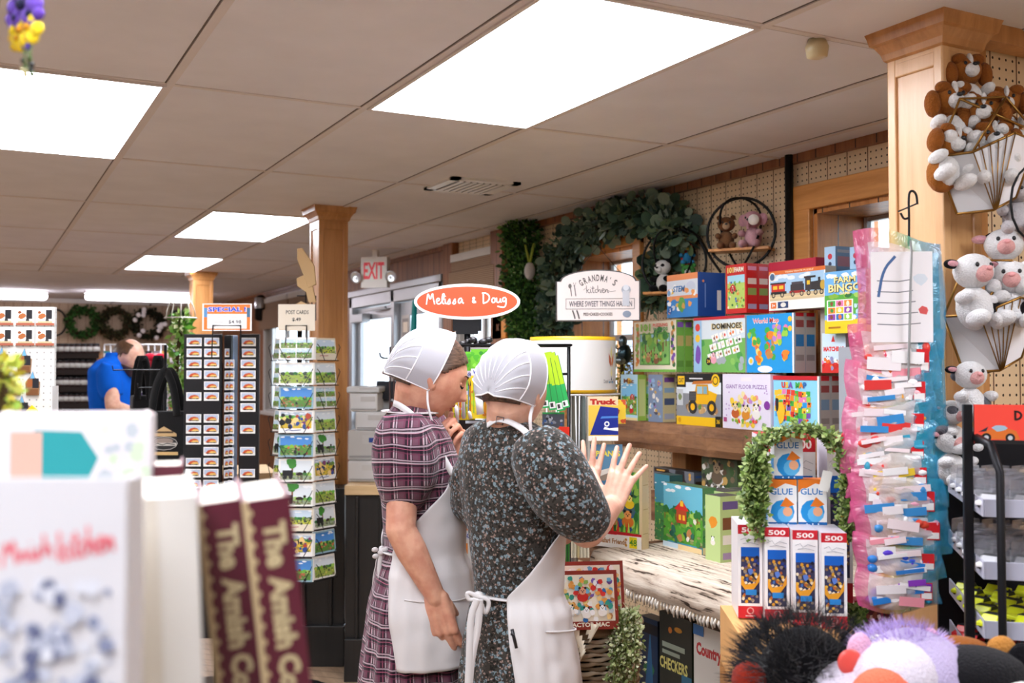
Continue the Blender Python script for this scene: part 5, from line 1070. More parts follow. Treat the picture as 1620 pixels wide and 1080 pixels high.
class Torso:
    """stack of elliptical rings: (centre, half front-back, half side)"""
    def __init__(s, st, f): s.st = st; s.f = Vector(f).normalized(); s.r = s.f.cross(Vector((0, 0, 1))).normalized()
    def ring(s, z):
        st = s.st
        if z >= st[0][0].z: return st[0]
        for a, b2 in zip(st, st[1:]):
            if b2[0].z <= z <= a[0].z:
                t = (a[0].z-z)/(a[0].z-b2[0].z); t2 = t*t*(3-2*t)*.5+t*.5; return (a[0].lerp(b2[0], t), a[1]+(b2[1]-a[1])*t2, a[2]+(b2[2]-a[2])*t2)
        return st[-1]
    def pt(s, z, th, off=0, fold=0, nf=17):
        c, a, b2 = s.ring(z); k = 1+fold*math.sin(nf*th+2.3*math.sin(3*th)); e = .92
        ct, sn = math.cos(th), math.sin(th); p = s.f*(math.copysign(abs(ct)**e, ct)*(a+off)*k)+s.r*(math.copysign(abs(sn)**e, sn)*(b2+off)*k); return Vector((c.x, c.y, z))+p
    def mesh(s, mb, z0, z1, n=96, m=70, fold=lambda z: 0, col='ffffff'):
        vs = []; fs = []
        for i in range(m+1):
            z = z0+(z1-z0)*i/m
            for j in range(n): vs.append(s.pt(z, 2*PI*j/n, 0, fold(z)))
        for i in range(m):
            for j in range(n): fs.append((i*n+j, (i+1)*n+j, (i+1)*n+(j+1) % n, i*n+(j+1) % n))
        fs.append(tuple(range(n))); fs.append(tuple(m*n+j for j in range(n))[::-1]); mb.add(vs, [f[::-1] for f in fs], col, True)
    def patch(s, mb, z0, z1, lo, hi, off, n=60, m=60, fold=lambda z: 0, wob=.002, hem=None, col='ffffff'):
        """sheet from z0 (top) down to z1, lo(z)/hi(z) angles; hem(th) shifts the bottom"""
        vs = []; fs = []
        for i in range(m+1):
            for j in range(n+1):
                t = i/m; z = z0+(z1-z0)*t; th = lo(z)+(hi(z)-lo(z))*j/n
                if hem: z = z0+(z1+hem(th)-z0)*t
                o = off(z, th) if callable(off) else off
                p = s.pt(z, th, o, fold(z)); nn = noise.noise(p*9)+.5*noise.noise(p*22); c = s.ring(z)[0]; dd = (p-Vector((c.x, c.y, z))).normalized(); vs.append(p+dd*wob*(nn+.6))
        for i in range(m):
            for j in range(n): fs.append((i*(n+1)+j, (i+1)*(n+1)+j, (i+1)*(n+1)+j+1, i*(n+1)+j+1))
        mb.add(vs, fs, col, True)
def kapp(M, root, flip=1):
    nf, nt_ = 96, 40; vs = []; fs = []; V = {}
    def P(ph, t, out=0):
        a = t*PI/2; Rr = math.cos(a)**.58 if t < 1 else 0.02; rip = 0
        if t > .36: rip = .0030*abs(math.sin(ph*9))**3*min(1, (t-.36)*8)*(1-.4*t)
        x = (.0855+rip+out)*Rr*math.sin(ph); z = .018+(.111+rip+out)*Rr*math.cos(ph)-.050*t**2.4; y = .016-(.132+out)*math.sin(a)-.010*(1-math.cos(ph))*(1-t)
        if z < 0: x *= 1-.6*min(.06, -z)/.06*.3
        return M @ Vector((x, y, z))
    L_ = 2.12
    for i in range(nt_+1):
        for j in range(nf+1): vs.append(P(-L_+2*L_*j/nf, i/nt_))
    for i in range(nt_):
        for j in range(nf): fs.append((i*(nf+1)+j, i*(nf+1)+j+1, (i+1)*(nf+1)+j+1, (i+1)*(nf+1)+j))
    m = MB(); m.add(vs, fs, 'ffffff', True); k = m.build('prayer_cap', 'organza', root, world=True, mods=[('SOLIDIFY', {'thickness': .0012})])
    m = MB(); m.tube([P(-L_+2*L_*j/60, 0, .001) for j in range(61)], .0022, 6, 'f4f2f6')
    m.build('cap_front_seam', 'fabric', k, world=True)
    m = MB(); m.tube([P(-L_+2*L_*j/60, .36, .0015) for j in range(61)], .0022, 6, 'f4f2f6'); m.build('cap_band_seam', 'fabric', k, world=True)
    m = MB(); m.tube([P(L_, t/14, .001) for t in range(15)]+[P(-L_, t/14, .001) for t in range(14, -1, -1)], .002, 6, 'f4f2f6'); m.build('cap_lower_seam', 'fabric', k, world=True)
    for q in range(-5, 6):
        m = MB(); ph = q*.34+.1; m.tube([P(ph, .37+.58*t/10, .0015) for t in range(11)], [.0016]*9+[.001, .0006], 5, 'f2f0f5'); m.build('cap_pleat', 'fabric', k, world=True)
    return P, L_
def ribbon(mb, pts, w, nrm, col='f4f2f0', th=.0015):
    pts = [Vector(p) for p in pts]; L1 = []; L2 = []
    for i, p in enumerate(pts):
        t = (pts[min(i+1, len(pts)-1)]-pts[max(i-1, 0)]).normalized(); s_ = t.cross(Vector(nrm)).normalized()*w/2; L1.append(p+s_); L2.append(p-s_)
    k = len(pts); mb.add(L1+L2, [(i, i+1, i+1+k, i+k) for i in range(k-1)], col, True)
REM = lambda v, sm=4: [('REMESH', {'mode': 'VOXEL', 'voxel_size': v, 'use_smooth_shade': True}), ('SMOOTH', {'factor': .5, 'iterations': sm})]
def smoothpts(p, n=2): return [Vector(q) for q in chaikin([tuple(a) for a in p], n)]
SOL = [('SOLIDIFY', {'thickness': .003})]
# ---------------------------------------------------------------- woman in plaid
def woman1():
    at = lambda x, y, d: CAM+ray(x, y)*d*1.05
    d0 = 2.76; a = .30; f = RT*math.cos(a)+FH*math.sin(a); base = at(662, 540, d0)
    root = thing('person', 'woman in a purple plaid dress with her hand at her chin', 'person', (base.x, base.y, 0))
    st = [(650, 640, .050, .055), (649, 650, .058, .10), (650, 663, .076, .150), (655, 695, .102, .165), (664, 745, .120, .160), (668, 800, .112, .138), (667, 868, .103, .125), (666, 900, .122, .150), (663, 960, .142, .175), (657, 1080, .155, .19)]
    S = [(at(x, y, d0+.02), p, q) for x, y, p, q in st]; last = S[-1][0]; S.append((Vector((last.x, last.y, .12)), .20, .24)); T = Torso(S, f)
    wz = S[6][0].z
    m = MB(); T.mesh(m, S[0][0].z, .12, fold=lambda z: 0 if z > wz-.02 else .05*min(1, (wz-z)/.3))
    for pts in ([(636, 655, .052), (637, 672, .072), (639, 700, .088), (641, 730, .092), (641, 760, .085), (638, 785, .066), (637, 803, .047)],):
        P = [at(x, y, 2.64) for x, y, r in pts]; m.tube(P, [r*.98 for x, y, r in pts], 26, 'ffffff')
    P = [at(x, y, d) for x, y, d in ((664, 660, 2.92), (684, 700, 2.97), (706, 750, 3.0), (718, 800, 2.99), (716, 790, 2.92))]; m.tube(P[:4], [.06, .085, .08, .06], 22, 'ffffff'); m.capsule(P[3], at(716, 762, 2.9), .05, .046, 16, 'ffffff')
    m.build('dress', 'plaid', root, world=True, mods=REM(.0065, 6))
    # body
    m = MB(); hc = at(680, 594, 2.77); M = frame(hc, f*.98+RT*.1, .40, 0.0) @ Matrix.Scale(1.06, 4); headmesh(m, M); ears(m, M)
    nb = at(652, 660, 2.80); m.capsule(nb, M @ Vector((0, -.030, -.045)), .056, .050, 18); m.capsule(nb, M @ Vector((0, .012, -.072)), .045, .038, 18)
    T2 = Torso([(c, x*.85, y*.85) for c, x, y in S[:-1]], f); T2.mesh(m, S[1][0].z, S[-2][0].z-.25, 40, 30)
    # right arm hanging
    sh = at(640, 700, 2.66); el = at(634, 838, 2.60); wr = at(690, 945, 2.60); limb(m, [sh, el], [.045, .040]); limb(m, [el, el.lerp(wr, .3), wr], [.040, .041, .026])
    hand(m, wr, UP*-.96+RT*.22, -FH*.97-RT*.15, -1, (.35, .5, .4), .5, (.12, .7), 1.12)
    # left arm to the chin
    e2 = at(716, 815, 2.92); w2 = at(707, 722, 2.80); limb(m, [at(664, 690, 2.92), e2], [.045, .04]); limb(m, [e2, e2.lerp(w2, .5), w2], [.038, .036, .026])
    hand(m, w2, RT*.45+UP*.88, FH*.75+RT*.55, 1, sc=.98, spread=.25, thumb=(.25, -.1), fc=[(1.05, 1.35, .5), (1.1, 1.35, .5), (1.15, 1.4, .5), (1.2, 1.4, .6)])
    for s in (-1, 1): q = Vector((last.x, last.y, 0))+T.r*s*.06; limb(m, [Vector((q.x, q.y, .80)), Vector((q.x, q.y, .45)), Vector((q.x, q.y, .06))], [.055, .048, .034])
    m.build('body', 'skin', root, world=True, mods=REM(.0029, 2))
    for s in (-1, 1):
        q = Vector((last.x, last.y, 0))+T.r*s*.06; m = MB(); m.ell(q+f*.05+Vector((0, 0, .045)), (.045, .125, .045), '171516', frame((0, 0, 0), f).to_3x3()); m.build('shoe', 'shoe', root, world=True)
    face_parts(M, root)
    m = MB(); headmesh(m, M, off=.006, cond=hair_cond, col='4a3428'); m.build('hair', 'hair_brown', root, world=True, mods=[('SOLIDIFY', {'thickness': .008, 'offset': -1})])
    P, L_ = kapp(M, root)
    for s in (1, -1):
        q0 = P(s*L_, .02); m = MB(); e = q0+Vector((0, 0, -.04)) if s < 0 else at(676, 640, 2.67)
        pts = [q0, e, at(686, 675, 2.67), at(694, 692, 2.68), at(697, 712, 2.69)] if s > 0 else [q0, at(674, 640, 2.80), at(682, 670, 2.72), at(690, 690, 2.69), at(699, 722, 2.70)]
        ribbon(m, smoothpts(pts), .006, -FH); m.build('cap_string', 'apron', root, world=True, mods=[('SOLIDIFY', {'thickness': .0012})])
    # apron
    Zy = lambda y: at(667, y, 2.74).z; D = math.radians
    def lerp_tab(tab): return lambda z: (lambda zz: next((a1+(b1-a1)*(a0-z)/(a0-b0) for (a0, a1), (b0, b1) in zip(zz, zz[1:]) if b0 <= z <= a0), zz[0][1] if z > zz[0][0] else zz[-1][1]))([(Zy(y), D(v)) for y, v in tab])
    hi = lerp_tab([(742, 66), (770, 78), (800, 100), (835, 125), (865, 146), (900, 142), (1040, 118)]); lo = lambda z: -hi(z)
    m = MB(); T.patch(m, Zy(742), Zy(1030), lo, hi, lambda z, th: .010+(.012 if z < wz else 0)*min(1, (wz-z)*4), wob=.007, fold=lambda z: .015 if z < wz else 0, hem=lambda th: -.012*math.sin(th))
    ap = m.build('apron', 'apron', root, world=True, mods=SOL)
    m = MB(); z_ = Zy(930); m.tube([T.pt(z_-.01*math.sin(v*.12), D(8+v*4.4), .026) for v in range(26)], .0025, 6, 'ffffff'); m.build('apron_pocket_edge', 'apron', ap, world=True)
    for s in (1, -1):
        th = s*hi(Zy(744)); p0 = T.pt(Zy(744), th, .014); m = MB(); ne = at(612, 640, 2.76) if s > 0 else at(640, 636, 2.86)
        mid = at(688, 700, 2.665) if s > 0 else at(700, 700, 2.9); mid2 = at(652, 655, 2.655) if s > 0 else at(680, 660, 2.9); ribbon(m, smoothpts([p0, mid, mid2, at(632, 641, 2.69) if s > 0 else at(662, 645, 2.88), at(622, 637, 2.74) if s > 0 else at(640, 640, 2.86)]), .017, (-FH if s > 0 else UP)); m.build('apron_strap', 'apron', ap, world=True, mods=SOL)
    m = MB(); ribbon(m, [T.pt(S[0][0].z-.018, th, .012) for th in [D(v) for v in range(40, 325, 15)]], .02, UP+f*.2); m.build('apron_collar_band', 'apron', ap, world=True, mods=SOL)
    kn = T.pt(wz, D(172), .018); m = MB(); m.ell(kn, (.009, .009, .008), 'f2f0ee')
    for q in ((-.016, .008), (-.014, -.010), (.012, .008)): m.ell(kn+RT*q[0]+UP*q[1], (.010, .006, .007), 'f2f0ee')
    ribbon(m, smoothpts([kn, kn-UP*.05-RT*.006, kn-UP*.10+RT*.004]), .012, -FH); m.build('apron_bow', 'apron', ap, world=True, mods=[('SOLIDIFY', {'thickness': .002})])
    m = MB(); ribbon(m, [T.pt(wz+.002, D(v), .008) for v in range(146, 216, 6)], .014, UP.cross(RT).cross(UP)*0+UP); m.build('waist_tie', 'apron', ap, world=True, mods=SOL)
woman1()
# ---------------------------------------------------------------- woman in dark floral dress
def woman2():
    d0 = 2.60; a = .80; f = RT*math.cos(a)+FH*math.sin(a); base = at(815, 540, d0)
    root = thing('person', 'woman seen from behind in a dark floral dress with both hands raised', 'person', (base.x, base.y, 0))
    st = [(800, 662, .050, .056), (800, 672, .062, .10), (804, 688, .076, .145), (808, 730, .100, .158), (811, 790, .110, .145), (813, 850, .100, .122), (814, 935, .088, .108), (815, 965, .106, .126), (813, 1020, .116, .136), (811, 1080, .122, .143)]
    S = [(at(x, y, d0+.02), p, q) for x, y, p, q in st]; last = S[-1][0]; S.append((Vector((last.x, last.y, .12)), .18, .21)); T = Torso(S, f); wz = S[6][0].z
    m = MB(); T.mesh(m, S[0][0].z, .12, fold=lambda z: .012 if z > wz else .012+.05*min(1, (wz-z)/.25))
    P = [(846, 694, 2.47, .058), (856, 715, 2.45, .078), (872, 745, 2.43, .086), (893, 780, 2.42, .084), (915, 808, 2.43, .074), (932, 824, 2.44, .062), (941, 832, 2.45, .050)]
    m.tube([at(x, y, d) for x, y, d, r in P], [r for *_, r in P], 26, 'ffffff')
    P = [(768, 712, 2.72, .048), (752, 748, 2.73, .062), (752, 785, 2.78, .076), (800, 800, 2.90, .08), (880, 815, 3.0, .06), (905, 800, 3.0, .045)]
    m.tube([at(x, y, d) for x, y, d, r in P], [r for *_, r in P], 24, 'ffffff')
    P = [(716, 768, 2.72, .018), (730, 755, 2.70, .038), (745, 765, 2.7, .055), (752, 800, 2.7, .052), (760, 835, 2.68, .03)]
    m.tube([at(x, y, d) for x, y, d, r in P], [r for *_, r in P], 20, 'ffffff')
    m.build('dress', 'floral', root, world=True, mods=REM(.0065, 6))
    m = MB(); hc = at(814, 615, 2.60); hf = RT*math.cos(1.02)+FH*math.sin(1.02); M = frame(hc, hf, .22, .04) @ Matrix.Scale(.99, 4); headmesh(m, M); ears(m, M)
    nb = at(803, 680, 2.62); m.capsule(nb, M @ Vector((0, -.028, -.045)), .055, .049, 18); m.capsule(nb, M @ Vector((0, .012, -.072)), .045, .038, 18)
    T2 = Torso([(c, x*.85, y*.85) for c, x, y in S[:-1]], f); T2.mesh(m, S[1][0].z, S[-2][0].z-.25, 40, 30)
    el = at(928, 838, 2.44); wr = at(968, 800, 2.60); limb(m, [at(850, 712, 2.47), el], [.045, .042]); limb(m, [el, el.lerp(wr, .4), wr], [.043, .040, .027])
    hand(m, wr, RT*.33+UP*.83+FH*.36, -FH*.9+UP*.36-RT*.2, -1, (.12, .18, .12), 1.15, (.85, .1), .98, fc=[(.1, .12, .1), (.05, .12, .1), (.08, .16, .1), (.12, .16, .12)])
    e2 = at(890, 840, 2.98); w2 = at(926, 788, 2.88); limb(m, [at(760, 710, 2.74), at(800, 800, 2.9), e2], [.045, .042, .04]); limb(m, [e2, w2], [.038, .026])
    hand(m, w2, RT*.12+UP*.92+FH*.3, -FH*.93+UP*.3+RT*.05, 1, (.12, .15, .1), 1.1, (1.2, .0), 1.0, fc=[(.08, .12, .1), (.05, .1, .1), (.1, .16, .1), (.14, .2, .1)])
    for s in (-1, 1): q = Vector((last.x, last.y, 0))+T.r*s*.06; limb(m, [Vector((q.x, q.y, .80)), Vector((q.x, q.y, .45)), Vector((q.x, q.y, .06))], [.055, .048, .034])
    m.build('body', 'skin_pale', root, world=True, mods=REM(.0030, 2))
    for s in (-1, 1):
        q = Vector((last.x, last.y, 0))+T.r*s*.06; m = MB(); m.ell(q+f*.05+Vector((0, 0, .045)), (.045, .125, .045), '171516', frame((0, 0, 0), f).to_3x3()); m.build('shoe', 'shoe', root, world=True)
    face_parts(M, root)
    m = MB(); headmesh(m, M, off=.006, cond=hair_cond, col='4a3428'); m.build('hair', 'hair_brown', root, world=True, mods=[('SOLIDIFY', {'thickness': .008, 'offset': -1})])
    P, L_ = kapp(M, root)
    for s in (1, -1):
        q0 = P(s*L_, .03); m = MB(); pts = [q0, at(838, 660, 2.50), at(840, 682, 2.50)] if s > 0 else [q0, at(783, 655, 2.60), at(781, 668, 2.59)]
        ribbon(m, smoothpts(pts), .008, -FH); m.build('cap_string', 'apron', root, world=True, mods=[('SOLIDIFY', {'thickness': .0012})])
    Zy = lambda y: at(812, y, 2.56).z; D = math.radians
    def lerp_tab(tab): return lambda z: (lambda zz: next((a1+(b1-a1)*(a0-z)/(a0-b0) for (a0, a1), (b0, b1) in zip(zz, zz[1:]) if b0 <= z <= a0), zz[0][1] if z > zz[0][0] else zz[-1][1]))([(Zy(y), D(v)) for y, v in tab])
    hi = lerp_tab([(790, 50), (822, 72), (860, 96), (900, 122), (938, 152), (1000, 146), (1090, 134), (1300, 120)]); lo = lambda z: -min(hi(z), D(92))
    m = MB(); T.patch(m, Zy(790), Zy(1290), lo, hi, lambda z, th: .010+(.016 if z < wz else 0)*min(1, abs(wz-z)*5), m=90, wob=.007, fold=lambda z: .015 if z < wz else 0)
    ap = m.build('apron', 'apron', root, world=True, mods=SOL)
    m = MB(); z_ = Zy(1012); m.tube([T.pt(z_+.0016*v, D(8+v*4), .028) for v in range(26)], .0025, 6, 'ffffff'); m.build('apron_pocket_edge', 'apron', ap, world=True)
    pen0 = at(812, 1000, 2.42); m = MB(); m.tube([at(810, 995, 2.43), at(817, 1025, 2.425)], [.0045, .004], 8, '1c1c22'); m.bar(at(808, 1002, 2.425), at(814, 1005, 2.425), .014, .004, '1c1c22'); m.build('pen', 'plastic', label='black pen clipped to the white apron of the woman seen from behind', cat='pen')
    m = MB(); ribbon(m, [T.pt(wz+.002, D(v), .010) for v in range(150, 215, 5)], .02, UP); m.build('waist_tie', 'apron', ap, world=True, mods=SOL)
    kn = at(757, 944, 2.50); m = MB(); m.ell(kn, (.014, .014, .014), 'f2f0ee')
    for s, pts in ((1, [(757, 944), (776, 948), (768, 975), (760, 950)]), (-1, [(757, 944), (738, 935), (741, 950), (757, 946)])): m.tube(smoothpts([at(x, y, 2.49) for x, y in pts]), .0055, 8, 'f2f0ee')
    m.build('bow', 'apron', root, world=True)
    for pts in ([(755, 948), (744, 975), (743, 1030), (740, 1095)], [(759, 948), (757, 990), (746, 1040), (742, 1090)]):
        m = MB(); ribbon(m, smoothpts([at(x, y, 2.475) for x, y in pts]), .017, -FH); m.build('apron_tie_end', 'apron', ap, world=True, mods=SOL)
    # neck strap with adjusting ring, seen over the collar
    m = MB(); ribbon(m, smoothpts([at(770, 672, 2.56), at(783, 664, 2.55), at(796, 663, 2.53), at(815, 670, 2.51), at(835, 684, 2.46), at(862, 720, 2.40)]), .017, UP*.6-FH*.5); m.build('neck_strap', 'apron', ap, world=True, mods=SOL)
    m = MB(); c = at(790, 665, 2.527); m.tube([c+RT*a1+UP*b1 for a1, b1 in ((-.009, -.009), (.008, -.011), (.011, .007), (-.006, .010))], .0016, 6, '4a4a50', closed=True); m.build('strap_ring', 'metal', root, world=True)
woman2()
# ---------------------------------------------------------------- man in blue polo
def man():
    d0 = 6.8; a = .25; f = RT*math.cos(a)+FH*math.sin(a)*-1; base = at(187, 540, d0)
    root = thing('person', 'balding bearded man in a bright blue polo shirt looking down behind the bags', 'person', (base.x, base.y, 0))
    st = [(187, 563, .055, .06), (182, 570, .085, .15), (178, 585, .11, .20), (180, 620, .125, .20), (182, 665, .125, .175), (184, 720, .125, .17), (184, 760, .13, .18)]
    S = [(at(x, y, d0), p, q) for x, y, p, q in st]; T = Torso(S, f); m = MB(); T.mesh(m, S[0][0].z, S[-1][0].z, 60, 50, fold=lambda z: .012)
    m.tube([at(x, y, 6.6) for x, y in ((176, 575), (172, 590), (174, 610), (178, 628))], [.06, .075, .08, .068], 18, 'ffffff'); m.tube([at(x, y, 7.0) for x, y in ((186, 578), (188, 600), (192, 625))], [.06, .075, .065], 16, 'ffffff')
    m.tube([T.pt(S[0][0].z+.01, t*PI/6, .008) for t in range(12)], .018, 8, 'ffffff', closed=True)
    m.build('polo_shirt', 'polo', root, world=True, mods=REM(.011, 4))
    m = MB(); hc = at(203, 565, 6.8); M = frame(hc, f, .42) @ Matrix.Scale(1.08, 4); headmesh(m, M, 60, 50); ears(m, M); m.capsule(at(187, 575, 6.8), M @ Vector((0, -.02, -.05)), .065, .058, 16)
    el = at(178, 642, 6.55); wr = at(212, 652, 6.7); limb(m, [at(176, 590, 6.6), el, wr], [.05, .045, .03]); hand(m, wr, RT*.9-UP*.3, UP*.7-FH*.4, -1, (.4, .4, .3), .4)
    el = at(195, 640, 7.0); wr = at(226, 650, 6.85); limb(m, [at(188, 590, 7.0), el, wr], [.05, .045, .03]); hand(m, wr, RT*.9-UP*.3, UP*.7+FH*.4, 1, (.4, .4, .3), .4)
    c = S[-1][0]
    for s in (-1, 1): q = Vector((c.x, c.y, 0))+T.r*s*.1; limb(m, [Vector((q.x, q.y, .8)), Vector((q.x, q.y, .06))], [.07, .04])
    T2 = Torso([(c_, x*.85, y*.85) for c_, x, y in S], f); T2.mesh(m, S[1][0].z, S[-1][0].z, 30, 20)
    m.build('body', 'skin_pale', root, world=True, mods=REM(.008, 2))
    m = MB()
    for s in (-1, 1): q = Vector((c.x, c.y, 0))+T.r*s*.1; m.tube([Vector((q.x, q.y, .95)), Vector((q.x, q.y, .5)), Vector((q.x, q.y, .08))], [.11, .09, .08], 16, 'ffffff')
    m.build('trousers', 'trousers', root, world=True, mods=REM(.015, 2))
    for s in (-1, 1): q = Vector((c.x, c.y, 0))+T.r*s*.1; m = MB(); m.ell(q+f*.06+Vector((0, 0, .05)), (.05, .15, .05), '171516', frame((0, 0, 0), f).to_3x3()); m.build('shoe', 'shoe', root, world=True)
    face_parts(M, root)
    m = MB(); headmesh(m, M, off=.006, cond=lambda d: (d[1] < .35 and .0 < d[2] < .80 and not (d[1] > .05 and d[2] < .25)) or (d[1] < -.35 and d[2] > -.4), col='4a3020'); m.build('hair', 'hair_short', root, world=True, mods=[('SOLIDIFY', {'thickness': .008, 'offset': -1})])
    m = MB(); headmesh(m, M, off=.006, cond=lambda d: d[2] < -.30 and d[1] > .0 and not (abs(d[0]) < .22 and d[2] > -.62), col='4a3020'); m.build('beard', 'hair_short', root, world=True, mods=[('SOLIDIFY', {'thickness': .006, 'offset': -1})])
man()
# ================================================================ signs, racks and greenery between the women and the wall
D_ = math.radians
def oval_sign():
    d = 3.25; c = at(739, 477, d); r = thing('oval_sign', 'red oval toy-brand sign with white handwriting on a black post', 'sign', tuple(c), -YAW)
    a, b2 = 84/F*d, 28.5/F*d; n = 64
    m = MB(); ov = lambda k: [(a*k*math.cos(2*PI*i/n), (b2-(1-k)*a)*math.sin(2*PI*i/n)) for i in range(n)]
    m.prism(ov(1), (0, 0, 0), (1, 0, 0), (0, 0, 1), .006, 'f6f3f2')
    cv = m.front(-a, a, 0, -b2, b2); cv.poly([(.5+.5*x/a, .5+.5*y/b2) for x, y in ov(.945)], 'f4522a')
    script_text(cv, 'Melissa', .11, .42, .36, .30, 'f8f4f2', .0042, .02); script_text(cv, '&', .545, .46, .05, .20, 'f8f4f2', .0038); script_text(cv, 'Doug', .64, .45, .24, .30, 'f8f4f2', .0044, .02)
    m.build('sign_face', 'card', r)
    m = MB(); m.box(-.045, .045, .006, .02, -b2-.035, -b2+.01, '1c1c1e'); m.box(-.035, .035, .0, .02, -b2-.045, -b2-.02, '1c1c1e'); m.tube([(0, .014, -b2-.03), (0, .014, -c.z+.05)], .010, 10, '1c1c1e'); m.build('sign_post', 'wire', r)
    return c
c = oval_sign()
# pack rack
RD = 3.22
r = thing('pack_rack', 'black wire rack of hanging activity packs behind the two women', 'rack', (at(800, 540, RD).x, at(800, 540, RD).y, 0), -YAW)
rz = at(800, 546, RD).z; W = lambda px: (px-800)/F*RD
def wire(name, pts, rad=.003, mat='wire', parent=None, col='161618', n=6, closed=False):
    m = MB(); m.tube(pts, rad, n, col, closed=closed); return m.build(name, mat, parent)
for y in (-.03, .12): wire('top_rail', [(W(726), y, rz), (W(903), y, rz)], .004, parent=r)
for x in (726, 903):
    wire('side_rail', [(W(x), -.03, rz), (W(x), .12, rz)], .004, parent=r); wire('upright', [(W(x), .12, rz), (W(x), .12, .04)], .006, parent=r)
for z in (rz-.09, rz-.33, rz-.75): wire('cross_bar', [(W(726), .12, z), (W(903), .12, z)], .004, parent=r)
m = MB()
for k in range(6): m.ell((W(732)+.016*k, -.02+.01*(k % 2), rz+.004+.006*(k % 3)), (.014, .012, .010), '18181a')
m.build('clip_cluster', 'plastic', r)
m = MB(); m.lathe([(.16, 0), (.16, .02), (.03, .04), (.012, .06)], 24, '161618'); m.build('base', 'blackmetal', r)
m = MB(); m.tube([(0, .12, .04), (0, .12, rz)], .012, 8, '161618'); m.build('centre_pole', 'blackmetal', r)
def pack(px0, px1, py0, py1, d, lab, cat, art, back='ffffff', grp=None, tilt=0, thick=.008, loop=True, yaw=0, name='activity_pack', ref=None):
    a = at(px0, py1, d); b2 = at(px1, py1, d); t = at(px0, py0, d); w = (b2-a).length; h = t.z-a.z; cx = (a+b2)/2
    m = MB(); m.box(-w/2, w/2, 0, thick, 0, h, back); cv = m.front(-w/2, w/2, 0, 0, h); art(cv, R_(int(px0*7+py0)))
    return m.build(name, 'card', label=lab, cat=cat, group=grp, loc=(cx.x, cx.y, a.z), rot=(0, tilt, -YAW+yaw))
def art_crayon(c, g):
    c.rect(0, 0, 1, 1, 'f2d62c'); c.rect(0, .72, 1, 1, '6fc22f'); c.blobs(0, .7, 1, 1, 14, ['4fae2a', '8fd84a', '2f8f2a'], .1, .2, g); c.rect(0, .62, 1, .72, 'e9e4f2'); c.text('Wonder', .5, .67, .06, '4a5ab0', .8, .04)
    c.blobs(.05, .05, .95, .6, 24, ['f2d62c', 'e8b01c', 'c9d83a', 'f6f2e4', 'd8862c'], .08, .16, g)
    for k in range(7): x = .12+.12*k; c.rect(x, .08, x+.06, .5, ['8fc22f', 'f2e22c', 'f6f6f2', 'e2452c', '4a8fd0', 'f58a2c', '6fae2f'][k]); c.poly([(x, .5), (x+.06, .5), (x+.03, .58)], '2a2a2a')
for k, (x0, x1, y0, y1) in enumerate(((722, 752, 556, 664), (745, 775, 552, 662), (770, 800, 556, 664), (716, 740, 600, 664))):
    pack(x0, x1, y0, y1, RD-.04-.02*k, 'bright yellow and green crayon activity pack, %s on the rack between the two caps' % ['left', 'middle', 'right', 'lowest left'][k], 'activity pack', art_crayon)
m = MB(); p = at(763, 600, RD-.13)
for k, (dx, col) in enumerate(((-.045, 'f4f4f0'), (-.018, 'f4f4f0'), (.012, 'f4f4f0'))): pass
for k, (x, y0, y1, col) in enumerate(((734, 588, 662, 'f4f6f8'), (724, 640, 664, 'f4f6f8'), (745, 650, 662, 'f4f6f8'))):
    a = at(x, y1, RD-.14); b2 = at(x-3, y0, RD-.14); m = MB(); m.tube([a, a.lerp(b2, .85), b2], [.0055, .0055, .002], 8, col); m.build('white_crayon', 'plastic', label='white jumbo crayon sticking up on the pack rack, %s' % ['the tallest', 'leftmost short one', 'rightmost short one'][k], cat='crayon', group='white crayons')
a = at(760, 655, RD-.15); b2 = at(754, 598, RD-.15); m = MB(); m.tube([a, a.lerp(b2, .5)], .011, 10, 'f2f4f8'); m.tube([a.lerp(b2, .5), b2], .0112, 10, 'e2321e'); m.build('red_marker', 'plastic', label='thick red and white marker on the pack rack between the two women', cat='marker')
pack(727, 773, 664, 692, RD-.05, 'black pack with a red dot between the two women', 'activity pack', lambda c, g: (c.rect(0, 0, 1, 1, '141416'), c.disc(.55, .4, .1, 'c8202c'), c.rect(.2, .8, .9, .95, 'cfdbe8')), back='141416')
pack(718, 760, 692, 735, RD-.03, 'orange pack hanging lowest between the two women', 'activity pack', lambda c, g: (c.rect(0, 0, 1, 1, 'e8752c'), c.blobs(0, 0, 1, 1, 10, ['c8401c', 'f2a23a', '3a2a20'], .1, .2, g)), back='e8752c')
def art_folder(c1, c2, bar='f2f2f0'):
    return lambda c, g: (c.rect(0, 0, 1, 1, c1), c.rect(0, 0, 1, .45, c2), c.rect(.35, .12, .42, .92, '2f6f3a' if c1[0] != 'e' and c1[0] != 'f' else '8a3a1c'), c.rect(.1, .03, .9, .14, bar), c.rect(.2, .05, .5, .12, '3a3a3a'))
for k, (x0, x1, y0, y1, dy) in enumerate(((856, 874, 560, 645, .0), (868, 885, 556, 648, -.05), (880, 895, 556, 650, -.10), (890, 902, 560, 645, -.15))):
    pack(x0, x1, y0, y1, RD+.02+dy, 'lime and green hanging wipe-off folder, %s from the left' % ['first', 'second', 'third', 'fourth'][k], 'folder', art_folder('b4dc2a', '2fae5a'), back='2a8f4a', tilt=-.10-.05*k, thick=.004, yaw=-.5, grp='green hanging folders', name='hanging_folder')
pack(858, 893, 652, 678, RD, 'grey and black patterned pack under the green folders', 'activity pack', lambda c, g: (c.rect(0, 0, 1, 1, '4a4f58'), c.blobs(0, 0, 1, 1, 20, ['8a8f98', '23252a', 'b0b6c0', '3a5a8f'], .06, .1, g), c.rect(0, .9, 1, 1, '2f9a4a')), back='4a4f58')
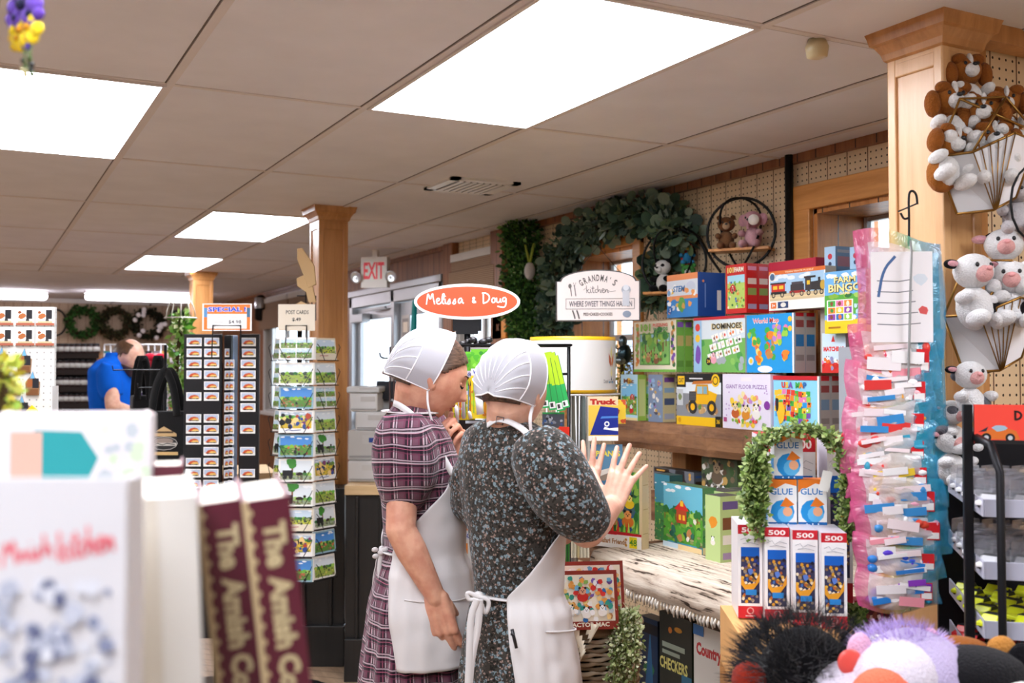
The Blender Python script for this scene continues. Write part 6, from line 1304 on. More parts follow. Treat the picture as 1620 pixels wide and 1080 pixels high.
for k, (x0, x1, y0, y1, col) in enumerate(((856, 878, 680, 790, 'f2702a'), (872, 888, 677, 790, 'e8862c'), (884, 901, 675, 790, 'e2321e'), (898, 906, 700, 790, '3aa0d0'))):
    pack(x0, x1, y0, y1, RD+.02-.03*k, 'hanging folder below the green ones, coloured %s' % ['orange', 'amber', 'red', 'sky blue'][k], 'folder', art_folder(col, ['e2321e', 'c98a3a', '2f5fb0', '2f8fc0'][k]), back=col, thick=.004, yaw=-.45, name='hanging_folder')
for k, (x0, x1) in enumerate(((876, 886), (886, 894), (893, 901))):
    pack(x0, x1, 800, 905, RD-.05-.03*k, 'green striped pack low on the rack right of the apron, %s' % ['left', 'middle', 'right'][k], 'folder', lambda c, g: (c.rect(0, 0, 1, 1, '3f8f3a'), c.rect(.0, 0, .2, 1, 'c8502c'), c.rect(.5, 0, .7, 1, '2a5a34'), c.rect(.2, .05, .9, .14, 'f2f2f0'), c.rect(.4, .07, .7, .12, '222222')), back='2f7a3a', thick=.004, yaw=-.3, name='hanging_folder')
def art_123(c, g):
    c.rect(0, 0, 1, 1, 'f0eee8'); c.rect(0, .8, 1, 1, 'f28a1c'); c.rect(0, .68, 1, .78, 'dfe2ee'); c.text('ABC', .45, .73, .06, '2f4fb0', .6, .03)
    for k, (s, col) in enumerate((('1', 'f2902c'), ('2', '2f5fc0'), ('3', '2f9a3a'))): c.text(s, .5, .56-.19*k, .14, col, None, .06); c.text(s, .15, .56-.19*k, .05, col, None, .03)
    c.rect(.1, 0, .8, .08, '1c1c1e')
pack(727, 748, 815, 935, RD-.04, 'orange topped number strip pack reading 1 2 3 seen between the two women', 'activity pack', art_123, back='f28a1c')
# ------------------------------------------------ white drum header and book spinner
DD = 3.62; dc = at(906, 540, DD+.12); zt = at(905, 532, DD).z; z0 = at(905, 622, DD).z; RR = .154
r = thing('book_spinner', 'book spinner rack with a white and yellow drum header', 'book rack', (dc.x, dc.y, 0), -YAW)
m = MB(); n = 56; m.lathe([(RR, z0), (RR, z0+.012), (RR, zt-.013), (RR, zt)], n, 'f0efec', cols=['e0ae1c', 'd6d4d0', 'e0ae1c']); m.build('drum_header', 'card', r)
# tulip mark and lettering printed on the drum
m = MB()
def ondrum(ang, z, off=.0006): return Vector(((RR+off)*math.sin(ang), -(RR+off)*math.cos(ang), z))
def dpoly(pts, col, off): m.add([ondrum(a1, z1, off) for a1, z1 in pts], [tuple(range(len(pts)))], col, False)
ca = 1.02; cz = (z0+zt)/2+.022
dpoly([(ca-.12, cz+.02), (ca-.02, cz), (ca, cz-.02), (ca-.03, cz-.03), (ca-.11, cz-.012)], 'b0562c', .0006); dpoly([(ca+.12, cz+.02), (ca+.11, cz-.012), (ca+.03, cz-.03), (ca, cz-.02), (ca+.02, cz)], 'c8702c', .0006); dpoly([(ca-.05, cz+.02), (ca, cz-.005), (ca+.05, cz+.02), (ca, cz+.045)], 'dcd08a', .0006)
dpoly([(ca-.05, cz-.05), (ca, cz-.03), (ca+.05, cz-.05), (ca, cz-.07)], 'e8dca0', .0006)
vs, ps, a0, a1, b0, b1 = textmesh('Dutch Country Tales', 0.01); 
m.add([ondrum(ca-.30+(x-a0)/(a1-a0)*.52, cz-.09+(y-b0)*.018, .0007) for x, y in vs], ps, '5a5a5a', False)
dpoly([(ca-.12, z0+.035), (ca+.1, z0+.035), (ca+.1, z0+.042), (ca-.12, z0+.042)], '7ab0d0', .0006); dpoly([(ca-.03, z0+.046), (ca+.03, z0+.046), (ca, z0+.062)], '2f3f5a', .0006)
m.build('drum_print', 'card', r)
m = MB(); m.lathe([(.2, 0), (.2, .02), (.04, .05)], 24, '8a8d92'); m.build('base', 'blackmetal', r)
m = MB(); m.tube([(0, 0, .05), (0, 0, z0)], .018, 10, 'b0b0b0'); m.build('pole', 'metal', r)
for k, x in enumerate((-.10, -.06, -.02, .0)):
    wire('wire_pocket', [(x, -.16, z0-.005), (x+.005, -.17, z0-.28), (x+.03, -.165, z0-.29), (x+.035, -.15, z0-.005)], .0025, col='e2e2e4', parent=r)
wire('wire_tier', [(RR*1.1*math.cos(t*PI/12), RR*1.1*math.sin(t*PI/12), z0-.005) for t in range(24)], .003, col='d8d8da', parent=r, closed=True)
wire('wire_tier', [(RR*1.1*math.cos(t*PI/12), RR*1.1*math.sin(t*PI/12), z0-.29) for t in range(24)], .003, col='d8d8da', parent=r, closed=True)
for k in range(4):
    x = 905+7.5*k
    pack(x, x+6, 625+k, 744, DD-.03-.012*k, 'thin picture book in the wire pockets left of the blue book, %s' % ['leftmost', 'second', 'third', 'nearest the blue book'][k], 'book', lambda c, g: (c.rect(0, 0, 1, 1, g.choice(['6f6a5c', 'c9c2b4', '5f6a66', 'b0a890'])), c.rect(.1, 0, .3, 1, '3f3f3a')), back='8a857a', grp='thin books in the spinner', name='book', thick=.1)
for k in range(6):
    x = 902+5.2*k
    pack(x, x+4.2, 750, 882, DD-.02-.01*k, 'thin cream-edged book on the lower tier of the spinner, %s from the left' % ['first', 'second', 'third', 'fourth', 'fifth', 'sixth'][k], 'book', lambda c, g: (c.rect(0, 0, 1, 1, g.choice(['c9b98a', 'd8cca8', 'a89870', 'e0d8c0'])), c.rect(.2, 0, .35, 1, '6a5a3a')), back='b0a078', grp='thin books in the spinner', name='book', thick=.1)
pack(931, 978, 627, 697, DD-.09, 'blue and yellow truck board book on the spinner under the drum', 'book', art_truck, back='f2efe8', name='book')
pack(962, 990, 632, 670, DD+.02, 'small book behind the truck book with orange and green animals', 'book', lambda c, g: (c.rect(0, 0, 1, 1, 'e8c43a'), c.blobs(0, 0, 1, 1, 14, ['c8502c', '3f7a3a', 'e8a02c', '8a4a2a'], .1, .25, g)), back='c9a23a', name='book')
pack(934, 985, 703, 768, DD-.08, 'blue-grey planes book on the spinner behind the raised hands', 'book', art_planes, back='4a7a9a', name='book')
# ------------------------------------------------ kitchen sign
def kitchen_sign():
    d = 4.2; c = at(946, 508, d); r = thing('kitchen_sign', 'white arched sign reading grandma\'s kitchen hanging before the garlanded window', 'sign', tuple(c), -YAW-.12)
    w = 134/F*d; h1 = 64/F*d; h2 = 80/F*d
    top = [(-w/2, 0), (w/2, 0), (w/2, h1), (.155, h1)]+[(.155*math.cos(t), h1+(h2-h1+.005)*math.sin(t)) for t in [D_(v) for v in range(8, 173, 11)]]+[(-.155, h1), (-w/2, h1)]
    m = MB(); m.prism(top, (0, 0, 0), (1, 0, 0), (0, 0, 1), .012, '3b3632', 'e9e2dc'); cv = m.front(-w/2, w/2, 0, 0, h2)
    sh = [(x*.965, .005+y*.955) for x, y in top]; cv.poly([((x+w/2)/w, y/h2) for x, y in sh], 'f0e4e0')
    m.build('sign_board', 'card', r)
    m = MB(); cv = m.front(-w/2, w/2, -.001, 0, h2); k = '4a4440'
    for i, ch in enumerate('GRANDMA\'S'):
        t = (i-4)/4; cv.text(ch, .5+.20*t, .86-.10*t*t+(.045 if ch == "'" else 0), .13 if ch != "'" else .04, k, .036 if ch != "'" else .008, .02, rot=-.55*t)
    script_text(cv, 'kitchen', .36, .56, .27, .15, '3b3a3a', .0022); cv.stroke([(.33, .62), (.36, .66), (.38, .6)], .0015, k); cv.stroke([(.62, .60), (.66, .585), (.71, .60)], .0015, k)
    cv.frame(.12, .24, .93, .45, .005, k); cv.text('WHERE SWEET THINGS HAPPEN', .53, .345, .11, '3a3a44', .74, .01); cv.text('PIES+CAKES+COOKIES', .5, .14, .06, k, .34, .015)
    for x0, sg in ((.2, 1), (.25, 1)): cv.stroke([(x0-.03, .72), (x0-.02, .62), (x0-.01, .5)], .004, '6a6460'); cv.stroke([(x0+.0, .22), (x0+.02, .12), (x0+.03, .05)], .006, '5a5450')
    cv.disc(.17, .70, .02, '6a6460', .028); cv.stroke([(.21, .77), (.225, .69), (.24, .77)], .002, '6a6460'); cv.disc(.83, .62, .055, 'a9b0bc', .055); cv.rect(.79, .3, .87, .6, 'c9ccd4'); cv.disc(.84, .14, .05, '8a95a8', .04); cv.disc(.83, .66, .035, 'dfe2e8')
    m.build('lettering', 'card', r)
    m = MB(); m.tube([(-.12, .006, h1), (0, .006, h2+.1), (.12, .006, h1)], .0015, 5, '2a2a2a'); m.build('hanging_cord', 'wire', r)
kitchen_sign()
# hanging cord hook in the wood above is the garland's own branch
# ------------------------------------------------ eucalyptus and boxwood garlands round the window
def garland(label, pts, n, dcol, size, spread, seed, big=0, loc=None, name='garland', cat='garland'):
    g = R_(seed); r = thing(name, label, cat, loc or tuple(pts[0])); P = smoothpts(pts, 2); m = MB(); m.tube(P, .012, 6, '4a3a24', False)
    m.build('vine_stem', 'matte', r, world=True); m = MB(); L = len(P)
    for i in range(n):
        t = g.random()*(L-1.001); k = int(t); p = P[k].lerp(P[k+1], t-k); u = Vector((g.gauss(0, 1), g.gauss(0, 1), g.gauss(0, 1))).normalized(); c = p+u*spread*(g.random()**.5); c.x = min(c.x, XW-.012)
        s = size*(.6+.8*g.random()); d = (u+Vector((g.uniform(-.6, .6), g.uniform(-.6, .6), g.uniform(-.6, .6)))).normalized(); w_ = d.orthogonal().normalized(); col = g.choice(dcol); w_ = Matrix.Rotation(g.random()*6, 3, d) @ w_
        if big and g.random() < big:
            s *= 1.9; rr = [c+d*s*(.5-.5*math.cos(2*PI*q/8))+w_*s*.5*math.sin(2*PI*q/8) for q in range(8)]; m.add(rr, [tuple(range(8))], col, False)
        else: m.add([c, c+d*s*.5+w_*s*.3, c+d*s, c+d*s*.5-w_*s*.3], [(0, 1, 2, 3)], col, False)
    m.build('foliage', 'leaf', r, world=True); return r
EU = ['4a6350', '5f7a62', '3b5242', '7d947c', '2f4436', '8fa088', '6a7f58']; BX_ = ['3f6a2c', '5a8a3a', '2f5424', '76a04c', '24401c', '4a7a34']
xg = 2.82
garland('dense boxwood garland hanging straight down left of the orange wood window', [onX(826, 362, xg), onX(822, 410, xg), onX(830, 450, xg-.02), onX(820, 490, xg-.03), onX(838, 520, xg-.04), onX(845, 545, xg-.05)], 5000, BX_, .030, .12, 3)
garland('eucalyptus garland running along and down the left of the orange wood window', [onX(1072, 372, xg), onX(1055, 345, xg), onX(1010, 340, xg), onX(960, 350, xg), onX(915, 372, xg), onX(888, 398, xg), onX(880, 430, xg), onX(876, 480, xg), onX(878, 525, xg)], 3600, EU, .026, .095, 5, .22)
garland('eucalyptus garland end trailing down right of the orange wood window', [onX(1068, 372, xg), onX(1050, 410, xg), onX(1030, 440, xg), onX(1034, 480, xg)], 900, EU+['8a7a4a'], .03, .05, 6, .2)
garland('yellow-green wispy plant behind the book spinner', [onX(985, 560, 2.86), onX(984, 600, 2.8), onX(980, 640, 2.75)], 900, ['c9c23a', 'a9ac3a', 'd8d06a', '6a7a2a'], .016, .06, 7, name='wispy_plant', cat='plant')
a = onX(988, 560, 2.78); m = MB(); m.ell(a, (.035, .035, .05), '3a4a50'); m.ell(a+Vector((-.01, 0, .06)), (.022, .022, .03), '6a7a84'); m.ell(a+Vector((-.025, 0, -.03)), (.028, .03, .02), '8fa0a8'); m.tube([a+Vector((0, .12, .08)), a+Vector((-.02, .04, .03)), a], .004, 6, '1a1a1c'); m.build('hanging_ornament', 'metal', label='dark glass and metal ornament hanging left of the woodland puzzle', cat='ornament')
# orange notice by the window, pale bag in garland
m = MB(); a = onX(787, 500, 2.86); b2 = onX(802, 535, 2.86); m.box(2.85, 2.86, b2.y, a.y+.05, b2.z, a.z, 'e8922c'); c = m.lside(2.85, b2.y, a.y+.05, b2.z, a.z); c.text('X', .4, .5, .3, '8a4a1c'); m.build('orange_notice', 'card', label='orange notice card left of the boxwood garland', cat='notice')
a = onX(838, 420, 2.76); m = MB(); m.ell(a+Vector((0, 0, -.03)), (.03, .035, .05), 'b8b0a8')
m.tube([a+Vector((0, .05, .12)), a+Vector((0, .02, .05)), a], .008, 6, '8f9a3a'); m.tube([a+Vector((0, -.05, .12)), a+Vector((0, -.02, .05)), a], .008, 6, '8f9a3a'); m.build('dried_pod', 'matte', label='grey dried pod on green stems hanging in the boxwood garland', cat='ornament')
# ------------------------------------------------ round wire wall shelves with soft toys
def ringshelf(cx, cy, rr, plank_y, lab, seed):
    X = 2.80; c = onX(cx, cy, X); d = (c-CAM).dot(FW); R1 = rr/F*d; r = thing('wire_wall_shelf', lab, 'wall shelf', tuple(c), -YAW-.5)
    V2 = lambda pts: [(x, y, z) for x, y, z in pts]
    wire('wire_hoop', [(R1*math.cos(t*PI/18), .0, R1*math.sin(t*PI/18)) for t in range(36)], .006, parent=r, closed=True, col='141414')
    wire('wire_hoop', [(R1*.55*math.cos(t*PI/18), .07*math.sin(t*PI/9), R1*math.sin(t*PI/18)) for t in range(36)], .005, parent=r, closed=True, col='141414')
    pz = -(plank_y-cy)/F*d; m = MB(); m.box(-R1*.88, R1*.88, -.045, .055, pz-.012, pz, 'ffffff'); m.build('plank', 'pine_x', r, bevel=.002)
    return r, c, d, pz, R1
s1, c1, d1, p1, R1 = ringshelf(1172, 368, 55, 393, 'round black wire wall shelf carrying a sloth and a pink elephant', 1)
s2, c2, d2, p2, R2 = ringshelf(1066, 415, 53, 461, 'round black wire wall shelf carrying a panda, lower than the elephant shelf', 2)
wire0 = MB(); a = onX(1110, 360, 2.82); wire0.tube(smoothpts([onX(1080, 358, 2.84), onX(1108, 375, 2.82), onX(1122, 405, 2.8), onX(1140, 430, 2.8)]), .006, 6, '141414'); wire0.build('wire_loop', 'wire', label='loose black wire loop between the two round wall shelves', cat='wire')
def plush(name, label, cat, loc, rot, s, col, belly, ear, muzzle='ffffff', kind='dog', patches=(), grp=None, group=None, nose='141418'):
    r = thing(name, label, cat, loc, rot, group); 
    def E(nm, items, mat='plush', par=None):
        m = MB()
        for c, rad, cl in items: m.ell(Vector(c)*s, tuple(q*s for q in rad), cl, None, 14, 10)
        return m.build(nm, mat, par or r)
    E('torso', [((0, .05, .30), (.26, .22, .32), col), ((0, -.07, .30), (.2, .16, .26), belly)]+[(c, rd, cl) for c, rd, cl in patches if c[2] < .6])
    hd = E('head', [((0, -.02, .82), (.29, .26, .25), col), ((0, -.22, .74), (.13, .13, .12), muzzle)]+([((0, -.20, .93), (.05, .085, .14), muzzle)] if kind == 'dog' else [])+[(c, rd, cl) for c, rd, cl in patches if c[2] >= .6])
    for sx in (-1, 1):
        if kind == 'dog': E('ear', [((sx*.31, -.08, .74), (.12, .15, .22), ear), ((sx*.16, -.16, .98), (.13, .10, .10), ear)], par=hd)
        elif kind == 'cow': E('ear', [((sx*.33, 0, .92), (.13, .05, .07), ear), ((sx*.33, -.03, .92), (.09, .04, .045), 'f0b0b8')], par=hd)
        elif kind == 'elephant': E('ear', [((sx*.30, .03, .82), (.15, .05, .18), ear)], par=hd)
        else: E('ear', [((sx*.22, .0, 1.04), (.09, .06, .09), ear)], par=hd)
        E('arm', [((sx*.27, -.14, .42), (.10, .2, .10), ear if kind == 'panda' else belly)]); E('leg', [((sx*.2, -.26, .10), (.12, .22, .12), ear if kind == 'panda' else belly)])
        E('eye', [((sx*.11, -.255, .86), (.03, .02, .035), '0c0c10')], 'plastic', hd)
    if kind == 'elephant': E('trunk', [((0, -.32, .70), (.06, .09, .06), col), ((0, -.38, .60), (.05, .05, .10), col)])
    E('nose', [((0, -.355, .79), (.05, .03, .035), nose)], 'plastic', hd)
    return r
def onshelf(s, x, pz, y=-.005): return s.matrix_basis @ Vector((x, y, pz))
bpy.context.view_layer.update()
plush('sloth_toy', 'brown sloth soft toy on the round shelf beside the pink elephant', 'soft toy', onshelf(s1, -.06, p1), -YAW-.2, .125, '7a4f30', '8a6040', '6a4428', 'c9a884', 'bear', [((-.1, -.2, .86), (.07, .05, .05), '2a1a10'), ((.1, -.2, .86), (.07, .05, .05), '2a1a10')])
e = plush('elephant_toy', 'pink elephant soft toy with a round paper tag on the wire shelf', 'soft toy', onshelf(s1, .05, p1), -YAW-.6, .14, 'd9a0a8', 'e2b0b8', 'dca4b0', 'd9a0a8', 'elephant')
m = MB(); m.lathe([(.0, -.001), (.022, -.001), (.022, .001), (.0, .001)], 18, 'efe8e0'); m.build('paper_tag', 'card', e, loc=(.03, -.065, .105), rot=(PI/2, 0, .2))
plush('panda_toy', 'black and white panda soft toy sitting on the lower round wire shelf', 'soft toy', onshelf(s2, -.05, p2), -YAW-.75, .135, 'f2f0ec', 'f2f0ec', '17171a', 'f2f0ec', 'panda', [((-.12, -.2, .86), (.08, .06, .07), '17171a'), ((.12, -.2, .86), (.08, .06, .07), '17171a'), ((0, .08, .42), (.28, .22, .12), '17171a')])
plush('parrot_toy', 'red and blue parrot soft toy at the back of the lower round wire shelf', 'soft toy', onshelf(s2, .05, p2+.12, .03), -YAW, .10, 'c8302c', '3a8fc0', '3a8fd0', 'd8b04a', 'bear')
plush('frog_toy', 'green and white soft toy beside the panda on the round wire shelf', 'soft toy', onshelf(s2, .07, p2), -YAW-.3, .11, '4f9a4a', 'f2efe8', '4f9a4a', 'f2efe8', 'bear')
wire('toy_perch', [tuple(Vector(onshelf(s2, .05, p2, .03))), tuple(Vector(onshelf(s2, .05, p2+.12, .03)))], .002).parent = None
bpy.data.objects[[o.name for o in bpy.data.objects if o.name.startswith('toy_perch')][0]]['label'] = 'thin wire perch holding the parrot soft toy up'
bpy.data.objects[[o.name for o in bpy.data.objects if o.name.startswith('toy_perch')][0]]['category'] = 'wire'
# round sensor under the ceiling near the column
a = onZ(1386, 74, CEIL); m = MB(); m.lathe([(.022, 0), (.03, -.02), (.026, -.045), (.012, -.05)][::-1], 16, 'c9b98f'); m.build('ceiling_sensor', 'plastic', label='small beige round sensor under the ceiling by the near column', cat='sensor', loc=(1.93, 2.0, CEIL))
# ================================================================ near right: hanging bags, wire baskets, car rack, soft toys
r = thing('hook', 'black S-shaped wire hook on the near column above the plastic bags', 'hook', tuple(at(1443, 330, 2.34)), -YAW)
m = MB(); q = 2.34/F
m.tube(smoothpts([(.012, 0, .01), (.010, 0, .034), (0, 0, .042), (-.008, 0, .034), (-.007, 0, -.02), (-.008, 0, -.085)]), .0028, 8, '17171a'); m.tube(smoothpts([(-.007, 0, -.02), (-.02, -.003, -.025), (-.026, 0, -.01)]), .0025, 8, '17171a')
m.build('hook_wire', 'wire', r); m = MB(); m.tube([(.012, .0, .012), (.014, .12, .012)], .002, 6, '17171a'); m.build('hook_stem', 'wire', r)
def bagart(c, g, pal):
    c.rect(0, 0, 1, 1, 'f3e9ec')
    c.blobs(.05, .05, .95, .9, 26, pal, .06, .14, g)
PAL = [['e2453a', 'f2a03a', 'ffffff', 'd83a5a', 'f7c8d0', 'e8702c'], ['e23b3a', 'ffffff', 'f2c0c8', '3a8fd0', 'e8a02c'], ['f2d03a', '8fd04a', 'ffffff', '3aa0c0', 'e23b3a'], ['3a8fd0', 'e2452c', 'ffffff', 'f2c83a', 'f7b0c8'], ['2a7fd0', '3a5fd8', '5a3ad0', '8f3ac0', '2aa0c8']]
def bag(i, x0, x1, y0, y1, d, lab, pal, first=False):
    """puffy clear bag: pink left edge running through yellow and green to turquoise on the right, toys inside"""
    g = R_(40+i); W_ = (x1-x0)/F*d; H_ = (y1-y0)/F*d; c = at((x0+x1)/2, y1, d); r = thing('toy_bag', lab, 'plastic bag', tuple(c), (0, 0, -YAW-.10), 'clear pink and turquoise toy bags')
    nx, nz_ = 28, 16; m = MB(); vs = []; fs = []; cl = []
    stops = [(0, 'ee5f9c'), (.16, 'f488ac'), (.30, 'f6b27a'), (.45, 'e6d690'), (.62, '7ec9a4'), (.78, '28aac4'), (1, '1690c0')]
    def grad(t):
        for (a, ca_), (b2, cb) in zip(stops, stops[1:]):
            if t <= b2: k = (t-a)/(b2-a); A, B = hx(ca_), hx(cb); return tuple(A[q]*(1-k)+B[q]*k for q in range(3))
        return hx(stops[-1][1])
    for s in (-1, 1):
        for j in range(nz_+1):
            for k in range(nx+1):
                u, v = k/nx, j/nz_; e = math.sin(PI*u)**.6*math.sin(PI*min(1, v*1.08))**.6 if v < .93 else 0; th = .004+.020*e
                x = (u-.5)*W_; z = v*H_; wr = .0035*noise.noise(Vector((u*7+i, v*7, s*3)))+.002*noise.noise(Vector((u*19+i, v*17, s*3)))
                droop = -.16*H_*(u-.5)*0+.012*math.sin(u*5+i)
                vs.append((x+.006*math.sin(v*4+i), s*th+wr-.03*(1-v)*0, z+droop+(.02*(1-u) if first else 0)))
    N1 = (nx+1)*(nz_+1)
    for s in (0, 1):
        for j in range(nz_):
            for k in range(nx):
                a = s*N1+j*(nx+1)+k; f = (a, a+1, a+nx+2, a+nx+1); fs.append(f if s == 0 else f[::-1]); u, v = (k+.5)/nx, (j+.5)/nz_
                edge = u < .15 or u > .80 or v > .86 or v < .12; base = grad(u)
                if not edge:
                    w8 = .78; wh = hx('f8eaee'); base = tuple(base[q]*(1-w8)+wh[q]*w8 for q in range(3))
                cl.append(base)
    m.add(vs, fs, [tuple(x_) for x_ in cl], True); m.build('bag_film', 'bagfilm', r)
    m = MB()
    if first:
        cv = Cv(m, (-W_*.36, -.030, H_*.10), (1, 0, 0), (0, 0, 1), W_*.70, H_*.78); cv.rect(0, 0, 1, 1, 'f4f0f2')
        for k in range(5): cv.stroke([(.1, .2+.12*k), (.45, .19+.12*k), (.8-.04*k, .21+.12*k)], .002, '6a6a74')
        cv.stroke(chaikin([(.12, .5), (.2, .8), (.4, .95)], 2), .006, '4a6a9a'); cv.blob(.85, .35, .09, 'd85a5a', g); cv.blob(.8, .7, .12, 'dce4ec', g, 9)
        m.build('insert_card', 'card', r)
    else:
        for k in range(12): m.ell((g.uniform(-.34, .36)*W_, g.uniform(-.014, -.004), H_*g.uniform(.2, .72)), (W_*g.uniform(.03, .09), .012, H_*g.uniform(.06, .13)), g.choice(pal), None, 8, 6)
        for k in range(11):
            x = g.uniform(-.24, .18)*W_; z = g.uniform(.2, .7)*H_; u = W_*g.uniform(.10, .2); v = H_*g.uniform(.04, .11); an = g.uniform(-.16, .2); m.obox((x, -.016-.001*k, z), Vector((math.cos(an), 0, math.sin(an)))*u, (0, .001, 0), Vector((-math.sin(an), 0, math.cos(an)))*v, g.choice([pal[0], pal[3], 'f29aa8', 'f8f4f4', 'f6eef0', 'f4e2e6', 'f8f6f6', 'fbe9ec']))
        m.obox((W_*.30, -.018, H_*.45), (W_*.07, 0, 0), (0, .001, 0), (0, 0, H_*.2), 'd8242c'); m.obox((W_*.30, -.0195, H_*.35), (W_*.06, 0, 0), (0, .001, 0), (0, 0, H_*.07), 'f6f2f0')
        m.build('toys_inside', 'plastic', r)
    return r
bf, nt, b = newmat('bagfilm'); vc = N(nt, 'ShaderNodeVertexColor', layer_name='Col'); nt.links.new(vc.outputs[0], b.inputs['Base Color']); b.inputs['Roughness'].default_value = .12; b.inputs['Alpha'].default_value = .52; b.inputs['Coat Weight'].default_value = .8; b.inputs['Specular IOR Level'].default_value = .8
tc = N(nt, 'ShaderNodeTexCoord'); nz = N(nt, 'ShaderNodeTexNoise', _Scale=26.0, _Detail=3.0, _Distortion=1.0); nt.links.new(tc.outputs['Object'], nz.inputs[0]); bp = N(nt, 'ShaderNodeBump', _Strength=.9, _Distance=.012); nt.links.new(nz.outputs[0], bp.inputs['Height']); nt.links.new(bp.outputs[0], b.inputs['Normal']); MATS['bagfilm'] = bf
rows = [(1356, 1490, 378, 560), (1348, 1482, 520, 612), (1342, 1476, 575, 655), (1338, 1474, 628, 700), (1335, 1474, 672, 742), (1343, 1478, 715, 780), (1344, 1492, 748, 826), (1352, 1500, 800, 868), (1355, 1490, 850, 915), (1358, 1486, 895, 962)]
for i, (x0, x1, y0, y1) in enumerate(rows):
    bag(i, x0, x1, y0, y1, 2.17+.012*(len(rows)-i), 'clear pink and turquoise toy bag, %s one down in the hanging bunch' % (['topmost', 'second', 'third', 'fourth', 'fifth', 'sixth', 'seventh', 'eighth', 'ninth', 'lowest'][i]), PAL[min(4, i//2)] if i < 9 else PAL[4], i == 0)
for i, (x0, x1, y0, y1) in enumerate(((1440, 1492, 400, 700), (1446, 1500, 520, 800), (1452, 1506, 640, 855))):
    g = R_(70+i); c = at((x0+x1)/2, y1, 2.42); W_ = (x1-x0)/F*2.42; H_ = (y1-y0)/F*2.42; m = MB(); vs = []; fs = []; cl = []
    for s in (-1, 1):
        for j in range(21):
            for k in range(9): u, v = k/8, j/20; vs.append(((u-.5)*W_+.10*W_*v*-1.2, s*(.003+.008*math.sin(PI*u))+.005*noise.noise(Vector((u*4+i, v*9, s))), v*H_))
    for s in (0, 1):
        for j in range(20):
            for k in range(8): a = s*189+j*9+k; f = (a, a+1, a+10, a+9); fs.append(f if s == 0 else f[::-1]); cl.append(hx('2fa8c8') if k > 4 or j < 3 else hx('6fb8cc'))
    m.add(vs, fs, cl, True); r = thing('toy_bag', 'turquoise edge of a long toy bag hanging behind the bunch, %s' % ['highest', 'middle', 'lowest'][i], 'plastic bag', tuple(c), -YAW-.5, 'clear pink and turquoise toy bags'); m.build('bag_film', 'bagfilm', r)
    m = MB()
    for k in range(5): m.ell((g.uniform(-.2, .2)*W_, 0, H_*(.08+.16*k)), (W_*.2, .006, .02), g.choice(['d8404a', 'f2f2f4', '8fc8e0', 'c9d8e8']), None, 8, 6)
    m.build('toys_inside', 'plastic', r)
m = MB(); m.tube([at(1440, 378, 2.3), at(1442, 396, 2.24), at(1430, 900, 2.26)], .003, 6, '8a8a8a'); m.build('hanging_strip', 'plastic', label='thin grey hanging strip that the toy bags are clipped to', cat='strip')
# red boxed puzzles behind bags at the bottom
for k, (x0, x1, y0, y1) in enumerate(((1352, 1398, 950, 996), (1401, 1416, 955, 996))):
    pack(x0, x1, y0, y1, 2.6, 'dark red snack-coloured puzzle box low behind the bags, the %s one' % ['left', 'right'][k], 'puzzle box', lambda c, g: (c.rect(0, 0, 1, 1, '8a2230'), c.rect(.1, .35, .9, .85, '5a2030'), c.blobs(.12, .38, .88, .82, 14, ['c98a5a', 'e0b07a', '8a4a3a', 'd8c09a'], .06, .12, g), c.rect(0, 0, 1, .3, '5a2048')), back='6a1a28', name='puzzle_box', thick=.05)
# ------------------------------------------------ hexagon wire baskets
def hexbasket(cx, cy, sc, lab, yaw=-YAW-.15, d=2.42):
    c = at(cx, cy, d); r = thing('wall_basket', lab, 'wall basket', tuple(c), yaw); k = sc/F*d
    # panels: left grey panel, middle wire front, right white panel, V-shaped bottom
    A = [(-1.0, 0, 0), (-.28, -.35, .02), (.62, -.42, .42), (1.2, 0, .3)]; B = [(-.55, .0, -1.35), (.22, -.15, -1.30), (.30, -.15, -1.25), (.75, 0, -1.0)]
    A = [Vector(v)*k for v in A]; B = [Vector(v)*k for v in B]
    m = MB(); m.quad([A[0], B[0], B[1], A[1]], 'c9c6c6'); m.quad([A[1], B[1], B[2], A[2]], 'e9e7e8'); m.quad([A[2], B[2], B[3], A[3]], 'eeecf0')
    m.build('tin_panel', 'plastic', r, mods=[('SOLIDIFY', {'thickness': .002, 'offset': -1})])
    off = Vector((0, -.004, 0))
    for t in range(6):
        a = A[1].lerp(A[2], t/5)+off; b2 = B[1].lerp(B[2], t/5)+off; m = MB(); m.tube([a, b2], .0015, 6, '6a5038'); m.build('wire_bar', 'brass', r)
    for pts in ((A[0], B[0]), (A[0], A[1], A[2], A[3]), (B[0], B[1], B[2], B[3]), (A[3], B[3]), (A[0], A[0]+Vector((.55, .0, 1.35))*k, A[2]+Vector((-.1, .3, .9))*k, A[3]+Vector((0, 0, .2))*k), (A[1], A[2]+Vector((-.1, .3, .9))*k), (A[0]+Vector((.55, 0, 1.35))*k, A[2]+Vector((.3, .35, .2))*k)):
        m = MB(); m.tube(list(pts), .0032, 6, '9c7238'); m.build('brass_edge', 'brass', r)
    m = MB(); m.quad([A[0]+Vector((0, .12, 0)), A[3]+Vector((0, .12, 0)), B[3]+Vector((0, .1, 0)), B[0]+Vector((0, .1, 0))], 'd8d6d6'); m.build('back_panel', 'plastic', r, mods=[('SOLIDIFY', {'thickness': .002})])
    return c, k
hexbasket(1552, 246, 68, 'upper brass-edged tin wall basket holding the brown and white puppies')
hexbasket(1562, 500, 66, 'lower brass-edged tin wall basket holding the black and white calves')
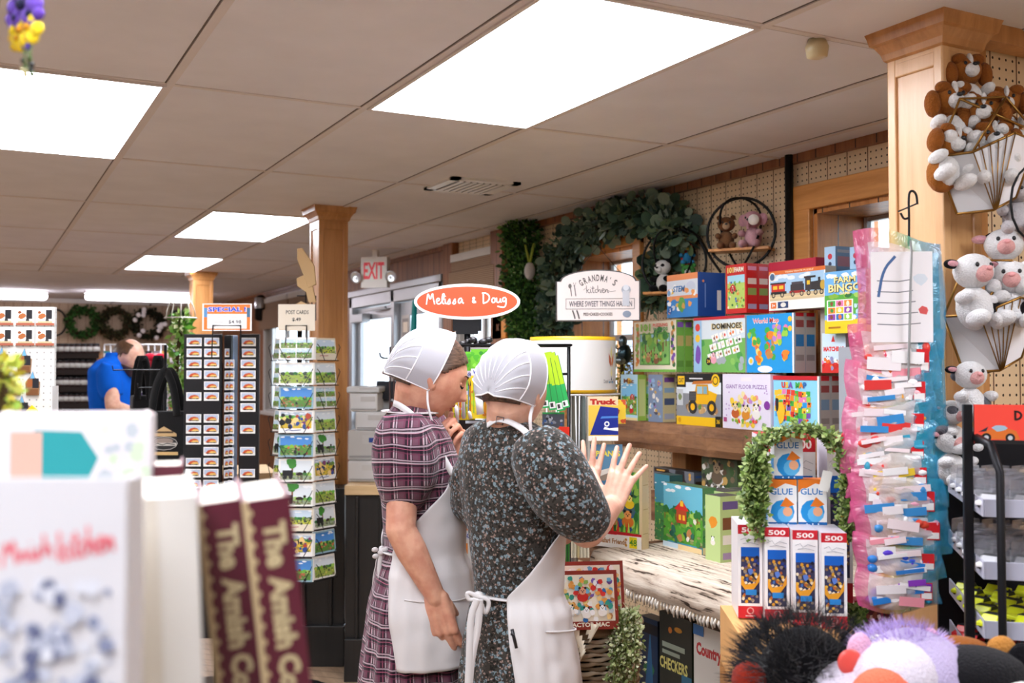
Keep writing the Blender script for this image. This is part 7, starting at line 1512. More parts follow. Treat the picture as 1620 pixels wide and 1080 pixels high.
dogs = [(1551, 118, 2.44, .115, 0.1, 'topmost puppy, lying on top of the pile'), (1522, 170, 2.42, .125, .05, 'second from the top, at the left of the pile'), (1574, 186, 2.40, .115, -.5, 'puppy looking right in the middle of the pile'), (1505, 232, 2.36, .12, .3, 'lowest left puppy drooping over the basket edge'), (1590, 232, 2.38, .12, -.3, 'lowest right puppy in the basket'), (1608, 172, 2.46, .11, -.4, 'puppy at the right edge of the frame')]
base = None
for i, (x, y, d, s, ry, lab) in enumerate(dogs):
    p = at(x, y, d); rot = (-.25+.1*(i % 3), .35 if i == 3 else 0, -YAW+ry)
    if base is None: base = plush('puppy_toy', 'brown and white puppy soft toy, '+lab, 'soft toy', p, rot, s, 'a8662c', 'f6f4f2', '9a5a26', 'f8f6f4', 'dog', group='puppy soft toys')
    else: clone(base, p, rot, 'brown and white puppy soft toy, '+lab)
    o = [o for o in bpy.data.objects if o.get('label', '') == 'brown and white puppy soft toy, '+lab][0]; s *= 1.22; o.location = p+FH*.05-Vector((0, 0, .60*s)); o.scale = [s/.115]*3
cows = [(1548, 452, 2.40, .14, .25, 'left calf in the lower basket', 0), (1590, 408, 2.44, .13, -.3, 'upper calf with a pink ear in the lower basket', 1), (1600, 460, 2.40, .13, -.4, 'right calf in the lower basket', 0), (1540, 612, 2.40, .11, .1, 'small spotted calf below the baskets, topmost of three', 2), (1512, 670, 2.42, .10, .5, 'small spotted calf below the baskets, middle of three', 2), (1510, 715, 2.40, .11, .4, 'small spotted calf below the baskets, lowest of three', 2)]
for i, (x, y, d, s, ry, lab, kd) in enumerate(cows):
    s *= 1.18; p = at(x, y, d)-Vector((0, 0, .6*s)); g = R_(i); pt = [((g.uniform(-.2, .2), g.uniform(-.15, .1), g.uniform(.75, 1.0)), (.12, .14, .10), '1c1a1c' if kd < 2 else '6a6a72') for _ in range(3)]+[((.15, -.05, .3), (.16, .16, .14), '1c1a1c' if kd < 2 else '6a6a72')]
    plush('calf_toy', 'black and white '+lab+' soft toy' if kd < 2 else 'grey and white '+lab, 'soft toy', p, (-.15, 0, -YAW+ry), s, 'f4f2f2', 'f4f2f2', '1c1a1c' if kd != 1 else 'e8b0b0', 'f0b4b0', 'cow', pt, group='calf soft toys', nose='e8a0a0')
p = at(1610, 330, 2.45); plush('lamb_toy', 'grey fluffy soft toy in a wire holder at the right edge between the baskets', 'soft toy', p-Vector((0, 0, .06)), -YAW-.3, .13, 'c9c2c4', 'd8d2d4', 'b8b0b4', 'd8d2d4', 'bear')
m = MB(); m.tube([p+RT*(.06*math.cos(t*PI/8))+UP*(.09*math.sin(t*PI/8))-FH*.09 for t in range(16)], .003, 6, '1c1c1e', closed=True); m.build('wire_holder', 'wire', label='black oval wire holder around the grey soft toy at the right edge', cat='wire')
m = MB(); a = at(1505, 770, 2.44); m.M = Matrix.Translation(a) @ Matrix.Rotation(-YAW-.2, 4, 'Z'); m.prism([(-.02, .07), (.05, .07), (.05, -.05), (.005, -.05)], (0, 0, 0), (1, 0, 0), (0, 0, 1), .05, 'b8b4b0'); m.build('tin_planter', 'plastic', label='grey tin planter on the column foot panel under the small calves', cat='planter')
# ------------------------------------------------ car rack
def carrack():
    d = 2.05; c = at(1532, 1080, d); r = thing('car_rack', 'black wire rack of model cars at the right edge', 'rack', (c.x, c.y, 0), -YAW-.25)
    k = d/F; z = lambda y: at(1560, y, d).z; X = lambda px: (px-1532)*k
    m = MB(); m.box(X(1529), X(1543), 0, .02, 0, z(640), '1a1a1e'); m.build('upright', 'wire', r, bevel=.002)
    m = MB(); m.box(X(1529), X(1690), .36, .38, 0, z(700), '1a1a1e'); m.build('back_sheet', 'wire', r, bevel=.002)
    m = MB(); m.tube([(X(1545), .02, z(690)), (X(1560), -.06, z(700)), (X(1568), -.09, z(740)), (X(1572), -.09, 0)], .008, 8, '1a1a1e'); m.build('front_rail', 'wire', r)
    m = MB(); h = z(640)-z(702); m.box(X(1545), X(1690), -.0, .012, z(702), z(640), 'c8302c'); cv = m.front(X(1545), X(1690), -.0, z(702), z(640)); cv.rect(0, 0, 1, 1, 'ee4a3c'); cv.rect(0, 0, 1, .1, '1c1c1e')
    cv.poly([(.02, .12), (.12, .34), (.3, .42), (.42, .34), (.46, .12)], 'd8702c'); cv.blob(.25, .4, .08, '9fb8c8', R_(1), 9, .04); cv.poly([(.04, .3), (.14, .44), (.12, .32)], '2a2a3a')
    for x in (.12, .36): cv.disc(x, .16, .05, '1c1c1e'); cv.disc(x, .16, .025, 'c9c9cc')
    cv.poly([(.5, .14), (.55, .34), (.8, .4), (.95, .14)], 'c8602c'); cv.disc(.62, .17, .04, '1c1c1e'); script_text(cv, 'D', .40, .62, .09, .22, '2a1a1a', .004)
    m.build('header_sign', 'card', r)
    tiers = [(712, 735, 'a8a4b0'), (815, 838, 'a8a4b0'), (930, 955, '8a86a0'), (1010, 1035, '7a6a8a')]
    sh = []
    for i, (ya, yb, col) in enumerate(tiers):
        zz = z((800, 895, 985, 1060)[i]); m = MB(); m.box(X(1548), X(1690), -.07, .34, zz-.005, zz, col); m.box(X(1548), X(1690), -.075, -.07, zz-.012, zz+.022, 'b8b8c8'); m.box(X(1545), X(1548), -.075, .34, zz-.012, zz+.022, 'b8b8c8'); m.build('tray', 'plastic', r, bevel=.001); sh.append(zz)
    return r, sh, X, k
RK, trays, RX, rk = carrack()
bpy.context.view_layer.update()
def toycar(col, glass='23262c'):
    m = MB(); L, W_, H_ = .075, .032, .022
    prof = [(-L/2, .006), (-L/2, .014), (-L*.3, .016), (-L*.14, .026), (L*.16, .026), (L*.3, .017), (L/2, .014), (L/2, .006)]
    m.prism(prof, (0, -W_/2, 0), (1, 0, 0), (0, 0, 1), W_, col); return m
cars = []
def mk(kind, col, lab, loc, grp):
    r = thing('model_car', lab, 'model car', loc, RK.rotation_euler.z+.9, grp); m = toycar(col); m.M = Matrix.Translation((0, W_2*2, 0)); b = toycar(col); b.build('car_body', 'plastic', r, loc=(0, 0, 0), bevel=.002)
    m = MB(); m.prism([(-.013, .019), (-.009, .0265), (.011, .0265), (.017, .019)], (0, -.0165, 0), (1, 0, 0), (0, 0, 1), .033, '1c2026'); m.build('window_band', 'plastic', r)
    for x in (-.022, .024):
        for y in (-.016, .011): m = MB(); m.M = Matrix.Translation((x, y+.0, .0075)) @ Matrix.Rotation(PI/2, 4, 'X') ; m.lathe([(.0075, -.005), (.0075, .0)], 12, '1a1a1c'); m.build('wheel', 'plastic', r)
    return r
W_2 = 0
protos = [mk('a', 'f2f2f4', 'x', (0, 0, 0), 'silver boxed model cars'), mk('b', 'f4f4f6', 'x', (0, 0, 0), 'silver boxed model cars'), mk('c', 'd8e02c', 'x', (0, 0, 0), 'yellow model cars'), mk('d', 'd8242c', 'x', (0, 0, 0), 'red model cars')]
used = [False]*4; cname = ['silver', 'white', 'yellow', 'red']
for t, zz in enumerate(trays):
    for i in range(3):
        for j in range(5):
            loc = RK.matrix_basis @ Vector((RX(1565)+i*.062, -.035+j*.075, zz+.002)); lab = '%s model car, %s tray of the rack, %s from the front, %s file' % (cname[t], ORD[t], ['first', 'second', 'third', 'fourth', 'fifth'][j], ['left', 'middle', 'right'][i])
            if not used[t]: used[t] = True; o = protos[t]; o.location = loc; o['label'] = lab
            else: o = clone(protos[t], loc, None, lab)
            if t < 2 and j < 3:      # clear blister over the silver ones
                m = MB(); m.prism([(-.03, 0), (.03, 0), (.022, .055), (-.022, .055)], (0, -.02, 0), (1, 0, 0), (0, 0, 1), .04, 'e4e4ee'); m.build('clear_case', 'clear', o)
# ------------------------------------------------ soft toys in the front corner
def fluff(mb, c, R3, rad, n, ln, cols, g, w=.004, hemi=True):
    for i in range(n):
        th = math.acos(g.uniform(-.2, 1)); ph = g.random()*2*PI; d = Vector((math.sin(th)*math.cos(ph), math.sin(th)*math.sin(ph), math.cos(th))); p = Vector(c)+Vector((d.x*rad[0], d.y*rad[1], d.z*rad[2])); t = (d+Vector((g.uniform(-.7, .7), g.uniform(-.7, .7), g.uniform(-.2, .5)))).normalized(); s = d.orthogonal().normalized()*w
        q = p+t*ln*g.uniform(.5, 1.2); mb.add([p+s, p-s, q], [(0, 1, 2)], g.choice(cols), False)
g = R_(5)
def blobtoy(name, lab, loc, rot, parts): 
    r = thing(name, lab, 'soft toy', loc, rot)
    for nm, its, mat in parts:
        m = MB()
        for it in its: m.ell(it[0], it[1], it[2], None, 18, 12)
        m.build(nm, mat, r)
    return r
p = at(1290, 1050, 1.72)
r = blobtoy('horse_toy', 'shaggy black soft toy horse with a round red button badge in the front corner', (p.x, p.y, PZ+.001), -YAW, [('torso', [((-.02, .05, .10), (.11, .10, .10), '0c0b0e')], 'plush'), ('head', [((.10, -.01, p.z-PZ+.00), (.11, .06, .042), '141316'), ((.17, -.01, p.z-PZ-.02), (.05, .045, .035), '1a191c'), ((-.01, .02, .14), (.085, .075, .105), '141316')], 'plush'), ('eye', [((.105, -.055, p.z-PZ+.012), (.011, .009, .011), '2a1a10')], 'plastic'), ('button_badge', [((.035, -.072, p.z-PZ+.022), (.021, .006, .021), 'd8524a')], 'plastic'), ('muzzle_stripe', [((.125, .0, p.z-PZ+.038), (.05, .02, .010), 'f2eeea')], 'plush'), ('hoof', [((-.16, -.10, .17), (.035, .02, .008), 'efecea')], 'plush')])
m = MB(); fluff(m, (-.015, .02, p.z-PZ-.03), None, (.10, .07, .10), 2600, .045, ['0d0c0f', '1c1b1f', '26252b', '121114'], g, .0012); m.build('shaggy_mane', 'fabric', r)
p = at(1425, 1050, 1.66); h = p.z-PZ
r = blobtoy('unicorn_toy', 'lilac and pink soft toy with fluffy lilac mane and a coral face patch', (p.x, p.y, PZ+.001), -YAW, [('torso', [((.03, .02, h-.035), (.09, .09, .085), 'c9bbe0'), ((-.02, .04, h-.10), (.15, .12, .12), 'e4dcec')], 'plush'), ('head', [((-.01, -.01, h-.02), (.075, .07, .062), 'e9e0ee')], 'plush'), ('face_patch', [((-.045, -.055, h-.04), (.055, .04, .05), 'ff7a5c')], 'plush'), ('muzzle', [((-.11, -.06, h-.07), (.06, .045, .035), 'f0c4d8')], 'plush'), ('ear', [((-.065, .0, h+.015), (.022, .014, .034), 'f0b8d8')], 'plush'), ('ear', [((.055, .02, h+.03), (.016, .012, .022), 'f0b8d8')], 'plush'), ('nose', [((-.06, -.105, h-.062), (.022, .014, .016), '141018')], 'plastic')])
m = MB(); fluff(m, (.01, .02, h+.0), None, (.075, .05, .055), 1600, .022, ['c0a8e0', 'd4c2ea', 'b59ad8'], g, .0012); m.build('fluffy_mane', 'fabric', r)
p = at(1530, 1055, 1.66); h = p.z-PZ
r = blobtoy('dog_toy', 'black soft toy dog with tan tipped ears and a white muzzle in the front corner', (p.x, p.y, PZ+.001), -YAW, [('torso', [((.0, .03, h-.13), (.08, .09, .12), '0f0e11')], 'plush'), ('head', [((.01, -.0, h-.01), (.085, .07, .042), '1c1b1e'), ((.0, .05, h+.012), (.06, .03, .024), '9a5a24')], 'plush'), ('muzzle', [((.055, -.062, h-.03), (.04, .03, .024), 'f2f0ee')], 'plush'), ('ear', [((-.065, .0, h+.02), (.022, .014, .028), 'c98a44'), ((-.060, -.012, h+.008), (.022, .010, .024), '17161a')], 'plush'), ('ear', [((.065, .02, h+.022), (.024, .014, .022), 'c98a44'), ((.09, .0, h+.008), (.026, .012, .030), '17161a')], 'plush')])
p = at(1185, 1075, 1.72); m = MB(); m.ell((0, 0, .05), (.03, .03, .03), '8a2a1c', None, 12, 8); m.box(-.05, .05, -.04, .04, 0, .02, '3a2a20'); m.build('red_toy', 'plush', label='small dark red toy peeking out at the bottom left of the black horse', cat='soft toy', loc=(p.x, p.y, p.z-.05), rot=-YAW)
# ================================================================ postcard spinner
def w0(px, d): return at(px, 540, d)
SD = 4.72; sc_ = w0(474, SD); r = thing('postcard_spinner', 'tall black wire postcard spinner in front of the middle column', 'postcard rack', (sc_.x, sc_.y, 0), -YAW)
SZ = lambda y: at(474, y, SD-.09).z; K = SD/F
m = MB(); m.lathe([(.17, 0), (.17, .015), (.12, .04), (.03, .055), (.016, .07)], 28, '141416'); m.build('base', 'blackmetal', r)
m = MB(); m.tube([(0, 0, .05), (0, 0, SZ(520))], .012, 8, '141416'); m.build('pole', 'wire', r)
tiers = [533, 573, 611, 649, 687, 726, 765, 804, 844, 884]; proto = None; used = 0
faces = [(-.095, .03, .85, 'left'), (0, -.075, 0, 'middle'), (.118, .02, -.95, 'right')]
for t, y in enumerate(tiers):
    z0 = SZ(y+37); z1 = SZ(y)
    for fi, (fx, fy, an, side) in enumerate(faces):
        if fi == 0 and t > 6: continue
        w = .155 if fi == 1 else .135; h = z1-z0-.004; g = R_(t*7+fi*3+1); kd = g.randrange(6) if fi != 1 else [1, 0, 3, 5, 3, 4, 4, 2, 5, 3][t]
        ca, sn = math.cos(an), math.sin(an); P0 = Vector((fx, fy, 0)); U = Vector((ca, -sn, 0)); Nn = Vector((-sn, -ca, 0))
        for q in range(3 if t % 2 == 0 else 2):
            m = MB(); m.box(-w/2, w/2, 0, .003, 0, h, 'efece4')
            if q == 0: art_photo(m.front(-w/2, w/2, 0, 0, h), g, kd)
            wp = Vector((sc_.x, sc_.y, 0))+RT*(P0-Nn*(.006*q)).x+FH*(P0-Nn*(.006*q)).y+RT*U.x*.004*q+FH*U.y*.004*q
            m.build('postcard', 'card', label='%s postcard in the %s column of the spinner, %s row' % (['front', 'second', 'back'][q], side, ORD[t]), cat='postcard', group='postcards on the spinner', loc=(wp.x, wp.y, z0+.004-.0*q), rot=(-.12, 0, -YAW-an))
        if fi != 1 or True:
            m = MB(); o = P0+Nn*.012
            for s in (-1, 1): m.tube([o+U*s*w*.5+Vector((0, 0, z0+h*.75)), o+U*s*w*.5*.95+Nn*.012+Vector((0, 0, z0+h*.62)), o+U*s*w*.24+Nn*.012+Vector((0, 0, z0))], .0017, 5, '141416', False)
            m.tube([o+U*-w*.5+Vector((0, 0, z0)), o+U*w*.5+Vector((0, 0, z0))], .0022, 5, '141416', False); m.build('card_pocket', 'wire', r)
def sign_on_wire(px0, px1, py0, py1, d, lab, art, name, base='f4f0ea'):
    a = at(px0, py1, d); b2 = at(px1, py1, d); t = at(px0, py0, d); w = (b2-a).length; h = t.z-a.z; c = (a+b2)/2; rr = thing(name, lab, 'sign', (c.x, c.y, a.z), -YAW)
    m = MB(); m.box(-w/2, w/2, 0, .004, 0, h, base); art(m.front(-w/2, w/2, 0, 0, h)); m.build('sign_card', 'card', rr)
    m = MB(); m.tube([(-w*.3, -.004, -.12), (-w*.28, -.004, .2*h), (w*.28, -.004, .2*h), (w*.3, -.004, -.12)], .003, 6, '17171a'); m.build('wire_holder', 'wire', rr); return rr
sign_on_wire(440, 498, 481, 523, 4.66, 'cream postcards price sign in a wire holder on the postcard spinner', lambda c: (c.rect(0, 0, 1, 1, 'e2d6c2'), c.text('POST CARDS', .52, .70, .15, '3a3530', .62, .02), c.text('$.49', .5, .42, .15, '3a3530', .24, .03)), 'price_sign', 'd8ccb8')
def art_special(c):
    c.rect(0, 0, 1, 1, 'f6f2ee'); c.rect(.03, .03, .97, .97, 'ee7a2c'); c.rect(.03, .5, .1, .85, '5a8fc0'); c.rect(.9, .5, .97, .85, '3a6a8f'); c.rect(.1, .08, .9, .62, 'fbfaf8'); c.text('SPECIAL !', .5, .79, .19, 'ffffff', .8, .07); c.text('SPECIAL !', .5, .79, .17, '1f4fd0', .77, .04); c.text('$4.98', .66, .32, .15, '3a3a40', .26, .01); c.stroke([(.3, .5), (.45, .52), (.7, .5)], .002, 'b0aca8'); c.rect(.24, .3, .42, .32, 'b0aca8'); c.rect(.55, .16, .8, .175, 'b0aca8')
sign_on_wire(320, 398, 480, 523, 4.6, 'orange bordered special price sign above the name magnet display', art_special, 'price_sign')
# ---------------------------------------------------------------- name magnet displays
ND = 4.72
a = w0(348, ND+.05); MR = thing('magnet_display', 'black revolving display of buggy name magnets under the special price sign', 'display stand', (a.x, a.y, 0))
def namepanel(px0, px1, y0, y1, d, yaw=0, col='1a1a1d'):
    a = at(px0, y1, d); b2 = at(px1, y1, d); z1 = at(px0, y0, d).z; c = (a+b2)/2; w = (b2-a).length
    m = MB(); m.box(-w/2, w/2, 0, .02, .25, z1, col); m.build('display_panel', 'plastic', MR, bevel=.002, loc=(c.x-MR.location.x, c.y-MR.location.y, 0), rot=-YAW+yaw); return Matrix.Translation((c.x, c.y, 0)) @ Matrix.Rotation(-YAW+yaw, 4, 'Z'), -YAW+yaw
P1 = namepanel(288, 348, 528, 900, ND); P2 = namepanel(376, 408, 528, 900, ND); P3 = namepanel(350, 365, 530, 900, ND+.05, -.5); P4 = namepanel(366, 375, 530, 900, ND+.06, .9, '9fb8dc')
m = MB(); m.tube([(0, 0, 0), (0, 0, 1.5)], .015, 8, '1a1a1d'); m.build('pole', 'wire', MR); m = MB(); m.lathe([(.2, 0), (.2, .02), (.03, .03)], 20, '1a1a1d'); m.build('base', 'blackmetal', MR)
def mtag(w=.068, h=.038):
    m = MB(); m.box(-w/2, w/2, 0, .003, 0, h, 'f6f4f2'); c = m.front(-w/2, w/2, 0, 0, h); g = R_(3); c.rect(.05, .08, .95, .92, 'b8c4d8'); c.rect(.05, .08, .95, .35, 'e9e6e0'); c.poly([(.12, .25), (.88, .25), (.8, .6), (.55, .72), (.3, .62)], 'c8542c'); c.poly([(.35, .3), (.85, .25), (.8, .5), (.5, .5)], 'e8c06a'); c.rect(.2, .2, .85, .28, '2a1a1a'); c.disc(.3, .24, .06, '1c1c1e', .04); c.disc(.72, .24, .06, '1c1c1e', .04); c.rect(.3, .92, .7, 1, 'f6f4f2'); return m
mp = mtag().build('name_magnet', 'card', cat='magnet', group='buggy name magnets'); first = True; bpy.context.view_layer.update()
def place_tags(P, d, cols, rows, miss, nm, sc=1):
    global first
    for j in rows:
        for k, x in enumerate(cols):
            if (j, k) in miss: continue
            q = at(x, 0, d); z = at(x, 547+17.4*j, d-.02).z; loc = Vector((q.x, q.y, 0)); base = P[0].inverted() @ loc; L = P[0] @ Vector((base.x, -.006, 0)); loc = (L.x, L.y, z)
            lab = 'white buggy name magnet on the %s, %s row down%s' % (nm, ORD[j], (', left column', ', right column')[k] if len(cols) > 1 else '')
            if first: mp.location = loc; mp.rotation_euler = (0, 0, P[1]); mp['label'] = lab; first = False; o = mp
            else: o = clone(mp, loc, P[1], lab)
            o.scale = (sc, 1, 1)
place_tags(P1, ND, (305, 333), range(14), {(4, 0), (6, 0), (6, 1), (10, 0)}, 'left name panel'); place_tags(P2, ND, (391,), range(13), {(7, 0), (9, 0), (11, 0)}, 'right name panel'); place_tags(P3, ND+.05, (357,), range(2, 14), set(), 'turned side panel', .5)
place_tags(P4, ND+.06, (371,), range(1, 14), set(), 'pale blue turned panel', .35)
# ---------------------------------------------------------------- counter, till machines
def block(name, mat, px0, px1, d, dep, z0, z1, label=None, cat=None, parent=None, yaw=-YAW, bevel=.003, col='ffffff'):
    a = w0(px0, d); b2 = w0(px1, d); w = (b2-a).length; c = (a+b2)/2; m = MB(); m.box(-w/2, w/2, 0, dep, z0, z1, col); return m.build(name, mat, parent, label=label, cat=cat, loc=(c.x, c.y, 0), rot=yaw, bevel=bevel)
cz_ = at(575, 781, 4.95).z; a = w0(478, 5.0); cr_ = thing('checkout_counter', 'black panelled checkout counter with a pale wooden top behind the plaid dress', 'counter', (0, 0, 0))
for x0, x1, d, dp in ((478, 546, 5.2, .2), (548, 700, 4.95, .55)): block('counter_panel', 'blackwood', x0, x1, d, dp, 0, cz_-.002, parent=cr_, yaw=-YAW); block('kick_board', 'blackwood', x0-2, x1, d-.03, dp, 0, .2, parent=cr_)
for x in (480, 522, 563, 600, 640): block('corner_strip', 'blackwood', x, x+5, 4.93 if x > 540 else 5.18, .02, .2, cz_-.01, parent=cr_)
block('counter_top', 'board', 546, 705, 4.92, .62, cz_, cz_+.045, parent=cr_)
CZ = cz_+.046
b_ = thing('checkout_counter', 'pale wooden counter top end beside the name magnet display', 'counter', (0, 0, 0)); z = at(390, 745, 5.6).z; block('counter_top', 'board', 366, 440, 5.5, .5, z-.05, z, parent=b_, yaw=-YAW+.35); block('counter_panel', 'blackwood', 370, 438, 5.56, .42, 0, z-.051, parent=b_, yaw=-YAW+.35)
def machine(px0, px1, y0, y1, d, dep, col, lab, cat, name, extra=None, z=None):
    a = at(px0, y1, d); b2 = at(px1, y1, d); t = at(px0, y0, d); w = (b2-a).length; h = t.z-a.z; c = (a+b2)/2; rr = thing(name, lab, cat, (c.x, c.y, a.z if z is None else z), -YAW)
    m = MB(); m.box(-w/2, w/2, 0, dep, 0, h, col); m.build('housing', 'plastic', rr, bevel=.008)
    m = MB(); m.box(-w*.45, w*.45, -.004, 0, h*.1, h*.16, 'a8a6a4'); m.box(-w*.1, w*.42, -.003, 0, h*.55, h*.82, 'cfccc8'); m.build('front_detail', 'plastic', rr)
    if extra:
        m = MB(); m.box(w*.08, w*.22, -.006, -.001, h*.6, h*.76, '2f4f9a'); m.box(w*.26, w*.38, -.006, -.001, h*.6, h*.76, '3a3a3a'); m.build('buttons', 'plastic', rr)
    return h
z_ = CZ; mh = machine(550, 606, 733, 766, 5.05, .3, 'd4d2d0', 'flat pale grey cash drawer box on the checkout counter', 'cash drawer', 'cash_drawer', z=CZ)
h2 = machine(550, 608, 686, 733, 5.08, .26, 'c9c6c2', 'grey receipt printer with small blue buttons on the checkout counter', 'printer', 'receipt_printer', True, z=CZ+mh+.001)
h3 = machine(562, 612, 655, 684, 5.1, .24, 'e4e3e2', 'lower white box of the stack on top of the receipt printer', 'box', 'white_box', z=CZ+mh+h2+.002); h4 = machine(553, 597, 626, 655, 5.1, .24, 'e6e5e4', 'upper white box of the stack on top of the receipt printer', 'box', 'white_box', z=CZ+mh+h2+h3+.003)
h5 = machine(548, 600, 616, 626, 5.1, .26, 'dcdcda', 'white lid tray on top of the white boxes by the entrance', 'tray', 'white_tray', z=CZ+mh+h2+h3+h4+.004)
hb = machine(600, 640, 642, 760, 5.35, .2, 'b8b8b6', 'grey till stand behind the plaid shoulder', 'till', 'till_stand', z=CZ)
a = at(612, 642, 5.33); m = MB(); m.obox((0, 0, .045), (.055, 0, .0), (.0, .004, .0), (0, .03, .045), '2c333c'); m.obox((0, .02, .0), (.02, 0, 0), (0, .02, 0), (0, 0, .012), '2c333c'); m.build('till_screen', 'plastic', label='dark tilted till screen behind the plaid shoulder', cat='screen', loc=(a.x, a.y, CZ+hb+.012), rot=-YAW)
rr = thing('wire_stand', 'dark wire stand with an empty hook in front of the glass entrance', 'rack', (w0(627, 4.9).x, w0(627, 4.9).y, CZ), -YAW); zt = at(627, 548, 4.9).z-CZ
for x in (-.03, -.01, .012, .03): m = MB(); m.tube([(x, 0, 0), (x, 0, zt)], .004, 6, '3a2422'); m.build('upright', 'wire', rr)
m = MB(); m.tube(smoothpts([(-.03, 0, zt-.055), (-.07, -.02, zt-.055), (-.075, -.03, zt-.03)]), .004, 6, '17171a'); m.build('hook', 'wire', rr); m = MB(); m.box(-.03, .03, .0, .02, 0, zt*.6, '6a3a34'); m.build('back_board', 'plastic', rr)
# wooden toys on the column
rr = thing('wall_wire', 'black wire hanger on the middle column carrying wooden toys', 'hanger', tuple(at(484, 430, 5.15)), -YAW)
for x in (-.0, .03): m = MB(); m.tube([(x, 0, .03), (x, 0, -.24)], .003, 6, '17171a'); m.build('wire_upright', 'wire', rr)
m = MB(); m.tube([(-.04, -.02, -.12), (.05, 0, -.12), (.05, 0, -.24), (-.03, -.02, -.24)], .003, 6, '17171a'); m.build('wire_loop', 'wire', rr)
for k, (pts, lab) in enumerate((([(470, 393), (478, 392), (497, 420), (500, 450), (488, 455), (470, 410)], 'upper pale wooden paddle toy on the middle column'), ([(469, 440), (482, 434), (492, 440), (500, 478), (488, 478), (484, 462), (470, 452)], 'lower pale wooden animal shaped toy on the middle column'), ([(466, 482), (476, 476), (492, 484), (488, 490), (466, 488)], 'small flat wooden toy above the postcards sign'))):
    o = at(pts[0][0], pts[0][1], 5.1); m = MB(); m.prism([((x-pts[0][0])/F*5.1, -(y-pts[0][1])/F*5.1) for x, y in pts][::-1], (0, 0, 0), (1, 0, 0), (0, 0, 1), .014, 'e0bd8c', 'c9a26c'); m.build('wooden_toy', 'matte', label=lab, cat='toy', loc=o, rot=-YAW, bevel=.002)
a = onX(412, 485, XW-.08); m = MB(); m.lathe([(.03, -.16), (.065, -.14), (.065, -.02), (.07, 0), (.065, .1), (.03, .13)], 8, 'b8bcc0', cols=['222222', '2a2a2c', 'c9ccd0', 'c9ccd0', '2a2a2c']); m.build('wall_lantern', 'metal', label='silver and black lantern on the far end of the window wall', cat='lantern', loc=a)
# ---------------------------------------------------------------- tote bags and stand
def tote(px0, px1, py0, py1, d, lab, logo, yaw=0):
    a = at(px0, py1, d); b2 = at(px1, py1, d); t = at(px0, py0, d); w = (b2-a).length; h = t.z-a.z; c = (a+b2)/2; rr = thing('tote_bag', lab, 'bag', (c.x, c.y, a.z), -YAW+yaw, 'black souvenir tote bags')
    m = MB(); pr = [(-w*.40, 0), (w*.36, 0), (w*.5, h*.2), (w*.48, h), (-w*.46, h), (-w*.5, h*.2)]; m.prism(pr, (0, -.03, 0), (1, 0, 0), (0, 0, 1), .07, '1e1e1f', '18181a'); m.build('bag_body', 'fabric', rr, bevel=.01)
    for y in (-.032, .042):
        m = MB(); ribbon(m, smoothpts([(-w*.28, y, h-.02), (-w*.22, y, h+.10), (-w*.04, y, h+.19), (w*.06, y, h+.19), (w*.22, y, h+.11), (w*.30, y, h-.02)]), .035, (0, 1, 0), '161617'); m.build('bag_handle', 'fabric', rr, mods=[('SOLIDIFY', {'thickness': .004})])
    if logo:
        m = MB(); cv = m.front(-w*.36, w*.36, -.032, h*.18, h*.72); cv.poly([(.1, .75), (.5, 1), (.9, .75), (.9, .66), (.1, .66)], 'c9a878'); cv.rect(.2, .77, .8, .83, '4a3a2a'); cv.disc(.5, .42, .44, 'b8b4b0', .22); cv.disc(.5, .42, .42, '2a2a2c', .20); cv.disc(.5, .5, .3, '9a8a80', .1); cv.rect(.1, .34, .9, .44, 'c9c4bc'); cv.stroke([(.15, .37), (.3, .42), (.45, .37), (.6, .42), (.85, .38)], .004, '2a2a2c'); cv.rect(.05, .02, .95, .13, 'd8b47a'); m.build('logo_print', 'card', rr)
tote(228, 297, 650, 735, 4.9, 'black tote bag with a tan oval logo, in front of the other totes', True); tote(207, 240, 625, 690, 5.3, 'black tote bag hanging behind, next to the man in blue', False, .6); tote(236, 262, 625, 680, 5.25, 'black tote bag squeezed between the other two', False, .2)
rr = thing('bag_stand', 'thin black pole stand that the tote bags hang from', 'stand', (w0(262, 5.1).x, w0(262, 5.1).y, 0), -YAW); m = MB(); m.tube([(0, 0, 0), (0, 0, at(262, 545, 5.1).z)], .008, 6, '17171a'); m.build('pole', 'wire', rr)
for k, (x, z) in enumerate(((-.0, at(262, 612, 5.1).z), (-.12, at(225, 585, 5.1).z))): m = MB(); m.tube([(0, 0, z), (x-.06, -.2, z), (x-.06, -.21, z+.02)], .003, 6, '17171a'); m.build('arm', 'wire', rr)
m = MB(); m.lathe([(.16, 0), (.16, .015), (.02, .03)], 18, '17171a'); m.build('base', 'blackmetal', rr)
# ---------------------------------------------------------------- magnet pegboard at the left edge
MD = 3.9; rr = thing('peg_display', 'white pegboard display of horse and buggy magnets at the left edge', 'display stand', (w0(20, MD).x, w0(20, MD).y, 0), -YAW+.1); kk = MD/F; zt = at(40, 485, MD).z
m = MB(); m.box(-130*kk, 64*kk, 0, .02, .3, zt, 'ffffff'); m.build('peg_panel', 'pegboard_white', rr); m = MB(); m.box(-30*kk, -20*kk, .02, .08, 0, zt-.1, 'e8e8e8'); m.build('upright', 'whitemetal', rr); m = MB(); m.box(-80*kk, 40*kk, -.2, .25, 0, .04, 'e8e8e8'); m.build('foot', 'whitemetal', rr)
m = MB(); m.box(66*kk, 68*kk, -.05, .02, .3, at(90, 610, MD).z, 'f2f2f2')
for k in range(14): m.box(63*kk, 76*kk, -.052, -.046, .4+.06*k, .41+.06*k, 'c8c8c8')
m.build('side_rail', 'whitemetal', rr); bpy.context.view_layer.update()
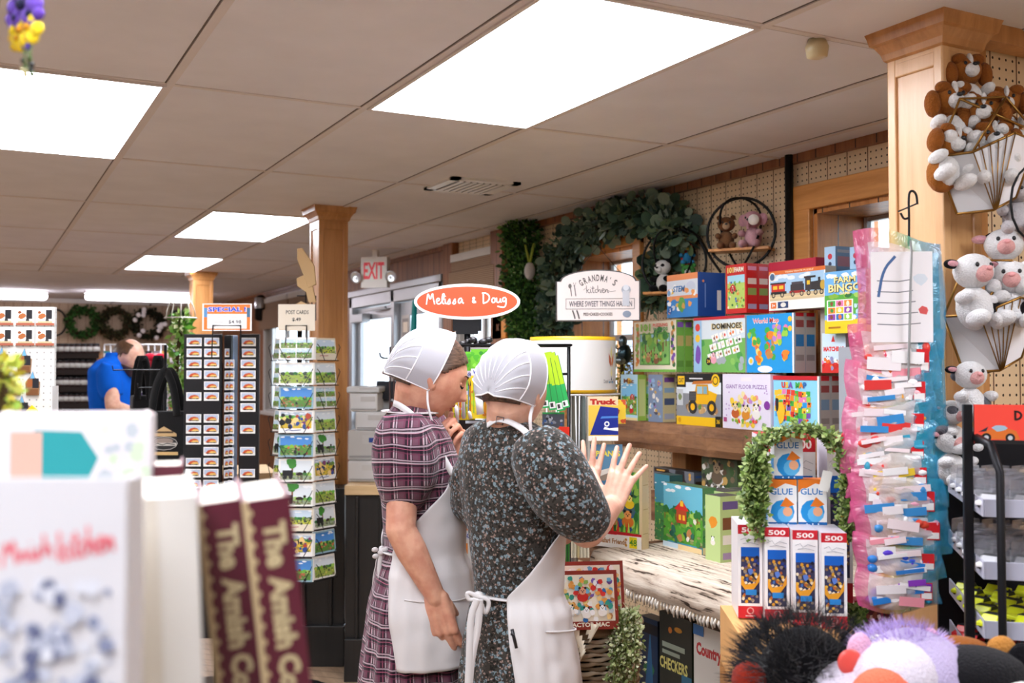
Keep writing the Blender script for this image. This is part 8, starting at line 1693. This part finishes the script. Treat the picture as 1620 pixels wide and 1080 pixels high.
def art_horse(c, g):
    c.rect(0, 0, 1, 1, 'f2ece6'); c.rect(0, 0, 1, .14, 'a8604a'); c.blob(.32, .5, .22, 'b0683a', g, 9); c.blob(.2, .7, .1, '8f4f2a', g); c.rect(.55, .35, .88, .85, '26262a'); c.disc(.62, .28, .1, '3a3a3a'); c.rect(.1, .14, .9, .24, 'c9b890')
def mag(lab, x, y, w, h, kind, grp):
    L = rr.matrix_basis @ Vector(((x-20)*kk, -.008, at(x, y+h/2, MD).z)); m = MB(); W, H = w*kk, h*kk
    if kind: m.box(-W/2, W/2, 0, .006, 0, H, 'f2ece6'); art_horse(m.front(-W/2, W/2, 0, 0, H), R_(4))
    else:
        m.prism([(-W*.4, 0), (W*.4, 0), (W*.46, H*.55), (W*.12, H*.75), (0, H), (-W*.12, H*.8), (-W*.46, H*.55)], (0, 0, 0), (1, 0, 0), (0, 0, 1), .006, '8f6a4a'); c = m.front(-W/2, W/2, 0, 0, H); g = R_(6); c.blob(.36, .5, .3, 'a05a30', g, 9); c.rect(.5, .3, .9, .7, '26262c'); c.poly([(.35, .7), (.65, .7), (.5, 1)], '6fb0dc'); c.rect(.14, .02, .86, .26, '7a4f2e')
    m.build('souvenir_magnet', 'card', label=lab, cat='magnet', group=grp, loc=L, rot=tuple(rr.rotation_euler))
for j, y in enumerate((500, 532)):
    for k, x in enumerate((8, 40, 70)): mag('square horse and buggy magnet, %s of the %s row on the white pegboard' % (('leftmost', 'middle', 'rightmost')[k], ('top', 'second')[j]), x, y, 28, 29, 1, 'square buggy magnets')
for k, (x, y, lab) in enumerate(((39, 570, 'topmost right'), (5, 568, 'topmost left'), (24, 606, 'second row left'), (52, 606, 'second row right'), (6, 646, 'lowest left'), (36, 644, 'lowest right'))): mag('blue-topped brown buggy magnet on the white pegboard, %s' % lab, x, y, 24, 38, 0, 'shaped buggy magnets')
a = at(50, 662, 3.86); m = MB(); m.prism([(-.025, 0), (.025, 0), (.022, .03), (0, .05), (-.02, .03)], (0, 0, 0), (1, 0, 0), (0, 0, 1), .006, 'f2d21e'); m.build('yellow_tag', 'card', label='small bright yellow tag below the magnets at the left', cat='tag', loc=a, rot=-YAW)
g = R_(8); garland('blurred yellow-green leafy sprig at the left edge before the magnets', [at(-22, 1172, 1.15), at(-12, 780, 1.15), at(-8, 640, 1.15), at(-2, 585, 1.15)], 420, ['b8c84a', '8fae3a', 'd8dc6a', 'c9b83a'], .014, .018, 8, name='leafy_sprig', cat='plant')
# ---------------------------------------------------------------- far wall: jar shelves, wreaths, merchandise
JD = 9.2; sh = thing('jar_shelf', 'dark wooden shelf unit of preserve jars behind the man in blue', 'shelf', (w0(110, JD).x, w0(110, JD).y, 0), -YAW); K = JD/F; Xj = lambda px: (px-110)*K
levels = [at(110, y, JD).z for y in (558, 584, 611, 637, 663)]
for x in (78, 157): m = MB(); m.box(Xj(x)-.02, Xj(x)+.02, 0, .25, 0, levels[0], 'ffffff'); m.build('side_panel', 'barn', sh)
for z in levels+[.3]: m = MB(); m.box(Xj(78), Xj(157), -.01, .25, z-.05, z, '241c1a'); m.build('shelf_board', 'matte', sh)
m = MB(); m.box(Xj(78), Xj(157), .25, .27, 0, levels[0]-.05, '1c1614'); m.build('back_board', 'matte', sh); bpy.context.view_layer.update()
jr = thing('preserve_jar', 'x', 'jar', (0, 0, 0), -YAW, 'preserve jars'); m = MB(); m.lathe([(.028, 0), (.034, .006), (.034, .06), (.028, .068)], 12, '3a1c1c'); m.build('glass_body', 'plastic', jr); m = MB(); m.lathe([(.031, .066), (.031, .082), (.028, .084)], 12, '26262a'); m.build('lid', 'plastic', jr); m = MB(); m.lathe([(.0346, .012), (.0346, .054)], 12, 'b8b4b0'); m.build('paper_label', 'card', jr)
jj = []
for t, z in enumerate(levels):
    for k in range(8):
        loc = sh.matrix_basis @ Vector((Xj(84+9.2*k), .05, z+.001)); lab = 'preserve jar on the %s board of the dark shelf unit, %s from the left' % (ORD[t], ['first', 'second', 'third', 'fourth', 'fifth', 'sixth', 'seventh', 'eighth'][k])
        if not jj: jr.location = loc; jr['label'] = lab; jj.append(1)
        else: clone(jr, loc, None, lab)
def wreath(px, py, rad, lab, cols, extra=None, seed=1):
    c = onY(px, py, YB-.10); R1 = rad; g = R_(seed); rr2 = thing('wreath', lab, 'wreath', tuple(c)); m = MB(); m.tube([c+Vector((R1*math.cos(t*PI/12), 0, R1*math.sin(t*PI/12))) for t in range(24)], .03, 6, '3a2a1c', closed=True); m.build('twig_ring', 'matte', rr2, world=True); m = MB()
    for i in range(620):
        a = g.random()*2*PI; p = c+Vector((R1*math.cos(a), 0, R1*math.sin(a)))+Vector((g.gauss(0, .026), g.uniform(-.06, .05), g.gauss(0, .026))); d = Vector((g.uniform(-1, 1), g.uniform(-1, .3), g.uniform(-1, 1))).normalized()*.045; s = d.orthogonal()*.35; m.add([p, p+d*.5+s, p+d, p+d*.5-s], [(0, 1, 2, 3)], g.choice(cols), False)
    m.build('foliage', 'leaf', rr2, world=True)
    if extra:
        for i in range(14): a = g.uniform(-2.6, .3) if i > 4 else g.uniform(1.8, 3); p = c+Vector((R1*math.cos(a)+g.uniform(-.04, .04), -.10, R1*math.sin(a)+g.uniform(-.04, .04))); m = MB(); m.ell(p, (.03, .025, .03), 'f2f0f2', None, 8, 6); m.build('white_blossom', 'fabric', rr2, world=True)
wreath(131, 510, .155, 'plain green wreath, leftmost of the three on the far wall', ['2f5a24', '3f7030', '24441c']); wreath(182, 510, .155, 'brown and green twiggy wreath in the middle of the far wall', ['3a3a24', '4a3c2a', '2a3420', '5a5a3a'], None, 2); wreath(235, 513, .155, 'dark wreath with white blossoms, rightmost of the three on the far wall', ['2a2a20', '3a3a2c', '23301c'], 1, 3)
a = onY(88, 510, YB-.08); m = MB(); m.tube([a+Vector((.12*math.cos(t*PI/10), 0, .16*math.sin(t*PI/10))) for t in range(20)], .012, 6, '1a1a1a', closed=True); m.build('wire_hoop', 'wire', label='thin black wire hoop on the far wall left of the wreaths', cat='wire')
p = onY(270, 490, YB-.05); q = onY(292, 526, YB-.05); m = MB(); m.box(p.x, q.x, YB-.06, YB-.01, q.z, p.z, '1c1a1a'); c = m.front(p.x, q.x, YB-.06, q.z, p.z); c.rect(.15, .15, .85, .85, '5a6a58'); m.build('picture_frame', 'card', label='black framed picture on the far wall beside the blossom wreath', cat='picture')
gd = 8.3; gr = thing('merchandise_grid', 'white grid panel of small bright souvenirs behind the man in blue', 'display stand', (w0(225, gd).x, w0(225, gd).y, 0), -YAW); kg = gd/F; zt = at(225, 545, gd).z
for k in range(13): m = MB(); x = (k-6)*10*kg; m.tube([(x, 0, 0), (x, 0, zt)], .006, 4, 'cfcfd2'); m.build('grid_wire', 'plastic', gr)
for k in range(10): m = MB(); z = zt-.14*k; m.tube([(-60*kg, 0, z), (60*kg, 0, z)], .006, 4, 'cfcfd2'); m.build('grid_wire', 'plastic', gr)
bpy.context.view_layer.update(); g = R_(17); SC = [('red', 'c8303c'), ('pink', 'e2608a'), ('white', 'e9e6ea'), ('purple', '6a4a8f'), ('grey', '8a8f98'), ('yellow', 'e2c04a'), ('teal', '3a8f9a'), ('black', '1f1f24')]
for t in range(6):
    for k in range(9):
        nm, cl = g.choice(SC); x = (172+13*k-225)*kg; L = gr.matrix_basis @ Vector((x, -.03, at(225, 572+22*t, gd).z)); W, H = .052, .085; m = MB(); m.box(-W/2, W/2, 0, .01, 0, H, 'e9e6ea'); c = m.front(-W/2, W/2, 0, 0, H); c.blobs(.1, .1, .9, .75, 6, [cl, cl, '2a2a2e', 'ffffff'], .15, .3, g); c.rect(0, .8, 1, 1, cl)
        m.build('souvenir_pack', 'card', label='%s topped souvenir pack on the white grid, %s row, %s place from the left' % (nm, ORD[t], ['first', 'second', 'third', 'fourth', 'fifth', 'sixth', 'seventh', 'eighth', 'ninth'][k]), cat='souvenir', group='souvenir packs on the white grid', loc=L, rot=-YAW)
a = at(246, 565, 8.2); m = MB()
for s in (-1, 1): m.ell(a+RT*s*.04, (.05, .02, .032), 'c81e3a'); m.ell(a+RT*s*.03-UP*.06, (.02, .015, .05), 'a81830')
m.ell(a, (.02, .025, .02), 'd82a44'); m.build('red_bow', 'fabric', label='big red ribbon bow hanging right of the man in blue', cat='bow')
g = R_(12); garland('green hanging vine beside the name magnet display', [at(286, 505, 6.0), at(284, 540, 6.0), at(278, 580, 6.0), at(284, 640, 6.0)], 500, ['6fae3a', '8fc25a', '4a8a2f', 'a9c86a', 'd8e0a8'], .04, .05, 12, name='hanging_vine', cat='plant')
cc = at(286, 503, 6.0); bc_ = thing('wire_cage', 'pale wire birdcage dome above the hanging vine', 'birdcage', tuple(cc), -YAW)
for k in range(5): an = k*PI/5; m = MB(); m.tube([(.085*math.cos(an)*math.cos(t*PI/10), .085*math.sin(an)*math.cos(t*PI/10), .13*math.sin(t*PI/10)) for t in range(11)], .003, 5, 'cfc8c0'); m.build('cage_wire', 'wire', bc_)
m = MB(); m.tube([(.09*math.cos(t*PI/10), .09*math.sin(t*PI/10), 0) for t in range(20)], .004, 5, 'cfc8c0', closed=True); m.build('cage_ring', 'wire', bc_)
# ---------------------------------------------------------------- foreground books and flowers (out of focus)
BZ0 = 1.06
bs = thing('book_stand', 'white bookcase whose top carries the blurred cookbooks in the foreground', 'bookcase', (w0(200, .9).x, w0(200, .9).y, 0), -YAW); m = MB(); m.box(-.5, .19, -.45, .36, BZ0-.03, BZ0, 'd8d4d0'); m.build('top_board', 'matte', bs)
for x in (-.48, .165): m = MB(); m.box(x-.02, x+.02, -.43, .34, 0, BZ0-.03, 'd8d4d0'); m.build('side_panel', 'matte', bs)
def book(name, lab, px, d, w, dep, h, cover, pages='e2dccf', yaw=0, lean=0, spine_art=None, front_art=None, z=BZ0+.001):
    p = w0(px, d); rr = thing(name, lab, 'book', (p.x, p.y, z), (0, lean, -YAW+yaw)); m = MB(); t = .003
    m.box(-w/2, w/2, 0, t, 0, h, cover); m.box(-w/2, -w/2+t, t, dep, 0, h, cover); m.box(w/2-t, w/2, t, dep, 0, h, cover)
    if spine_art: spine_art(m.front(-w/2, w/2, 0, 0, h))
    if front_art: front_art(m.front(-w/2, w/2, 0, 0, h))
    m.build('cover', 'card', rr, bevel=.001); m = MB(); m.box(-w/2+t, w/2-t, t, dep-.004, .004, h-.004, pages); m.build('page_block', 'paper', rr); return rr
def art_cook(c):
    c.rect(0, 0, 1, 1, '5e2232'); c.rect(.0, 0, .12, 1, 'c9b48c')
    for k in range(26): c.disc(.13, .02+.038*k, .07, 'c9b48c')
    for t, y, h in (('The', .89, .1), ('Amish', .73, .2), ('Cook', .55, .15), ('book', .38, .15)): c.text(t, .60, y, .052, 'c9b890', None, .045, rot=-PI/2)
book('cookbook', 'maroon cookbook spine with gold lettering, the left one of the pair', 425, .81, .035, .16, .318, '5e2232', yaw=.28, lean=-.115, spine_art=art_cook)
book('cookbook', 'maroon cookbook spine with gold lettering, the right one of the pair', 500, .80, .036, .16, .322, '5e2232', yaw=.28, lean=-.115, spine_art=art_cook)
book('cookbook', 'white cookbook with rounded edge between the white cover and the maroon spines', 290, .70, .046, .17, .333, 'd9d6d2', yaw=.33, lean=-.04, spine_art=lambda c: (c.rect(0, 0, .45, 1, 'cfc8be'), c.rect(.0, 0, .08, 1, 'c9a8a0')))
def art_cover(c):
    c.rect(0, 0, 1, 1, 'dedde2'); script_text(c, 'Amish'.replace('A', 'M').replace('h', 'h').replace('m', 'n'), .52, .85, .2, .04, 'e8707c', .002, .02); script_text(c, 'kitchen', .74, .86, .22, .05, 'e8707c', .002, .02); g = R_(2)
    c.blobs(.5, .62, .95, .82, 80, ['8a92b0', 'b8bed0', '6a7090', 'c9cede', 'dfe2ec'], .015, .05, g); c.rect(.4, .06, .7, .075, 'e8a0a8')
book('cookbook', 'large white cookbook front cover with pink script at the left edge', -2, .62, .155, .03, .353, 'dedde2', yaw=.0, front_art=art_cover)
for k in range(4):
    g = R_(k); book('cookbook', '%s thin white cookbook with a teal picture in the back row of the foreground books' % ['front', 'second', 'third', 'last'][k], 118, .98+.028*k, .142, .02, .375, ['d8d4d8', 'd8aca8', 'd8d4d8', 'c8bcb8'][k], yaw=.1, front_art=lambda c: (c.rect(0, 0, 1, 1, 'dad6da'), c.poly([(.25, .84), (.6, .84), (.66, .89), (.55, .955), (.25, .96)], '2f9aa0'), c.poly([(.1, .84), (.3, .84), (.3, .955), (.1, .955)], 'e2b0a0'), c.blobs(.66, .84, .97, .97, 12, ['dfe8d0', 'c9d8c0', 'b8c0c8'], .03, .06, R_(3))))
book('cookbook', 'small maroon book lying just behind the white cookbook tops', 262, 1.0, .034, .1, .325, '5e2232', yaw=.3)
# flowers hanging at the top left
ps = thing('flower_basket', 'bunch of purple and yellow silk flowers on a dark post in the top left corner', 'flowers', tuple(at(30, 40, 1.15)), -YAW); m = MB(); m.tube([at(34, -60, 1.1), at(8, 40, 1.1), at(-14, 140, 1.12)], .012, 8, '3a2c24'); m.build('dark_post', 'matte', ps, world=True)
g = R_(33)
for k, (x, y, cl, s) in enumerate(((45, 12, '6a4ab0', .020), (60, 28, '5a3a9a', .014), (30, 30, '7a5ac0', .015), (40, 50, 'e8c81e', .016), (56, 48, 'f2d42c', .015), (30, 62, 'e2b81e', .012), (50, 66, '5a4a9a', .009))):
    c = at(x, y, 1.15); m = MB()
    for q in range(6): a = q*PI/3+k; m.ell(c+RT*s*.75*math.cos(a)+UP*s*.75*math.sin(a), (s*.55, s*.3, s*.55), cl, None, 8, 6)
    m.ell(c-FH*s*.3, (s*.3, s*.2, s*.3), '1c1a3a' if k < 3 else 'c98a1c', None, 8, 6); m.build('blossom', 'fabric', ps, world=True)
m = MB()
for q in range(9): a = at(35+4*q, 60, 1.15); b2 = at(30+g.random()*30, 85+g.random()*40, 1.15); m.tube([a, b2], .0008, 4, '7a8a5a'); m.ell(b2, .0035, g.choice(['d8d0a0', 'c9b87a', '4a5a2a', '2a2a2a']), None, 6, 4)
m.build('trailing_stems', 'leaf', ps, world=True)
# ================================================================ world / view
wd = bpy.data.worlds.new('sky'); scene.world = wd; wd.use_nodes = True; nt = wd.node_tree
bg = nt.nodes['Background']; bg.inputs[0].default_value = (.80, .89, 1.0, 1); bg.inputs[1].default_value = 4.5
scene.view_settings.view_transform = 'Standard'; scene.view_settings.look = 'None'
scene.view_settings.exposure = 0.17; scene.view_settings.gamma = 1; scene.view_settings.use_curve_mapping = False
scene.cycles.max_bounces = 6; scene.cycles.diffuse_bounces = 4; scene.cycles.glossy_bounces = 3; scene.cycles.transmission_bounces = 5; scene.cycles.transparent_max_bounces = 12
scene.cycles.caustics_reflective = False; scene.cycles.caustics_refractive = False; scene.cycles.sample_clamp_indirect = 6
